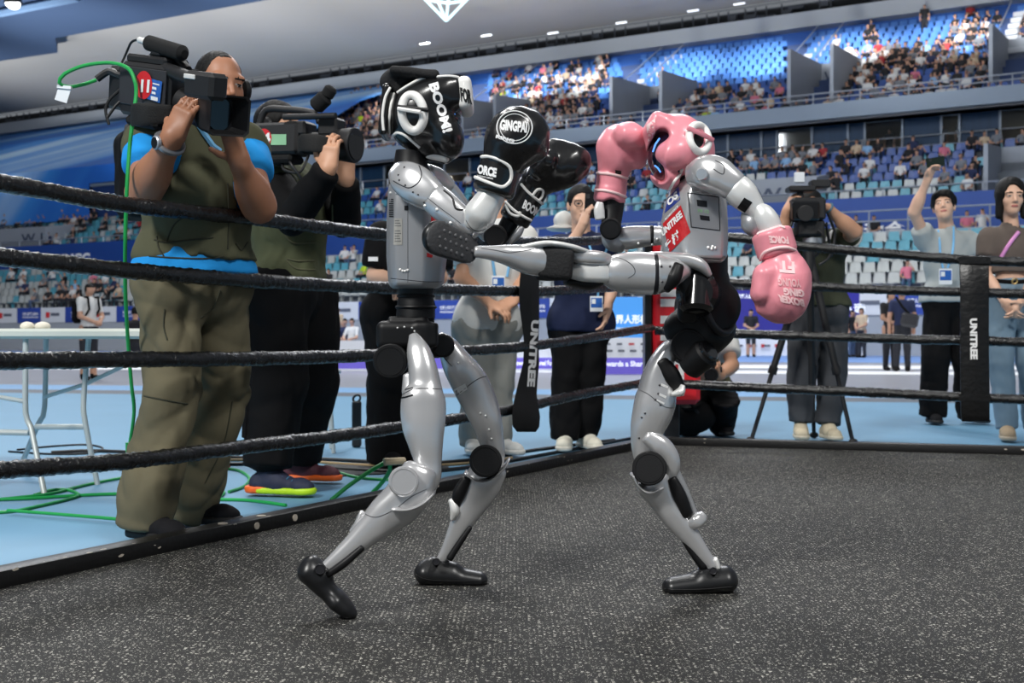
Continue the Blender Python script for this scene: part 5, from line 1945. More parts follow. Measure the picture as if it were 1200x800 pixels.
def torso_prims(J, g=0.0, w=1.0, dep=.112, belly=.125, low=None):
    sR, sL, pv = V3(J['sR']), V3(J['sL']), V3(J['pelvis'] if low is None else low)
    cs = (sR + sL) / 2
    ax = nrm(sL - sR)
    up = nrm(cs - pv)
    dp = np.cross(ax, up)
    hw = np.linalg.norm(sL - sR) / 2
    M = np.stack([ax, dp, np.cross(ax, dp)], 1)
    L = np.linalg.norm(cs - pv)
    bl = belly + g
    wid = max(hw * .88 * w, .13)
    return [(Ell(cs - up * L * .33, (wid + g, dep + g, L * .42), M), 0), (Cap(cs - up * L * .45, pv, bl * .92, bl, side=dp, flat=.82), .08),
            (Cap(pv + ax * .05, pv - ax * .05, bl * .98, bl * .98, side=dp, flat=.82), .06), (Cap(sR, sL, .058 + g, .058 + g, side=dp, flat=.95), .07)], ax, up, dp


def build_person(name, label, J, fwd, tone='mid', h=.006, arm=(.050, .043, .041, .028), hands=None, shirt=None, vest=None, trousers=None, shoes=None, hair='short',
                 head_s=1.0, female=False, torso=dict(), group=None, face=True, neck_r=.054, up=(0, 0, 1)):
    J = {k: V3(v) for k, v in J.items()}
    foot = (J['aR'] + J['aL']) / 2
    root = thing(name, label, 'person', (foot[0], foot[1], 0), group)
    M = head_frame(fwd, up)
    f = SDF()
    tp_, ax, up_, dp = torso_prims(J, -.012, **torso)
    for p, k in tp_:
        f.u(p, k)
    for s in 'RL':
        sh, el, wr = J['s' + s], J['e' + s], J['w' + s]
        f.u(Cap(sh, el, arm[0], arm[1]), .03).u(Cap(el, wr, arm[2], arm[3]), .02)
        f.u(Ell(el + (wr - el) * .28, (arm[2] * 1.06, arm[2] * 1.06, .085), frame(wr - el)), .03)
    nb = J['neck']
    hb = J['head'] + M @ (V3((0, -.015, -.055)) * head_s)
    f.u(Cap(nb, hb, neck_r * 1.08, neck_r * .95), .03)
    for p, k in head_prims(J['head'], M, head_s, female):
        f.u(p, max(k, .02) if k == 0 else k)
    for s, hd in (hands or {}).items():
        for p, k in hand_prims(J['w' + s], **hd):
            f.u(p, k)
    f.obj('body', [skin[tone], hair_m, eye_w, eye_d, lip_m], root, h, 1, head_zones(J['head'], M, head_s) if face else None)
    T = lambda x, y, z: J['head'] + M @ (V3((x, y, z)) * head_s)
    if hair:
        g = SDF().u(Ell(T(0, -.014, .036), V3((.083, .102, .094)) * head_s, M))
        if hair == 'crop':
            g = SDF().u(Ell(T(0, -.014, .030), V3((.0775, .097, .093)) * head_s, M)).s_(Ell(T(0, .085, -.005), V3((.09, .085, .11)) * head_s, M), .01).s_(Box(T(0, .02, -.1), V3((.2, .2, .075)) * head_s, M), .01)
        elif hair == 'short':
            g.s_(Ell(T(0, .075, -.035), V3((.078, .085, .105)) * head_s, M), .012).s_(Half(T(0, 0, -.035), M @ V3((0, .35, 1))) if False else Box(T(0, .02, -.1), V3((.2, .2, .075)) * head_s, M), .01)
        elif hair == 'full':
            g = SDF().u(Ell(T(0, -.012, .045), V3((.090, .106, .096)) * head_s, M)).u(Ell(T(0, .05, .085), V3((.07, .05, .03)) * head_s, M), .03)
            g.s_(Ell(T(0, .085, -.025), V3((.076, .085, .095)) * head_s, M), .012).s_(Box(T(0, .02, -.11), V3((.2, .2, .075)) * head_s, M), .01)
        elif hair == 'bob':
            g = SDF().u(Ell(T(0, -.012, .035), V3((.096, .108, .105)) * head_s, M))
            for sx in (-1, 1):
                g.u(Cap(T(sx * .070, .015, .02), T(sx * .078, .022, -.115), .030 * head_s, .024 * head_s), .02)
            g.u(Cap(T(0, -.06, 0), T(0, -.055, -.12), .06 * head_s, .05 * head_s), .04)
            g.s_(Ell(T(0, .100, -.030), V3((.064, .080, .112)) * head_s, M), .01).s_(Ell(T(.012, .10, .055), V3((.034, .05, .035)) * head_s, M), .012)
        g.disp = fold_noise(.0022, 60, 2, (1.5, 1.5, .4)) if hair != 'full' else fold_noise(.0075, 55, 5, (1, 1, .6), True)
        if hair != 'none':
            g.obj('hair', hair_m, root, max(h, .0055), 0)
    if shirt:
        f = SDF()
        tp_, *_ = torso_prims(J, .012 + shirt.get('grow', 0), low=shirt.get('low'), **torso)
        for p, k in tp_:
            f.u(p, k)
        t = shirt.get('sleeve', .5)
        sr = shirt.get('sr', .066)
        for s in 'RL':
            sh, el, wr = J['s' + s], J['e' + s], J['w' + s]
            if t <= 1:
                e = sh + (el - sh) * t
                f.u(Cap(sh, sh + (el - sh) * t * .6, sr * .98, sr), .035).u(Cyl(sh + (el - sh) * .1, e, sr * 1.02, .008), .02)
            else:
                f.u(Cap(sh, el, sr, sr * .9), .03).u(Cap(el, el + (wr - el) * .6, sr * .9, sr * .75), .02).u(Cyl(el + (wr - el) * .2, el + (wr - el) * .97, sr * .72, .006), .03)
        if trousers and shirt.get('hem') is not None and shirt['hem'] < J['pelvis'][2] + .05:
            rr_ = trousers['r'][0] + .022
            f.u(Cap(J['hR'] + up_ * .05, J['hL'] + up_ * .05, rr_, rr_), .05)
        f.u(Cap(J['neck'] - up_ * .04, J['neck'] - up_ * .012, .075, .064), .03)
        if shirt.get('hem') is not None:
            f.i(Half((0, 0, shirt['hem']), (0, 0, -1)), .006)
        f.s_(Cap(J['neck'] + up_ * .01 + M[:, 1] * .01, J['head'], .060, .09), .006)
        f.disp = fold_noise(shirt.get('fold', .006), shirt.get('freq', 24), shirt.get('seed', 1), (1, 1, .55), True)
        so = f.obj('shirt', shirt['m'], root, shirt.get('h', .011), 0)
    if vest:
        f = SDF()
        tp_, *_ = torso_prims(J, .030 + vest.get('grow', 0), low=vest.get('low'), **torso)
        for p, k in tp_:
            f.u(p, k)
        for s in 'RL':
            sh, el = J['s' + s], J['e' + s]
            f.u(Cap(sh, sh + (el - sh) * .08, .072, .074), .03)
            f.s_(Cyl(sh + (el - sh) * .14 + ax * 0, sh + (el - sh) * .9, .085, .01), .01)
        f.i(Half((0, 0, vest['hem']), (0, 0, -1)), .006)
        f.s_(Cap(J['neck'] + up_ * .0, J['head'], .066, .1), .008)
        if vest.get('open'):
            o, d, wdt = vest['open']
            f.s_(Cap(J['neck'] + V3(o), J['neck'] + V3(d), wdt, wdt * .5), .008)
        f.disp = fold_noise(.009, 22, vest.get('seed', 4), (1, 1, .6), True)
        vo = f.obj('vest', vest['m'], root, vest.get('h', .011), 0)
    if trousers:
        f = SDF()
        pv = J['pelvis']
        r0, r1, r2 = trousers['r']
        wt = trousers.get('waist', .135)
        f.u(Cap(pv + ax * .055, pv - ax * .055, wt, wt, side=dp, flat=.85))
        for s in 'RL':
            hp, kn, an = J['h' + s], J['k' + s], J['a' + s]
            e = an + nrm(an - kn) * trousers.get('ext', .02)
            f.u(Cap(hp, kn, r0, r1), .035 if s == 'R' else .018).u(Cap(kn, kn + (e - kn) * .8, r1, r2), .018)
            f.u(Cyl(kn + (e - kn) * .45, e, r2, .008), .02)
        f.i(Half(pv + up_ * trousers.get('top', .1), up_), .006)
        f.disp = fold_noise(trousers.get('fold', .009), trousers.get('freq', 20), trousers.get('seed', 9), (1, 1, .8), True)
        f.obj('trousers', trousers['m'], root, trousers.get('h', .012), 0)
    if shoes:
        for s in 'RL':
            an, td = J['a' + s], nrm(V3((*J['t' + s][:2], 0)))
            g = V3((an[0], an[1], 0))
            L = shoes.get('L', .27)
            hl, te = g - td * L * .27, g + td * L * .73
            sd = np.cross(td, (0, 0, 1))
            zz = V3((0, 0, 1))
            f = SDF().u(Cap(hl + td * .04 + zz * .045, te - td * .055 + zz * .032, .042, .030, side=sd, flat=1.05)).u(Cap(g + zz * .10, g + zz * .05 + td * .05, .04, .045), .03)
            f.u(Cap(te - td * .07 + zz * .035, te - td * .035 + zz * .03, .034, .024, side=sd, flat=1.35), .02)
            f.i(Half((0, 0, .018), (0, 0, -1)), .003).s_(Half((0, 0, .125), (0, 0, -1)), .003)
            so = f.obj('shoe', shoes['m'][0 if s == 'R' else -1] if isinstance(shoes['m'], list) else shoes['m'], root, shoes.get('h', .007), 0)
            f = SDF().u(Cap(hl + td * .045 + zz * .018, te - td * .05 + zz * .014, .047, .044, side=sd, flat=1.0)).u(Cap(te - td * .07 + zz * .02, te - td * .04 + zz * .024, .046, .036), .02)
            f.i(Half((0, 0, .002), (0, 0, -1)), .002).i(Half((0, 0, .030), (0, 0, 1)), .003)
            sm = shoes['sole']
            f.obj('sole', sm[0 if s == 'R' else -1] if isinstance(sm, list) else sm, so, shoes.get('h', .007), 0)
    return root, M, T


def pj(D, d):
    """joint table from picture points (x, y, dd)"""
    return {k: W(v[0], v[1], D + v[2]) for k, v in d.items() if k[0] != 't'} | {k: V3(v) for k, v in d.items() if k[0] == 't'}


olive = cloth('vest_olive', srgb(88, 88, 68))
olive_t = cloth('trousers_olive', srgb(104, 98, 78), .1)
sky_tee = cloth('shirt_sky_blue', srgb(38, 150, 226))
black_c = cloth('cloth_black', srgb(9, 9, 11))
black_knit = cloth('knit_black', srgb(22, 22, 25), .12)
black_rub = mat('sole_black', srgb(20, 20, 21), .6)
white_c = cloth('tee_white', srgb(226, 226, 222), .04)
navy_c = cloth('shirt_navy', srgb(30, 38, 66))
grey_tr = cloth('trousers_grey', srgb(152, 152, 146))
char_tr = cloth('trousers_charcoal', srgb(70, 72, 76))
lan_blue = mat('lanyard_blue', srgb(120, 186, 236), .5, var=.25, scale=40)
card_m = mat('badge_card', srgb(232, 236, 240), .3, var=.02)
card_b = mat('badge_blue', srgb(40, 96, 176), .4, var=.3, scale=60)


def lanyard(root, trees, pts, w=.006, name='lanyard', m=None):
    mb = MB()
    q = [on(trees, x, y, .004) for x, y in pts]
    q = [p for p in q if p is not None]
    if len(q) > 1:
        mb.tube(smooth_path(q, .02), w, 6)
        return mb.obj(name, m or lan_blue, root)


def badge(root, c, w, hgt, nrm_=(0, -1, 0), right=(1, 0, 0), two=True):
    c = Vector(c)
    rt = Vector(right).normalized()
    upv = Vector((0, 0, 1))
    n = Vector(nrm_)
    Mx = Matrix((rt, n, upv)).transposed()
    b = MB().box(c, (w, .004, hgt), Mx, ch=.0015).obj('badge', card_m, root, smooth=0)
    MB().box(c + n * .003 + upv * hgt * .08, (w * .86, .002, hgt * .62), Mx).obj('badge_print', card_b, b, smooth=0)
    MB().box(c + n * .0045 + upv * hgt * .16 - rt * w * .22, (w * .3, .001, hgt * .3), Mx).obj('badge_photo', card_m, b, smooth=0)
    return b


def tree_parts(root, names):
    obs = [o for o in root.children if o.name.split('.')[0] in names]
    return tree_of(*obs)


# ---- first cameraman -----------------------------------------------------------
J1 = pj(4.05, dict(head=(257, 103, 0), neck=(243, 152, .03), sR=(180, 172, -.10), sL=(284, 176, .10), eR=(168, 226, -.24), wR=(203, 160, -.40), eL=(304, 242, -.05), wL=(281, 190, -.20),
                   pelvis=(228, 330, .02), hR=(198, 345, -.05), hL=(256, 345, .10), kR=(202, 452, -.08), kL=(263, 455, .14), aR=(170, 606, -.12), aL=(221, 592, .20), tR=(.75, -.55, 0), tL=(.95, -.2, 0)))
cam1, M1, T1h = build_person('person', 'cameraman in olive vest and sky blue tee filming beside the ropes', J1, (.62, -.76, -.12), 'tan', .0058, (.060, .054, .052, .034),
    hands=dict(R=dict(d=(.42, -.05, .90), pn=(.35, .93, -.1), th=(-.9, .1, .3), curl=(.30, .55, .4)), L=dict(d=(-.28, -.1, .95), pn=(-.55, -.8, .0), th=(-1, .3, 0), curl=(.25, .25, .2), spread=.08)),
    shirt=dict(m=sky_tee, sleeve=.5, sr=.082, hem=W(200, 320, 4.05).z, fold=.006), vest=dict(m=olive, hem=W(200, 304, 4.05).z, open=((.10, -.16, .0), (.16, -.2, -.34), .06), seed=6), trousers=dict(m=olive_t, r=(.098, .080, .086), waist=.145, ext=.035, top=.07, fold=.013, h=.009),
    shoes=dict(m=black_knit, sole=black_rub, L=.28), hair='crop', torso=dict(dep=.125, belly=.145))
tr = tree_parts(cam1, ('vest', 'shirt'))
tt = tree_parts(cam1, ('trousers',))
seam = mat('seam_dark_olive', srgb(60, 60, 46), .9)
for pts in ([(181, 281), (195, 284), (215, 282), (250, 278)], [(267, 215), (268, 250), (267, 292)], [(175, 300), (200, 302), (240, 303), (262, 300)], [(184, 277), (186, 290), (192, 300)], [(195, 284), (205, 262), (228, 247)],
            [(276, 285), (283, 293), (290, 284)]):
    band_on(tr, pts, .0028, sub=5).obj('vest_seam', seam, cam1)
for pts in ([(162, 462), (185, 467), (220, 473)], [(231, 470), (260, 472), (292, 470)], [(193, 362), (192, 382), (196, 398)], [(258, 340), (250, 360), (235, 372)], [(272, 470), (262, 520), (240, 566)]):
    band_on(tt, pts, .0026, sub=5).obj('trouser_seam', seam, cam1)
MB().tube([W(x, y, 4.05 + d) for x, y, d in ((172, 321, -.13), (200, 323, -.17), (240, 325, -.16), (276, 322, -.02))], .013, 8).obj('belt', black_c, cam1)
lanyard(cam1, tr, [(231, 146), (240, 158), (250, 172), (258, 178)], .010, 'lanyard', lan_blue)
lanyard(cam1, tr, [(262, 178), (272, 196), (280, 222), (284, 250)], .005, 'vest_zip', screw_m)
# headphones
ph = MB()
ph.torus(T1h(0, -.01, .02), M1[:, 1], .112, .011, 24, 8, up=M1[:, 0], arc=(.15, math.pi - .15))
ph.obj('headphone_band', black_c, cam1)
for sx in (-1, 1):
    MB().cyl(T1h(sx * .078, -.005, 0), T1h(sx * .108, -.005, 0), .040, 20, ch=.008).obj('headphone_cup', r_black, cam1)
f = SDF().u(Box(W(178, 205, 4.42), (.13, .09, .17), frame((-.05, .1, 1), (.8, .5, 0)), .06))
f.disp = fold_noise(.004, 16, 2)
f.obj('backpack', black_c, cam1, .011, 0)
MB().tube(smooth_path([W(152, 150, 4.24), W(149, 172, 4.12), W(153, 196, 4.12), W(165, 214, 4.3)], .02), .018, 8).obj('backpack_strap', cloth_black, cam1)
# watch
wv = nrm(J1['wR'] - J1['eR'])
wc = V3(J1['wR']) - wv * .030
MB().torus(wc, wv, .041, .010, 26, 8).obj('watch_strap', mat('watch_steel', srgb(150, 152, 156), .3, .7), cam1)
wf = nrm(V3((-.35, -1, .25)) - wv * wv.dot(V3((-.35, -1, .25))))
wb = MB().cyl(wc + wf * .036, wc + wf * .051, .022, 24, ch=.003).obj('watch_case', steel, cam1)
MB().cyl(wc + wf * .051, wc + wf * .0525, .017, 24).obj('watch_face', r_black, wb)


def camcorder(name, label, D, k, axis, up, org, tilt, parts):
    pass


# ---- first camcorder (number 11) -----------------------------------------------------------
D1 = 3.86
p = lambda x, y, d=0: W(x, y, D1 + d)
cx = nrm(p(262, 122, -.20) - p(170, 108, .02))            # towards the lens
cu = nrm(V3((-.16, .0, 1)) - cx * cx.dot(V3((-.16, .0, 1))))
cy = np.cross(cu, cx)                                      # away from us
Mc = np.stack([cx, cy, cu], 1)
cam_k = mat('camera_black', srgb(27, 27, 29), .5, var=.15, scale=40, bump=.1, bscale=300)
cam_g = mat('camera_charcoal', srgb(48, 48, 52), .45, var=.1)
foam = mat('foam_black', srgb(18, 18, 19), .95, bump=.4, bscale=500)
glass_k = mat('lens_glass', srgb(8, 8, 10), .12, coat=.2)
badge_red = mat('badge_red', srgb(206, 34, 44), .45, var=.05)
kam1 = thing('video_camera', 'large black shoulder video camera with red number eleven badge on the first cameraman', 'camera', p(190, 130))
c0 = V3(p(188, 108, -.02))
C = lambda x, y, z: c0 + Mc @ V3((x, y, z))
b1 = MB().box(C(0, 0, 0), (.25, .13, .17), Mc, ch=.012).box(C(-.02, 0, .095), (.20, .10, .03), Mc, ch=.008).obj('camera_body', cam_k, kam1, smooth=30)
MB().box(C(-.165, .0, -.005), (.09, .10, .14), Mc, ch=.01).obj('battery_pack', cam_k, kam1, smooth=30)
MB().box(C(.0, -.067, .01), (.235, .008, .12), Mc, ch=.002).obj('side_panel', cam_g, kam1, smooth=0)
MB().tube([C(-.06, 0, .09), C(-.04, 0, .112), C(.08, 0, .112), C(.13, 0, .08)], .015, 12).obj('carry_handle', cam_k, kam1)
MB().cyl(C(-.04, -.03, .150), C(.15, -.03, .128), .025, 20, ch=.012).obj('microphone', foam, kam1)
MB().box(C(.02, -.02, .125), (.05, .05, .03), Mc, ch=.006).obj('microphone_clamp', cam_k, kam1, smooth=0)
MB().cyl(C(-.08, -.03, .155), C(-.04, -.03, .15), .010, 14).obj('microphone_plug', screw_m, kam1)
MB().tube(smooth_path([C(-.08, -.03, .155), C(-.12, -.03, .145), C(-.15, -.03, .10), C(-.155, -.05, .05)], .01), .004, 8).obj('microphone_cord', cam_k, kam1)
# viewfinder
MB().cyl(C(.06, -.03, .075), C(.33, -.11, .052), .022, 18, ch=.004).obj('viewfinder_tube', cam_k, kam1)
vf = MB().box(C(.375, -.125, .045), (.13, .07, .078), Mc, ch=.012).obj('viewfinder', cam_k, kam1, smooth=30)
MB().box(C(.345, -.162, .066), (.05, .006, .014), Mc, ch=.002).obj('viewfinder_label', screw_m, vf, smooth=0)
# lens with square hood
MB().cyl(C(.12, 0, -.02), C(.22, 0, -.035), .050, 26, ch=.006).obj('lens_barrel', cam_k, kam1)
MB().cyl(C(.205, 0, -.032), C(.25, 0, -.037), .058, 26, ch=.006).obj('lens_ring', cam_g, kam1)
hd = []
for k_, (w_, h_) in ((.25, (.050, .050)), (.28, (.064, .054)), (.345, (.078, .062)), (.342, (.072, .056)), (.29, (.054, .046))):
    hd.append([C(k_, -w_ * sy, -.04 + h_ * sz) for sy, sz in ((-.8, -1), (.8, -1), (1, -.8), (1, .8), (.8, 1), (-.8, 1), (-1, .8), (-1, -.8))])
MB().prism(hd).obj('lens_hood', cam_k, kam1, smooth=30, fix=True)
MB().cyl(C(.262, 0, -.04), C(.296, 0, -.04), .05, 24).obj('lens_glass', glass_k, kam1)
# hand strap and shoulder pad
MB().loft([(C(.02, -.085, -.085), .005, .026), (C(.06, -.145, -.075), .006, .034), (C(.13, -.150, -.065), .006, .034), (C(.18, -.09, -.055), .005, .026)], side=cu, e=3).obj('hand_strap', cloth_black, kam1)
MB().box(C(-.02, .0, -.10), (.16, .12, .035), Mc, ch=.012).obj('shoulder_pad', foam, kam1, smooth=30)
tr = tree_parts(kam1, ('camera_body', 'side_panel'))
bd = patch_on(tr, [(161, 83), (181, 84), (180, 117), (160, 116)], lift=.006, ellipse=True).obj('number_badge', badge_red, kam1, smooth=0)
tb = tree_of(bd)
letters_on(tb, '11', (171, 101), (10, 0.5), (1.2, -15), bold=.05, lift=.002).obj('lettering', ink, bd, smooth=0)
stt = patch_on(tree_parts(kam1, ('camera_body', 'side_panel')), [(177, 92), (192, 96), (189, 121), (174, 116)], 6, 6, lift=.005).obj('label_sticker', card_b, kam1, smooth=0)
tl_ = tree_of(stt)
for x_, y_, w_, h_ in ((179.5, 97, 8, 1.6), (179, 101.5, 5, 3), (178.5, 107, 4.5, 3), (177.5, 112.5, 8, 4.5)):
    patch_on(tl_, [(x_, y_), (x_ + w_, y_ + w_ * .25), (x_ + w_, y_ + h_ + w_ * .25), (x_, y_ + h_)], 2, 2, lift=.0015).obj('label_print', card_m, stt, smooth=0)
wl = nrm(p(130, 118) - p(150, 92))
for k_, pts in enumerate(([(152, 92, .0), (140, 88, .02), (128, 84, .03), (114, 93, .03)], [(146, 100, .0), (138, 108, .0), (128, 118, 0), (124, 130, 0), (128, 146, 0)], [(150, 112, 0), (140, 120, 0), (133, 128, 0), (126, 138, 0)])):
    MB().tube(smooth_path([p(*q) for q in pts], .01), .012 if k_ == 0 else .005, 8).obj('camera_cord', cam_k, kam1)
gcab = mat('cable_green', srgb(30, 158, 76), .45, var=.06)
cbl = tag(MB().tube(smooth_path([p(x, y, d) for x, y, d in ((113, 94, .02), (98, 99, 0), (80, 102, -.03), (70, 97, -.05), (76, 87, -.05), (100, 77, -.05), (130, 74, -.05), (150, 80, -.08), (158, 94, -.1), (160, 110, -.1), (156, 140, -.12), (152, 175, -.14), (149, 220, -.15), (147, 280, -.12), (147, 340, -.05), (150, 400, .05), (154, 450, .1), (157, 482, .15), (152, 520, .2))], .012) +
    smooth_path([Vector((p(150, 520, .2).x, 4.05, .3)), Vector((p(148, 540, .2).x, 4.1, .012)), Vector((p(120, 590, .1).x, 4.25, .008)), Vector((-1.9, 4.5, .008))], .03), .0062, 8).obj('camera_cable', gcab),
    'green cable looping from the number 11 camera down to the floor', 'cable')
tg = thing('cable_tag', 'white paper tag hanging on the green cable loop', 'tag', p(74, 112))
MB().box(p(74, 111, -.04), (.040, .003, .046), Matrix.Rotation(.3, 3, 'Y')).obj('paper', card_m, tg, smooth=0)
MB().box(p(76, 102.5, -.04), (.045, .012, .010), Matrix.Rotation(.1, 3, 'Y')).obj('tie', card_m, tg, smooth=0)

# ---- second cameraman -----------------------------------------------------------
J2 = pj(5.2, dict(head=(326, 152, .05), neck=(322, 196, .06), sR=(322, 215, -.16), sL=(350, 212, .22), eR=(345, 256, -.38), wR=(384, 198, -.50), eL=(402, 258, .05), wL=(405, 212, -.12),
                  pelvis=(338, 338, .05), hR=(318, 352, -.08), hL=(356, 352, .16), kR=(322, 450, -.10), kL=(362, 445, .22), aR=(314, 552, -.15), aL=(348, 542, .32), tR=(.97, -.25, 0), tL=(.98, -.2, 0)))
orange = mat('sole_orange', srgb(240, 104, 30), .5, var=.08)
lime = mat('sole_lime', srgb(186, 226, 30), .5, var=.08)
shoe_navy = mat('shoe_navy_mesh', srgb(36, 42, 66), .7, var=.35, scale=60, bump=.2, bscale=300)
shoe_red = mat('shoe_maroon_mesh', srgb(84, 40, 52), .7, var=.35, scale=60, bump=.2, bscale=300)
cam2, M2, T2h = build_person('person', 'cameraman in black long sleeves, olive vest and wide black trousers', J2, (.93, -.36, -.05), 'mid', .0066, (.056, .05, .046, .032),
    hands=dict(R=dict(d=(.12, -.02, .99), pn=(.30, .95, 0), th=(-.9, .2, .3), curl=(.25, .6, .5)), L=dict(d=(.05, -.1, 1), pn=(-.3, -1, 0), th=(-1, 0, 0), curl=(.3, .3, .3))),
    shirt=dict(m=black_c, sleeve=2, sr=.075), vest=dict(m=cloth('vest_olive_dark', srgb(76, 80, 58)), hem=W(330, 327, 5.2).z, seed=3), trousers=dict(m=black_c, r=(.15, .135, .100), waist=.17, ext=-.02, top=.12, freq=14),
    shoes=dict(m=[shoe_navy, shoe_red], sole=[lime, orange], L=.30), hair='short', torso=dict(dep=.13, belly=.155))
for s, m_ in (('R', orange),):
    an, td = V3(J2['aR']), nrm(V3(J2['tR']))
    g_ = V3((an[0], an[1], 0))
    SDF().u(Cap(g_ - td * .055 + V3((0, 0, .02)), g_ + td * .0 + V3((0, 0, .016)), .049, .044)).i(Half((0, 0, .002), (0, 0, -1))).i(Half((0, 0, .033), (0, 0, 1))).obj('sole_heel', m_, cam2, .007, 0)
for q in range(5):
    an, td = V3(J2['aR']), nrm(V3(J2['tR']))
    c_ = V3((an[0], an[1], .083 - q * .008)) + td * (.055 + q * .022)
    sd_ = np.cross(td, (0, 0, 1)) * .028
    MB().tube([c_ - sd_, c_ + V3((0, 0, .008)), c_ + sd_], .0035, 6).obj('shoe_lace', mat('lace_teal', srgb(64, 110, 140), .7), cam2)
tr = tree_parts(cam2, ('vest', 'shirt'))
for pts in ([(334, 276), (345, 285), (370, 284)], [(335, 304), (348, 315), (380, 316)], [(336, 303), (350, 306), (378, 305)], [(390, 240), (390, 280), (388, 324)], [(312, 192), (330, 196), (346, 202), (356, 212)]):
    band_on(tr, pts, .004, sub=5).obj('vest_seam', olive, cam2)
MB().torus(T2h(0, -.01, .02), M2[:, 1], .112, .012, 24, 8, up=M2[:, 0], arc=(.15, math.pi - .15)).obj('headphone_band', black_c, cam2)
MB().cyl(T2h(.078, -.005, 0), T2h(.108, -.005, 0), .040, 20, ch=.008).obj('headphone_cup', r_black, cam2)
MB().tube(smooth_path([W(x, y, 5.3 + d) for x, y, d in ((300, 330, -.2), (296, 400, -.28), (290, 470, -.3), (288, 512, -.28))], .05), .018, 8).obj('hanging_strap', black_c, cam2)

D2 = 4.92
p = lambda x, y, d=0: W(x, y, D2 + d)
cx = nrm(p(422, 158, -.14) - p(300, 162, .05))
cu = nrm(V3((-.02, 0, 1)) - cx * cx.dot(V3((-.02, 0, 1))))
cy = np.cross(cu, cx)
Mc = np.stack([cx, cy, cu], 1)
kam2 = thing('video_camera', 'black shoulder video camera with red number fourteen badge on the second cameraman', 'camera', p(340, 170))
c0 = V3(p(328, 163, .0))
C = lambda x, y, z: c0 + Mc @ V3((x, y, z))
b1 = MB().box(C(0, 0, -.005), (.24, .12, .13), Mc, ch=.012).box(C(.10, 0, .035), (.10, .10, .06), Mc, ch=.01).obj('camera_body', cam_k, kam2, smooth=30)
MB().box(C(-.15, .0, -.01), (.08, .10, .12), Mc, ch=.01).obj('battery_pack', cam_k, kam2, smooth=30)
MB().tube(smooth_path([C(-.10, 0, .06), C(-.07, 0, .12), C(.02, 0, .12), C(.16, 0, .10), C(.19, 0, .06)], .02), .015, 10).obj('carry_handle', cam_k, kam2)
MB().cyl(C(.17, -.01, .12), C(.225, -.01, .165), .034, 18, ch=.01).cyl(C(.22, -.01, .16), C(.25, -.01, .20), .027, 18, ch=.01).obj('eyepiece', foam, kam2)
MB().tube([C(.05, -.05, .08), C(.30, -.06, .075)], .013, 10).obj('microphone', cam_k, kam2)
MB().box(C(.24, .01, .04), (.09, .08, .075), Mc, ch=.01).obj('viewfinder', cam_k, kam2, smooth=30)
MB().cyl(C(.12, 0, -.02), C(.27, 0, -.03), .045, 26, ch=.006).obj('lens_barrel', cam_k, kam2)
MB().cyl(C(.26, 0, -.03), C(.36, 0, -.035), .060, 26, r2=.072, ch=.004).obj('lens_hood', cam_k, kam2)
MB().cyl(C(.355, 0, -.035), C(.362, 0, -.035), .058, 24).obj('lens_glass', glass_k, kam2)
MB().loft([(C(.14, -.07, -.05), .005, .028), (C(.19, -.135, -.04), .006, .034), (C(.27, -.135, -.045), .006, .034), (C(.32, -.07, -.05), .005, .028)], side=cu, e=3).obj('hand_strap', cloth_black, kam2)
for q in ([C(.02, .0, -.08), C(.05, -.04, -.13), C(.12, -.03, -.14), C(.14, 0, -.07)], [C(.05, .0, -.08), C(.09, -.05, -.11), C(.13, -.03, -.17), C(.10, 0, -.19)]):
    MB().tube(smooth_path(q, .01), .006, 8).obj('camera_cord', cam_k, kam2)
MB().box(C(.0, .0, -.085), (.18, .11, .035), Mc, ch=.012).obj('shoulder_pad', foam, kam2, smooth=30)
tr = tree_parts(kam2, ('camera_body', 'battery_pack'))
bd = patch_on(tr, [(301, 151), (319, 151), (319, 173), (301, 173)], lift=.004, ellipse=True).obj('number_badge', badge_red, kam2, smooth=0)
letters_on(tree_of(bd), '14', (310, 162), (15, 0.5), (.2, -13), bold=.05, lift=.002).obj('lettering', ink, bd, smooth=0)
st = patch_on(tr, [(318, 157.5), (336, 157.5), (336, 170), (318, 170)], 4, 4, lift=.003).obj('label_sticker', mat('label_teal_yellow', srgb(140, 190, 150), .5, var=.4, scale=12, detail=0), kam2, smooth=0)

# ---- person in black behind the left robot -------------------------------------
Jx = pj(6.25, dict(head=(486, 226, 0), neck=(482, 258, 0), sR=(448, 278, -.05), sL=(512, 278, .05), eR=(439, 322, -.06), wR=(470, 334, -.2), eL=(515, 325, 0), wL=(490, 336, -.2), pelvis=(466, 368, .02),
                   hR=(455, 375, 0), hL=(477, 375, .05), kR=(456, 452, 0), kL=(478, 452, .06), aR=(455, 532, 0), aL=(478, 530, .08), tR=(.3, -1, 0), tL=(.6, -.8, 0)))
pb, Mb, Tb = build_person('person', 'person in black tee and wide black trousers standing behind the black headguard robot', Jx, (.5, -.85, 0), 'fair', .009, (.045, .038, .037, .026),
    hands=dict(R=dict(d=(1, -.3, -.1), pn=(0, -.5, -1), th=(0, -1, .5), curl=(.5, .5, .4)), L=dict(d=(-1, -.2, -.1), pn=(0, -.5, -1), th=(0, -1, .5), curl=(.5, .5, .4))),
    shirt=dict(m=black_c, sleeve=.8, sr=.072, h=.013, hem=W(460, 345, 6.25).z), trousers=dict(m=black_c, r=(.118, .112, .108), waist=.145, ext=.04, top=.1), shoes=dict(m=black_knit, sole=black_rub), hair='full', face=False)
tr = tree_parts(pb, ('shirt',))
patch_on(tr, [(432, 301), (443, 301), (443, 306), (432, 306)], 3, 2, lift=.004).obj('sleeve_print', ink, pb, smooth=0)
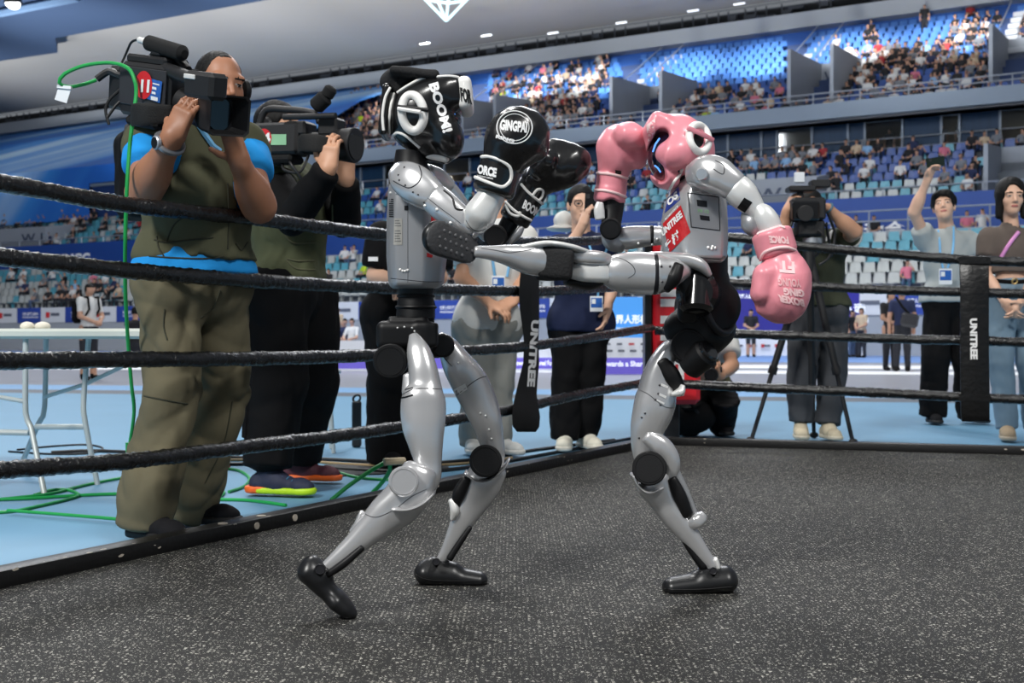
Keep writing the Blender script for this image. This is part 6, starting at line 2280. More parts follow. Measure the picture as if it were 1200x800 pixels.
MB().torus(V3(Jx['wR']) * .35 + V3(Jx['eR']) * .65, nrm(V3(Jx['wR']) - V3(Jx['eR'])), .037, .004, 20, 6).obj('bracelet', steel, pb)

# ---- person in white tee ---------------------------------------------------------
Jw = pj(6.85, dict(head=(592, 216, 0), neck=(584, 256, .02), sR=(549, 283, .0), sL=(612, 281, .05), eR=(541, 326, -.05), wR=(574, 356, -.18), eL=(614, 330, .0), wL=(602, 352, -.15), pelvis=(571, 386, .02),
                   hR=(557, 396, 0), hL=(585, 396, .04), kR=(558, 452, -.02), kL=(584, 455, .02), aR=(554, 518, 0), aL=(583, 518, -.05), tR=(.1, -1, 0), tL=(.75, -.65, 0)))
pw, Mw, Tw = build_person('person', 'person in white tee and grey trousers with clasped hands behind the gloves', Jw, (.3, -.95, -.1), 'mid', .0075, (.048, .041, .040, .027),
    hands=dict(R=dict(d=(.8, -.4, -.35), pn=(.3, .3, -1), th=(.3, -.6, .7), curl=(.4, .6, .5), size=1.05), L=dict(d=(-.75, -.45, -.45), pn=(-.3, .3, -1), th=(-.3, -.6, .7), curl=(.4, .6, .5), size=1.05)),
    shirt=dict(m=white_c, sleeve=.62, sr=.080, grow=.012, low=W(571, 372, 6.87), hem=W(571, 387, 6.87).z, fold=.006), trousers=dict(m=grey_tr, r=(.098, .083, .076), waist=.15, ext=.02, top=.06), shoes=dict(m=white_c, sole=mat('sole_white', srgb(226, 224, 218), .6)), hair='full', face=False, torso=dict(dep=.105, belly=.112))
tr = tree_parts(pw, ('shirt',))
lanyard(pw, tr, [(576, 296), (578, 310), (580, 324)], .008)
lanyard(pw, tr, [(598, 296), (596, 312), (594, 324)], .008)
badge(pw, W(584, 333, 6.68), .075, .095)

# ---- man in navy with phone ---------------------------------------------------------
Jn = pj(7.1, dict(head=(681, 241, 0), neck=(681, 272, .03), sR=(656, 290, .0), sL=(708, 290, .05), eR=(658, 306, -.26), wR=(683, 263, -.32), eL=(716, 330, .05), wL=(712, 362, -.06), pelvis=(681, 378, .02),
                  hR=(667, 390, 0), hL=(694, 390, .04), kR=(664, 445, -.02), kL=(690, 445, .02), aR=(662, 508, -.04), aL=(686, 504, .06), tR=(-.1, -1, 0), tL=(.35, -.9, 0)))
pn_, Mn, Tn = build_person('person', 'man in navy tee holding a black phone before his bespectacled face', Jn, (.12, -.99, -.08), 'fair', .0056, (.046, .040, .039, .026),
    hands=dict(R=dict(d=(.25, -.1, .95), pn=(.9, .35, 0), th=(.2, .9, .3), curl=(.5, .7, .5)), L=dict(d=(-.2, -.2, -1), pn=(-1, .2, 0), th=(0, -1, 0), curl=(.3, .4, .3))),
    shirt=dict(m=navy_c, sleeve=.7, sr=.074, grow=.01, hem=W(681, 388, 7.1).z), trousers=dict(m=black_c, r=(.10, .088, .080), waist=.145, ext=.03, top=.06), shoes=dict(m=cloth('shoe_cream', srgb(226, 222, 206), .1), sole=mat('sole_cream', srgb(220, 214, 200), .6)), hair='short')
MB().torus(Tn(.033, .098, .010), Mn[:, 1], .024, .0022, 20, 6, sx=.8, up=Mn[:, 0]).torus(Tn(-.033, .098, .010), Mn[:, 1], .024, .0022, 20, 6, sx=.8, up=Mn[:, 0]).obj('spectacles', cam_k, pn_)['kind'] = 'stuff'
tr = tree_parts(pn_, ('shirt',))
for pts in ([(690, 287), (694, 300), (697, 320)], [(712, 288), (706, 305), (702, 330), (700, 348)]):
    lanyard(pn_, tr, pts, .007)
badge(pn_, W(699, 356, 6.92), .075, .09)
# white bucket hat slung behind his shoulder
f = SDF().u(Ell(W(661, 258, 7.28), (.065, .075, .055))).u(Ell(W(659, 268, 7.28), (.105, .10, .018)), .02)
f.disp = fold_noise(.003, 25, 3)
f.obj('slung_hat', white_c, pn_, .007, 0)
ph1 = thing('phone', 'black phone held up by the man in navy tee', 'phone', W(692.5, 240, 6.76))
MB().box(W(692.5, 240, 6.765), (.072, .009, .150), Matrix.Rotation(.05, 3, 'Y'), ch=.003).obj('phone_body', r_gloss, ph1, smooth=30)
MB().box(W(689, 230, 6.757), (.022, .003, .026), ch=.001).obj('lens_block', cam_k, ph1, smooth=0)

# ---- crouching photographer behind the corner --------------------------------------
Jc = pj(8.05, dict(head=(824, 352, .05), neck=(826, 376, .06), sR=(806, 392, .0), sL=(848, 388, .06), eR=(806, 424, -.18), wR=(822, 440, -.28), eL=(858, 428, -.12), wL=(843, 441, -.28), pelvis=(828, 462, .18),
                   hR=(818, 466, .14), hL=(840, 466, .2), kR=(806, 462, -.22), kL=(852, 462, -.2), aR=(808, 500, .12), aL=(846, 500, .1), tR=(-.1, -1, 0), tL=(.1, -1, 0)))
pc, Mcx, Tc = build_person('person', 'crouching photographer in white tee behind the corner of the ring', Jc, (.05, -1, -.1), 'mid', .008, (.048, .043, .041, .028),
    hands=dict(R=dict(d=(.8, -.3, .2), pn=(.3, .2, 1), th=(0, .2, 1), curl=(.5, .5, .4)), L=dict(d=(-.8, -.3, .2), pn=(-.3, .2, 1), th=(0, .2, 1), curl=(.5, .5, .4))),
    shirt=dict(m=white_c, sleeve=.7, sr=.072, h=.012), vest=dict(m=cloth('vest_khaki', srgb(110, 104, 78)), hem=W(828, 458, 8.15).z, grow=-.012), trousers=dict(m=black_c, r=(.095, .085, .078), waist=.14, top=.08), shoes=dict(m=black_knit, sole=black_rub), hair='short', face=False)
kc = thing('photo_camera', 'black photo camera with round lens held by the crouching photographer', 'camera', W(834, 438, 7.7))
MB().box(W(834, 436, 7.78), (.13, .06, .09), ch=.012).box(W(834, 427, 7.78), (.05, .05, .03), ch=.008).obj('camera_body', cam_k, kc, smooth=30)
MB().cyl(W(834, 438, 7.76), W(833.5, 439, 7.60), .040, 24, r2=.046, ch=.005).obj('lens_barrel', cam_k, kc)
MB().cyl(W(833.5, 439, 7.604), W(833.5, 439, 7.596), .038, 24).obj('lens_glass', glass_k, kc)
bg = thing('shoulder_bag', 'round black camera bag standing on the blue floor behind the corner post', 'bag', (W(800, 505, 7.9).x, 7.9, -.012))
f = SDF().u(Ell(W(803, 488, 7.95), (.20, .12, .125))).i(Half((0, 0, -.010), (0, 0, -1)), .01)
f.disp = fold_noise(.005, 14, 2)
f.obj('bag_body', black_c, bg, .012, 0)
MB().tube(smooth_path([W(782, 480, 7.85), W(790, 470, 7.82), W(806, 470, 7.82), W(818, 484, 7.85)], .02), .012, 8).obj('bag_strap', cloth_black, bg)

# ---- man behind the tripod camera --------------------------------------------------
Jt = pj(7.85, dict(head=(949, 244, 0), neck=(952, 268, .04), sR=(924, 284, .02), sL=(984, 284, .06), eR=(914, 284, -.28), wR=(922, 247, -.34), eL=(1001, 272, -.24), wL=(970, 244, -.34), pelvis=(958, 362, .02),
                  hR=(942, 372, 0), hL=(974, 372, .04), kR=(940, 432, -.02), kL=(976, 432, .0), aR=(938, 494, -.03), aL=(970, 496, -.05), tR=(-.15, -1, 0), tL=(.1, -1, 0)))
red_c = cloth('collar_red', srgb(190, 44, 52))
pt, Mt, Tt = build_person('person', 'cameraman in olive tee with red collar behind the tripod camera', Jt, (-.05, -.99, -.1), 'mid', .007, (.052, .047, .046, .030),
    hands=dict(R=dict(d=(.4, -.1, .9), pn=(.9, .3, -.3), th=(.3, .9, .2), curl=(.5, .6, .4)), L=dict(d=(-.85, -.05, .3), pn=(-.3, .3, -1), th=(-.3, .8, .6), curl=(.4, .5, .4))),
    shirt=dict(m=cloth('tee_olive', srgb(66, 70, 56)), sleeve=.7, sr=.080, grow=.018, hem=W(958, 358, 7.85).z), trousers=dict(m=char_tr, r=(.105, .09, .078), waist=.15, ext=.0, top=.06), shoes=dict(m=cloth('shoe_beige', srgb(206, 194, 168), .1), sole=mat('sole_beige', srgb(214, 204, 182), .6)), hair='short', face=False)
tr = tree_parts(pt, ('shirt',))
band_on(tr, [(941, 262), (948, 274), (960, 274), (970, 264)], .014, sub=5).obj('collar', red_c, pt)
patch_on(tr, [(968, 276), (977, 268), (974, 281), (967, 283)], 4, 4, lift=.004).obj('shirt_print', ink, pt, smooth=0)
for s in 'L':
    e_ = V3(Jt['s' + s]) + (V3(Jt['e' + s]) - V3(Jt['s' + s])) * .68
    MB().torus(e_, nrm(V3(Jt['e' + s]) - V3(Jt['s' + s])), .076, .008, 24, 6).obj('sleeve_trim', white_c, pt)
MB().torus(V3(Jt['wL']), nrm(V3(Jt['wL']) - V3(Jt['eL'])), .034, .008, 20, 6).obj('wrist_band', mat('band_teal', srgb(70, 110, 130), .5), pt)
# tripod and its camera
D3 = 7.5
p = lambda x, y, d=0: W(x, y, D3 + d)
trp = thing('tripod', 'tall black tripod with three legs standing before the olive tee cameraman', 'tripod', (p(950, 500).x, D3, -.012))
top = V3(p(948, 296))
for x, y, d in ((880, 511, .05), (1000, 513, -.1), (954, 510, .42)):
    ft_ = V3(p(x, y, d))
    ft_[2] = .0
    mid = top + (ft_ - top) * .62
    lg = MB().tube([top, mid], [.026, .022], 10).tube([mid - (ft_ - top) * .02, mid + (ft_ - top) * .02], .029, 10).tube([mid, ft_], [.015, .013], 8).obj('leg', cam_k, trp, smooth=40)
    MB().ball(ft_ + V3((0, 0, .012)), (.03, .03, .022), 12).obj('rubber_foot', black_rub, lg)
MB().cyl(p(948, 318), p(948, 282), .038, 20, ch=.006).cyl(p(948, 292), p(948, 286), .06, 20).obj('head_bowl', cam_k, trp, smooth=40)
MB().tube([p(950, 300), p(951, 450, .15)], .02, 8).obj('centre_column', cam_k, trp)
MB().tube([p(948, 285), p(968, 262, -.05), p(974, 300, .1)], .011, 8).obj('pan_bar', cam_k, trp)
kt = thing('video_camera', 'black video camera with top monitor mounted on the tripod', 'camera', p(946, 262))
MB().box(p(944, 246), (.21, .20, .14), ch=.015).obj('camera_body', cam_k, kt, smooth=30)
MB().box(p(948, 268), (.16, .16, .10), ch=.012).obj('camera_base', cam_k, kt, smooth=30)
MB().box(p(944, 247, -.11), (.17, .03, .12), ch=.01).obj('lens_hood', r_gloss, kt, smooth=30)
MB().cyl(p(944, 250, -.10), p(944, 250, -.16), .05, 22, ch=.004).obj('lens_barrel', cam_k, kt)
MB().box(p(938, 222), (.17, .12, .035), ch=.008).box(p(960, 216), (.12, .10, .05), ch=.008).obj('carry_handle', cam_k, kt, smooth=30)
MB().box(p(937, 230), (.04, .05, .06), ch=.006).obj('handle_post', cam_k, kt, smooth=30)
MB().box(p(936.5, 208, -.02), (.062, .03, .064), ch=.004).obj('lamp_box', card_m, kt, smooth=0)
MB().cyl(p(952, 285), p(952, 279), .06, 20).obj('quick_plate', steel, kt)
for pts in ([(958, 270, -.1), (966, 278, -.1), (962, 292, -.08), (955, 300, -.05)], [(970, 250, -.05), (978, 275, 0), (972, 300, 0), (960, 310, 0)], [(930, 256, 0), (924, 275, 0), (932, 292, 0)]):
    MB().tube(smooth_path([p(*q) for q in pts], .02), .009, 8).obj('camera_cord', cam_k, kt)

# ---- man in grey tee raising his phone -----------------------------------------------
Jg = pj(9.25, dict(head=(1106, 243, 0), neck=(1109, 267, .04), sR=(1085, 281, .02), sL=(1136, 284, .06), eR=(1071, 249, -.10), wR=(1086, 212, -.20), eL=(1145, 318, .04), wL=(1142, 350, -.04), pelvis=(1110, 352, .02),
                  hR=(1098, 360, 0), hL=(1124, 360, .04), kR=(1096, 420, -.02), kL=(1131, 420, .0), aR=(1093, 482, 0), aL=(1138, 484, .06), tR=(-.1, -1, 0), tL=(.3, -.9, 0)))
grey_tee = cloth('tee_light_grey', srgb(164, 170, 170), .05)
pg, Mg, Tg = build_person('person', 'man in light grey tee raising a phone overhead', Jg, (-.38, -.88, .22), 'fair', .0062, (.046, .042, .041, .027),
    hands=dict(R=dict(d=(.35, -.1, .92), pn=(.6, -.7, .1), th=(-.6, .3, .5), curl=(.5, .6, .4)), L=dict(d=(-.1, -.1, -1), pn=(-1, 0, 0), th=(0, -1, 0), curl=(.3, .4, .3))),
    shirt=dict(m=grey_tee, sleeve=.42, sr=.074, grow=.014, hem=W(1110, 354, 9.25).z), trousers=dict(m=black_c, r=(.10, .098, .098), waist=.145, ext=.03, top=.08), shoes=dict(m=black_knit, sole=black_rub), hair='full', up=(0, .2, 1))
tr = tree_parts(pg, ('shirt',))
lanyard(pg, tr, [(1099, 270), (1101, 285), (1102, 300), (1105, 314)], .008)
lanyard(pg, tr, [(1117, 266), (1117, 285), (1115, 300), (1110, 314)], .008)
badge(pg, W(1108, 324, 9.02), .10, .12)
ph2 = thing('phone', 'dark phone raised by the man in light grey tee', 'phone', W(1096, 190, 9.0))
MB().box(W(1096, 190, 9.02), (.14, .009, .072), Matrix.Rotation(-.15, 3, 'Y'), ch=.003).obj('phone_body', mat('phone_green_black', srgb(26, 40, 34), .2), ph2, smooth=30)
MB().box(W(1090, 188, 9.012), (.02, .003, .02), ch=.001).obj('lens_block', cam_k, ph2, smooth=0)

# ---- woman at the right edge -----------------------------------------------------------
Jf = pj(7.75, dict(head=(1184, 232, 0), neck=(1185, 264, .02), sR=(1159, 280, .02), sL=(1209, 280, .04), eR=(1154, 322, -.02), wR=(1178, 354, -.16), eL=(1214, 322, -.02), wL=(1196, 354, -.16), pelvis=(1187, 342, .02),
                  hR=(1174, 352, 0), hL=(1202, 352, .03), kR=(1173, 424, -.02), kL=(1206, 424, .0), aR=(1180, 498, -.02), aL=(1212, 500, .02), tR=(-.3, -1, 0), tL=(.3, -1, 0)))
taupe = cloth('tee_taupe', srgb(98, 88, 82), .06)
denim = cloth('denim_blue', srgb(116, 138, 154), .16, sc=8)
pf, Mf, Tf = build_person('person', 'woman with black bob in taupe tee and blue jeans beside the rope spacer', Jf, (-.10, -.99, -.04), 'fair', .0056, (.040, .035, .034, .023),
    hands=dict(R=dict(d=(.55, -.2, -.8), pn=(.6, .5, .2), th=(.6, -.6, .3), curl=(.25, .4, .3), size=.92), L=dict(d=(-.55, -.25, -.8), pn=(-.6, .5, .2), th=(-.6, -.6, .3), curl=(.25, .4, .3), size=.92)),
    shirt=dict(m=taupe, sleeve=.5, sr=.062, low=W(1186, 324, 7.77), hem=W(1187, 319, 7.77).z, h=.009), trousers=dict(m=denim, r=(.092, .074, .066), waist=.125, ext=.02, top=.085, fold=.005), shoes=dict(m=cloth('shoe_tan', srgb(178, 158, 132), .1), sole=mat('sole_tan', srgb(196, 180, 158), .6), L=.24), hair='bob', female=True, torso=dict(dep=.092, belly=.100), neck_r=.044)
tr = tree_parts(pf, ('shirt', 'body'))
mbx = MB()
q = [on(tr, x, y, .005) for x, y in ((1171, 306), (1176, 296), (1184, 284), (1193, 272), (1199, 262))]
q = [a_ for a_ in q if a_ is not None]
mbx.tube(smooth_path(q, .012), .013, 8).obj('shoulder_strap', mat('strap_pink_blue', srgb(214, 140, 200), .5, var=.35, scale=3, detail=0), pf)
tt = tree_parts(pf, ('trousers',))
mbx = band_on(tt, [(1166, 329), (1176, 330), (1187, 330.5), (1199, 330), (1208, 329)], .014, sub=5)
mbx.obj('belt', black_c, pf)
MB().torus(W(1189, 329.5, 7.60), (0, 1, 0), .018, .005, 20, 6, sx=.8).obj('belt_buckle', mat('brass', srgb(196, 168, 110), .3, .8), pf)

# ------------------------------------------------------------------ table, stool, cables
table_w = mat('table_white', srgb(196, 202, 194), .5, var=.03)
leg_g = mat('table_leg_grey', srgb(196, 202, 200), .4, .2, var=.03)
tb = thing('folding_table', 'white folding table with bent grey metal legs at the left of the ring', 'table', (W(60, 500, 5.3).x, 5.35, -.012))
xr, xl = W(172, 390, 5.2).x, W(-330, 390, 5.2).x
zt = W(100, 385, 5.2).z
MB().box(((xr + xl) / 2, 5.55, zt - .022), (xr - xl, .78, .045), ch=.012).obj('table_top', table_w, tb, smooth=30)
q = lambda x, y, d: W(x, y, d)
fl = lambda x, d: Vector((W(x, 500, d).x, d, -.010))
for pts in ([q(30, 396, 5.2), q(30, 484, 5.2), q(36, 500, 5.19), fl(52, 5.08)], [q(54, 396, 5.75), q(52, 478, 5.75), q(44, 498, 5.76), fl(21, 5.9)], [q(104, 396, 5.4), q(98, 468, 5.4), q(100, 496, 5.4), fl(114, 5.44)],
            [q(-62, 396, 5.2), q(-64, 484, 5.2), fl(-40, 5.08)]):
    MB().tube(smooth_path(pts, .03), .0125, 10).obj('leg', leg_g, tb)
MB().tube([q(42, 500, 5.6), q(101, 500, 5.42)], .013, 8).obj('cross_bar', leg_g, tb)
MB().tube([q(-70, 505, 5.3), q(34, 507, 5.2)], .013, 8).obj('cross_bar', leg_g, tb)
MB().tube([q(52, 465, 5.7), q(100, 450, 5.5), q(146, 428, 5.5)], .010, 8).obj('brace', leg_g, tb)
MB().tube([q(-60, 455, 5.4), q(28, 470, 5.2)], .010, 8).obj('brace', leg_g, tb)
for i, (px, w_) in enumerate(((32, .030), (50, .034))):
    c = W(px, 384, 5.45)
    c.z = zt
    t = SDF().u(Ell((c.x, 5.45, zt + .012), (w_, .04, .022))).i(Half((0, 0, zt), (0, 0, -1)), .003).obj('folded_cloth', mat('cloth_pale', srgb(226, 220, 206), .9), None, .006, 0)
    tag(t, ('pale crumpled cloth on the white table, nearer the end leg' if i else 'pale crumpled cloth on the white table, farther along from the end leg'), 'cloth')

st = thing('step_stool', 'small white metal stool standing behind the second cameraman', 'stool', (W(384, 500, 7.0).x, 7.0, -.012))
q7 = lambda x, y, d=7.0: W(x, y, d)
MB().box(q7(380, 436), (.16, .28, .03), ch=.008).obj('seat', leg_g, st, smooth=30)
for x0, x1, d in ((375, 372, 6.9), (385, 391, 6.9), (376, 374, 7.2), (385, 388, 7.2)):
    a, b = q7(x0, 438, d), Vector((W(x1, 500, d).x, d, -.01))
    MB().tube([a, b], .012, 8).obj('leg', leg_g, st)
MB().tube([q7(374, 474, 6.9), q7(389, 474, 6.9)], .009, 8).obj('rung', leg_g, st)
cs = thing('carry_case', 'slim black upright case with a handle slot on the blue floor', 'case', (W(418, 510, 7.3).x, 7.3, -.012))
MB().box((W(418, 500, 7.3).x, 7.3, .13), (.055, .05, .28), ch=.008).obj('case_body', cam_k, cs, smooth=30)
MB().torus((W(418, 477, 7.3).x, 7.3, .285), (0, 1, 0), .024, .007, 16, 6, sx=.8).obj('handle', cam_k, cs)


def floor_cable(pts, r, m, label, z=-.012):
    P = []
    for i, (x, y) in enumerate(pts):
        d = ground_y(y, -.012)
        P.append(Vector((W(x, y, d).x, d, z + r + .0)))
    return tag(MB().tube(smooth_path(P, .02), r, 7).obj('cable', m), label, 'cable')


floor_cable([(-30, 590), (20, 585), (60, 580), (100, 570), (140, 562), (175, 558), (230, 556), (262, 556)], .007, gcab, 'green cable running along the blue floor behind the first cameraman, uppermost')
floor_cable([(-30, 604), (15, 601), (45, 595), (75, 588), (92, 582), (80, 576), (60, 576), (40, 582)], .007, gcab, 'green cable bent into a hook in front of the table legs')
floor_cable([(-30, 588), (30, 586), (80, 583), (120, 581), (160, 580), (215, 578), (250, 576)], .007, gcab, 'green cable running straight below the others toward the first cameraman')
floor_cable([(238, 588), (256, 584), (262, 578), (250, 574), (236, 578), (246, 586), (290, 588), (335, 594)], .007, gcab, 'green cable looping right of the first cameraman down to the ring edging')
floor_cable([(245, 556), (262, 551), (280, 553), (292, 562), (285, 572), (268, 578)], .007, gcab, 'green cable curling in an arc between the two cameramen')
floor_cable([(300, 551), (330, 548), (370, 548), (420, 561), (470, 564)], .007, gcab, 'green cable passing behind the running shoes')
gl_ = thing('cable', 'green cable rising off the floor in a peak beside the black headguard robot', 'cable', W(420, 570, 5.0))
MB().tube(smooth_path([W(388, 586, 4.9), W(410, 568, 4.95), W(440, 548, 5.0), W(454, 542, 5.02), W(457, 550, 5.05), W(448, 565, 5.1), Vector((W(436, 577, 5.1).x, 5.12, -.005))], .02), .009, 8).obj('sheath', gcab, gl_)
MB().tube([W(450, 541, 5.0), W(474, 540, 5.05)], .016, 8).obj('taped_end', mat('tape_beige', srgb(196, 180, 150), .7), gl_)
kcab = mat('cable_black', srgb(22, 22, 24), .5)
tcab = mat('cable_tan', srgb(150, 128, 92), .6)
floor_cable([(60, 532), (110, 530), (180, 533), (280, 538), (380, 540), (480, 545), (560, 540), (620, 530), (720, 517)], .010, kcab, 'thick black cable along the blue floor behind the running shoes, uppermost')
floor_cable([(250, 541), (330, 540), (400, 545), (470, 548), (540, 545), (600, 538)], .008, tcab, 'tan cable along the blue floor beside the thick black cable')
floor_cable([(250, 546), (330, 546), (410, 552), (490, 555), (560, 548), (640, 534), (745, 514)], .010, kcab, 'thick black cable nearest the left ring edging')
floor_cable([(20, 528), (60, 524), (100, 522), (120, 526), (105, 532), (60, 533), (10, 530)], .006, kcab, 'thin black cable coiled behind the table legs')
floor_cable([(250, 550), (258, 548), (268, 549)], .010, mat('cable_red', srgb(206, 60, 36), .5), 'short red cable end on the blue floor between the cameramen')
cmx = thing('cable_mat', 'flat black cable mat on the blue floor behind the running shoes', 'mat', (W(440, 550, 5.8).x, 5.8, -.012))
d0, d1 = ground_y(558), ground_y(541)
a, b, c, d = (Vector((W(x, y, ground_y(y)).x, ground_y(y), -.0118)) for x, y in ((392, 556), (528, 549), (520, 538), (380, 543)))
MB().prism([[a, b, c, d], [p_ + Vector((0, 0, .006)) for p_ in (a, b, c, d)]]).obj('rubber', black_rub, cmx, smooth=0, fix=True)

# ------------------------------------------------------------------ small figures: seated and standing
fig_skin = mat('crowd_skin', srgb(182, 140, 116), .6)
TOPS = {'white': srgb(206, 206, 204), 'black': srgb(28, 28, 32), 'grey': srgb(112, 116, 122), 'navy': srgb(34, 44, 78), 'pink': srgb(196, 110, 130), 'beige': srgb(188, 168, 142), 'red': srgb(150, 44, 48), 'lime': srgb(186, 214, 40), 'pale blue': srgb(130, 168, 204)}
top_m = {k: mat('top_' + k.replace(' ', '_').replace('-', '_'), v, .85) for k, v in TOPS.items()}
leg_m = [mat('crowd_trousers_dark', srgb(34, 36, 44), .85), mat('crowd_trousers_blue', srgb(70, 88, 116), .85)]


def figure_sdf(pose):
    f = SDF()
    if pose[0] == 's':            # seated, origin on the seat edge, facing -y
        hip, ch, hd = V3((0, .02, .50)), V3((0, .05, .86)), V3((0, .02, 1.20))
        lean = {'s0': 0, 's1': -.12, 's2': .04, 's3': -.05}[pose]
        ch, hd = ch + V3((0, lean, 0)), hd + V3((.03 if pose == 's3' else 0, lean * 1.5, 0))
        for sx in (-1, 1):
            kn = V3((sx * .11, -.42, .50))
            f.u(Cap(hip + V3((sx * .09, 0, 0)), kn, .085, .068), .03).u(Cap(kn, V3((sx * .11, -.40, .08)), .062, .05), .02).u(Cap(V3((sx * .11, -.38, .04)), V3((sx * .12, -.52, .03)), .045, .04))
            sh = ch + V3((sx * .18, 0, .10))
            el = V3((sx * .24, -.12 + lean, .66)) if not (pose == 's2' and sx > 0) else V3((.25, -.22, .86))
            wr = V3((sx * .08, -.32, .60)) if not (pose == 's2' and sx > 0) else V3((.10, -.26, 1.12))
            f.u(Cap(sh, el, .055, .048), .03).u(Cap(el, wr, .045, .038), .02).u(Ell(wr, (.045, .05, .045)), .02)
        f.u(Cap(hip, ch, .14, .15, side=(0, 1, 0), flat=.75), .05).u(Cap(ch + V3((-.15, 0, .08)), ch + V3((.15, 0, .08)), .07), .06)
    else:
        ch, hd = V3((0, 0, 1.30)), V3((0, -.02, 1.60))
        for sx in (-1, 1):
            f.u(Cap(V3((sx * .09, 0, .90)), V3((sx * .10, 0, .48)), .10, .075), .03).u(Cap(V3((sx * .10, 0, .48)), V3((sx * .11, .01, .09)), .072, .058), .02).u(Cap(V3((sx * .11, .02, .05)), V3((sx * .12, -.12, .04)), .05, .042), .02)
            sh = ch + V3((sx * .19, 0, .11))
            el, wr = V3((sx * .25, .03, 1.12)), V3((sx * .24, -.06, .86))
            if pose == 'u1' and sx > 0:
                el, wr = V3((.24, -.16, 1.18)), V3((.08, -.30, 1.42))
            if pose == 'u2':
                el, wr = V3((sx * .24, -.06, 1.12)), V3((sx * .06, -.22, 1.02))
            f.u(Cap(sh, el, .055, .046), .03).u(Cap(el, wr, .043, .036), .02).u(Ell(wr + (wr - el) * .2, (.045, .045, .055)), .02)
        f.u(Cap(V3((0, 0, .95)), ch, .145, .155, side=(0, 1, 0), flat=.72), .05).u(Cap(ch + V3((-.16, 0, .08)), ch + V3((.16, 0, .08)), .07), .06)
    f.u(Cap(ch + V3((0, 0, .1)), hd, .05, .055), .03).u(Ell(hd, (.082, .098, .112)), .02)
    return f, ch, hd


FIG = {}


def figure_mesh(pose, top, leg, h=.045, shorts=False):
    key = (pose, top, leg, h, shorts)
    if key in FIG:
        return FIG[key]
    kb = (pose, h, shorts)
    if kb not in FIG:
        f, ch, hd = figure_sdf(pose)
        hipz = .58 if pose[0] == 's' else .94
        def hair(P):
            q = P - hd
            return (q[:, 2] > .030) & (np.abs(q[:, 0]) < .12) | ((q[:, 1] > -.015) & (q[:, 2] > -.05)) & (P[:, 2] > hd[2] - .06)
        def skin_(P):
            return (P[:, 2] > ch[2] + .17)
        def hands_(P):
            r = np.zeros(len(P), bool)
            if pose[0] == 's':
                r |= (P[:, 1] < -.20) & (P[:, 2] > .56)
                r |= (np.abs(P[:, 0]) > .19) & (P[:, 2] < ch[2] - .12) & (P[:, 2] > .56)
            else:
                r |= (np.abs(P[:, 0]) > .17) & (P[:, 2] < 1.2) & (P[:, 2] > .70)
                r |= (P[:, 1] < -.14) & (P[:, 2] > .70)
            return r
        def legs_(P):
            return (P[:, 2] < hipz) & ~((np.abs(P[:, 0]) > .185) & (P[:, 2] > .7))
        def shin_(P):
            return P[:, 2] < (.46 if shorts else -1)
        def shoe_(P):
            return P[:, 2] < .10
        o = f.obj('figure', [fig_skin] * 4, None, h, 0, [(0, lambda P: P[:, 2] > -9), (2, legs_), (1, hands_), (1, skin_), (3, hair), (1, shin_), (3, shoe_)])
        me = o.data
        bpy.data.objects.remove(o)
        FIG[kb] = me
    me = FIG[kb].copy()
    for i, m_ in enumerate((top_m[top], fig_skin, leg_m[leg], hair_m)):
        me.materials[i] = m_
    me.name = 'figure'
    FIG[key] = me
    return me


def put_figure(name, me, loc, rz, sc, label, cat='person', group=None):
    o = bpy.data.objects.new(name, me)
    COL.objects.link(o)
    o.location, o.rotation_euler, o.scale = loc, (0, 0, rz), (sc, sc, sc)
    return tag(o, label, cat, group)


def bystander(px, D, pose, top, leg, rz, sc, label, z=-.02, h=.022, shorts=False):
    return put_figure('person', figure_mesh(pose, top, leg, h, shorts), (W(px, 400, D).x, D, z), rz, sc, label)


w1 = bystander(104, 19.0, 'u2', 'white', 0, R(60), .90, 'person in white top and dark shorts with backpack walking past the white table', shorts=True)
pk = MB()
cpk = Vector((W(104, 400, 19.0).x, 19.0, 0))
dirn = Vector((math.sin(R(60)), -math.cos(R(60)), 0))
pk.box(cpk - dirn * .19 + Vector((0, 0, 1.08)), (.30, .16, .40), Matrix.Rotation(R(60), 3, 'Z'), ch=.05)
for sx in (-.1, .1):
    sv = Vector((math.cos(R(60)), math.sin(R(60)), 0)) * sx
    pk.tube([cpk + sv - dirn * .12 + Vector((0, 0, 1.27)), cpk + sv + dirn * .10 + Vector((0, 0, 1.30)), cpk + sv + dirn * .13 + Vector((0, 0, 1.1)), cpk + sv + Vector((0, 0, .95))], .02, 6)
bk = pk.obj('backpack', black_c, None)
bk['kind'] = 'thing'
tag(bk, 'black backpack on the person walking past the white table', 'backpack')
bystander(160, 24.0, 's0', 'black', 0, R(160), 1.0, 'dark clad person sitting far behind the white table', z=-.02)
bystander(1057, 23.6, 'u0', 'navy', 0, R(170), .97, 'man in navy shirt and black trousers seen from behind with shoulder bag')
sb = thing('shoulder_bag', 'dark shoulder bag on the back of the man in navy shirt', 'bag', W(1066, 374, 23.2))
MB().box(W(1066, 375, 23.3), (.34, .12, .28), Matrix.Rotation(.2, 3, 'Y'), ch=.05).obj('bag_body', cam_g, sb, smooth=30)
MB().tube([W(1050, 348, 23.45), W(1058, 360, 23.3), W(1068, 370, 23.3)], .025, 6).obj('bag_strap', black_c, sb)
bystander(1043, 24.5, 'u2', 'black', 0, R(20), .95, 'person in black half hidden behind the man in navy shirt')
bystander(880, 41.0, 'u2', 'black', 0, 0, .96, 'person in black tee and shorts standing before the violet display wall', shorts=True)
bystander(998, 40.0, 'u0', 'black', 1, R(40), .93, 'person in black top and blue jeans before the violet display wall')
bystander(1010, 39.5, 'u2', 'beige', 0, R(-60), .97, 'person in beige vest and dark trousers before the violet display wall')
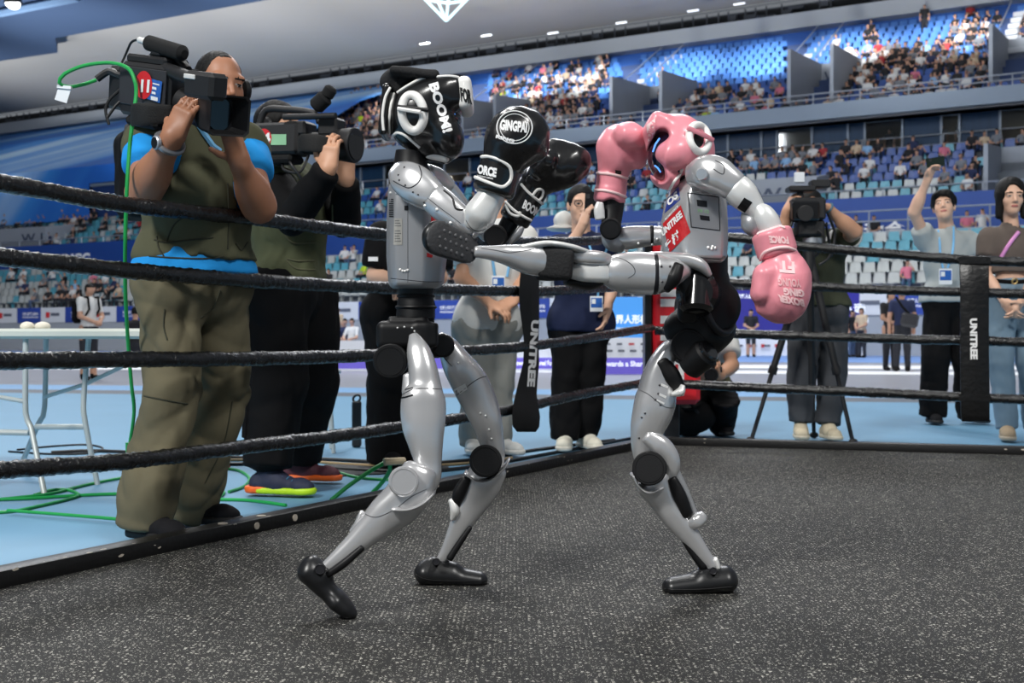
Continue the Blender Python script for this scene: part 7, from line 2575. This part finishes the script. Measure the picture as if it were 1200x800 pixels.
bystander(1000, 41.2, 'u2', 'red', 0, R(-20), .93, 'person in red top standing behind the pair before the display wall')
bystander(395, 41.0, 'u0', 'beige', 1, R(150), 1.0, 'person in beige top seen from behind, far beyond the second cameraman')
bystander(403, 40.0, 's1', 'navy', 0, R(20), 1.0, 'seated person in navy far beyond the second cameraman')
bystander(412, 39.0, 's0', 'white', 1, R(-20), 1.0, 'seated person in white far beyond the second cameraman')

# ------------------------------------------------------------------ seats and spectators
dg = bpy.context.evaluated_depsgraph_get()
bpy.context.view_layer.update()
dg.update()


def in_view(p, margin=6):
    x, y = PX(p)
    if not (-margin < x < 1200 + margin and -margin < y < 800 + margin):
        return False
    d = p - EYE
    L = d.length
    d.normalize()
    hit, loc, *_ = SC.ray_cast(dg, EYE, d)
    return (not hit) or (loc - EYE).length > L - .9


seat_cols = {'blue': srgb(36, 76, 148), 'teal': srgb(84, 154, 172), 'white': srgb(178, 182, 180), 'sky': srgb(70, 124, 200)}  # sky: the blue seats with sunlight painted into the colour
seat_m = {k: mat('seat_' + k, v, .4, var=.05) for k, v in seat_cols.items()}
_mb = MB()
prof = [(-.24, .42), (.10, .39), (.17, .44), (.21, .80)]
bk_ = [(-.23, .38), (.12, .35), (.205, .43), (.25, .80)]
rings = []
for (y, z), (y2, z2), w in zip(prof, bk_, (.20, .225, .225, .19)):
    rings.append([(-w, y, z), (0, y + .012, z - .012), (w, y, z), (w, y2, z2), (0, y2 + .012, z2 - .012), (-w, y2, z2)])
_mb.prism(rings)
_mb.box((0, 0, .2), (.05, .18, .40))
so_ = _mb.obj('seat', seat_m['blue'], None, smooth=0, fix=True)
seat_base = so_.data
bpy.data.objects.remove(so_)
SV = np.zeros(len(seat_base.vertices) * 3)
seat_base.vertices.foreach_get('co', SV)
SV = SV.reshape(-1, 3)
SF = [tuple(f.vertices) for f in seat_base.polygons]
seat_mesh = {}
for k in seat_m:
    me = seat_base.copy()
    me.materials[0] = seat_m[k]
    seat_mesh[k] = me
RZ = -R(30.25)
Rm = np.array(Matrix.Rotation(RZ, 3, 'Z'))


def vom_block(px, row, tier):
    for v in VOM:
        if v[2] is tier and v[0] - 3 < px < v[1] + 3 and v[3] - .6 <= row <= v[4] + .4:
            return True
    if tier is T3 and row >= 7:
        return any(abs(px - a) < 13 for a in (934, 738, 560, 1182))
    return False


def crowd_p(ti, px, row):
    if ti == 0:
        return .20 if px < 420 else .10
    if ti == 1:
        if px < 420:
            return .32
        return (.10, .12, .16, .30, .45, .62)[row] if px > 640 else .22
    # upper tier
    if px < 565:
        return .78 if row < 11 else .45
    if px < 700:
        return .88 if row < 8 else .50 if row < 11 else .16
    if px < 712:
        return .4
    if px < 900:
        return (.62, .62, .6, .5, .42, .3, .12, .07, .07, .05, .05, .04, .04, .04)[row]
    if px < 985:
        return .5 if row < 5 else .08
    if px < 1110:
        return .80 if row < 8 else .42 if row < 9 else .06
    return .78 if row < 12 else .35


seats, people = [], []
tier_names = ('lower', 'middle', 'upper')
for ti, T in enumerate((T1, T2, T3)):
    for row in range(T['n']):
        s = T['s'] + row * T['ds'] + .55
        z = T['z'] + row * T['dz']
        qn, qx = qpx(-12, s), qpx(1212, s)
        q = qn + (row * .21) % .5
        while q < qx:
            p_ = St(q, s, z)
            px = PX(p_)[0]
            q += .52
            if vom_block(px, row, T):
                continue
            if ti == 2 and px < 392 + row * 1.5:
                continue
            r1 = rng.random()
            if ti == 0:
                white = .25 if row > 2 else .85
                col = 'white' if r1 < white else 'teal'
            elif ti == 1:
                if px < 420:
                    col = 'teal' if r1 < .7 else 'white'
                else:
                    col = ('white' if r1 < .55 else 'teal') if row == 0 else ('teal' if r1 < .55 else 'white' if r1 < .8 else 'blue') if row == 1 else ('blue' if r1 < .86 else 'teal')
                    if px < 900 and row < 4:
                        col = 'teal' if r1 < .6 else 'blue' if r1 < .9 else 'white'
            else:
                col = 'blue' if row < 6 else 'sky'  # higher rows take the sunlit copy of the blue
            seats.append((p_, col, ti, row, px))
            if rng.random() < crowd_p(ti, px, row):
                people.append((p_, ti, row, px))

ORD = ('first', 'second', 'third', 'fourth', 'fifth', 'sixth', 'seventh', 'eighth', 'ninth', 'tenth', 'eleventh', 'twelfth', 'thirteenth', 'fourteenth')


def spot(px):
    for lim, txt in ((100, 'at the left edge'), (160, 'left of the first cameraman'), (300, 'behind the first cameraman'), (440, 'by the second camera'), (560, 'by the black headguard'), (640, 'above the near black glove'), (700, 'between the raised gloves'),
                     (765, 'above the raised pink glove'), (842, 'by the pink headguard'), (905, 'left of the tripod camera'), (965, 'above the tripod camera'), (1030, 'right of the tripod camera'), (1085, 'left of the raised phone'), (1150, 'above the grey tee man')):
        if px < lim:
            return txt
    return 'above the woman'


POSE = {'s0': 'sitting upright', 's1': 'leaning forward', 's2': 'raising one hand', 's3': 'leaning sideways'}
vis = [in_view(p_ + Vector((0, 0, .62))) for p_, *_ in seats]
order = sorted([i for i in range(len(seats)) if vis[i]], key=lambda i: seats[i][0].length)
taken = {tuple(p_) for p_, *_ in people}
first = [i for i in order if tuple(seats[i][0]) not in taken][:290]
rest = set(range(len(seats))) - set(first)
for i in first:
    p_, col, ti, row, px = seats[i]
    o = bpy.data.objects.new('stand_seat', seat_mesh[col])
    COL.objects.link(o)
    o.location, o.rotation_euler = p_, (0, 0, RZ)
    cn = {'sky': 'sunlit blue', 'teal': 'turquoise'}.get(col, col)
    tag(o, 'empty %s seat, %s row of %s tier, %s' % (cn, ORD[row], tier_names[ti], spot(px)), 'seat', '%s seats of the %s tier, %s row, %s' % (cn, tier_names[ti], ORD[row], spot(px)))
names = list(seat_m)
allv, allf, allm, n = [], [], [], 0
for i in sorted(rest):
    p_, col, ti, row, px = seats[i]
    allv.append(SV @ Rm.T + np.array(p_))
    allf += [tuple(a + n for a in f) for f in SF]
    allm += [names.index(col)] * len(SF)
    n += len(SV)
me = bpy.data.meshes.new('stand_seats')
me.from_pydata(np.vstack(allv).tolist(), [], allf)
for k in names:
    me.materials.append(seat_m[k])
me.polygons.foreach_set('material_index', allm)
o = bpy.data.objects.new('stand_seats', me)
COL.objects.link(o)
tag(o, 'far rows of plastic seats filling the rest of the stand', 'seats', None, 'stuff')

tops = list(TOPS)
wts = np.array([.27, .36, .14, .09, .04, .05, .02, .008, .03])
wts /= wts.sum()
vis = [in_view(p_ + Vector((0, 0, 1.1))) for p_, *_ in people]
order = sorted([i for i in range(len(people)) if vis[i]], key=lambda i: people[i][0].length)
first = set(order[:280])
crowd_v, crowd_f, crowd_m, n = [], [], [], 0
cm_list = [top_m[t] for t in tops] + [fig_skin] + leg_m + [hair_m]
base_cache = {}
for i, (p_, ti, row, px) in enumerate(people):
    top = tops[rng.choice(len(tops), p=wts)]
    pose = 's%d' % rng.integers(0, 4)
    leg = int(rng.random() < .35)
    jr = RZ + rng.uniform(-.35, .35)
    sc = rng.uniform(.92, 1.05)
    pos = p_ + Vector((0, 0, .0))
    if i in first:
        put_figure('spectator', figure_mesh(pose, top, leg, .05), pos, jr, sc, '%s top spectator %s, %s row, %s tier, %s' % (top, POSE[pose], ORD[row], tier_names[ti], spot(px)), 'person', 'spectators in %s tops %s, %s row of the %s tier, %s' % (top, POSE[pose], ORD[row], tier_names[ti], spot(px)))
    elif vis[i] or rng.random() < .6:
        kb = pose
        if kb not in base_cache:
            mm = figure_mesh(pose, 'white', 0, .062)
            a = np.zeros(len(mm.vertices) * 3)
            mm.vertices.foreach_get('co', a)
            mi = np.zeros(len(mm.polygons), dtype=np.int32)
            mm.polygons.foreach_get('material_index', mi)
            base_cache[kb] = (a.reshape(-1, 3), [tuple(f.vertices) for f in mm.polygons], mi)
        a, ff, mi = base_cache[kb]
        Rj = np.array(Matrix.Rotation(jr, 3, 'Z'))
        crowd_v.append((a * sc) @ Rj.T + np.array(pos))
        crowd_f += [tuple(x + n for x in f) for f in ff]
        lut = np.array([tops.index(top), len(tops), len(tops) + 1 + leg, len(tops) + 3])
        crowd_m.append(lut[mi])
        n += len(a)
me = bpy.data.meshes.new('crowd')
me.from_pydata(np.vstack(crowd_v).tolist(), [], crowd_f)
for m_ in cm_list:
    me.materials.append(m_)
me.polygons.foreach_set('material_index', np.concatenate(crowd_m))
me.shade_smooth()
o = bpy.data.objects.new('crowd', me)
COL.objects.link(o)
tag(o, 'far spectators filling the upper rows of the stand', 'crowd', None, 'stuff')

# standing people on the walkways
for px, s, z, pose, top, where in ((1003, 50.6, 4.1, 'u0', 'black', 'on the walkway below the olive tee cameraman camera'), (1024, 51.2, 4.1, 'u2', 'black', 'on the walkway left of the raised phone'), (1151, 50.8, 4.1, 'u1', 'white', 'on the walkway left of the woman with black bob'),
                           (1133, 51.2, 4.1, 'u2', 'pink', 'on the walkway between the grey tee man and the woman'), (986, 51.2, 4.1, 'u2', 'navy', 'on the walkway nearest the tripod camera'),
                           (1060, 59.5, 9.1, 'u2', 'grey', 'behind the concourse glass, farthest left'), (1104, 59.5, 9.1, 'u0', 'grey', 'behind the concourse glass in the lit bay'), (1126, 59.0, 9.1, 'u1', 'white', 'behind the concourse glass in the lit bay'),
                           (1042, 59.5, 9.1, 'u0', 'black', 'behind the concourse glass, dark figure'), (1083, 68.8, 17.4, 'u0', 'black', 'alone on the top row of the upper tier'), (708, 57.2, 11.1, 'u0', 'black', 'at the foot of the upper tier beside a stair box')):
    put_figure('person', figure_mesh(pose, top, 0, .04), St(qpx(px, s), s, z), RZ + .2, 1.0, 'standing person in %s top %s' % (top, where))
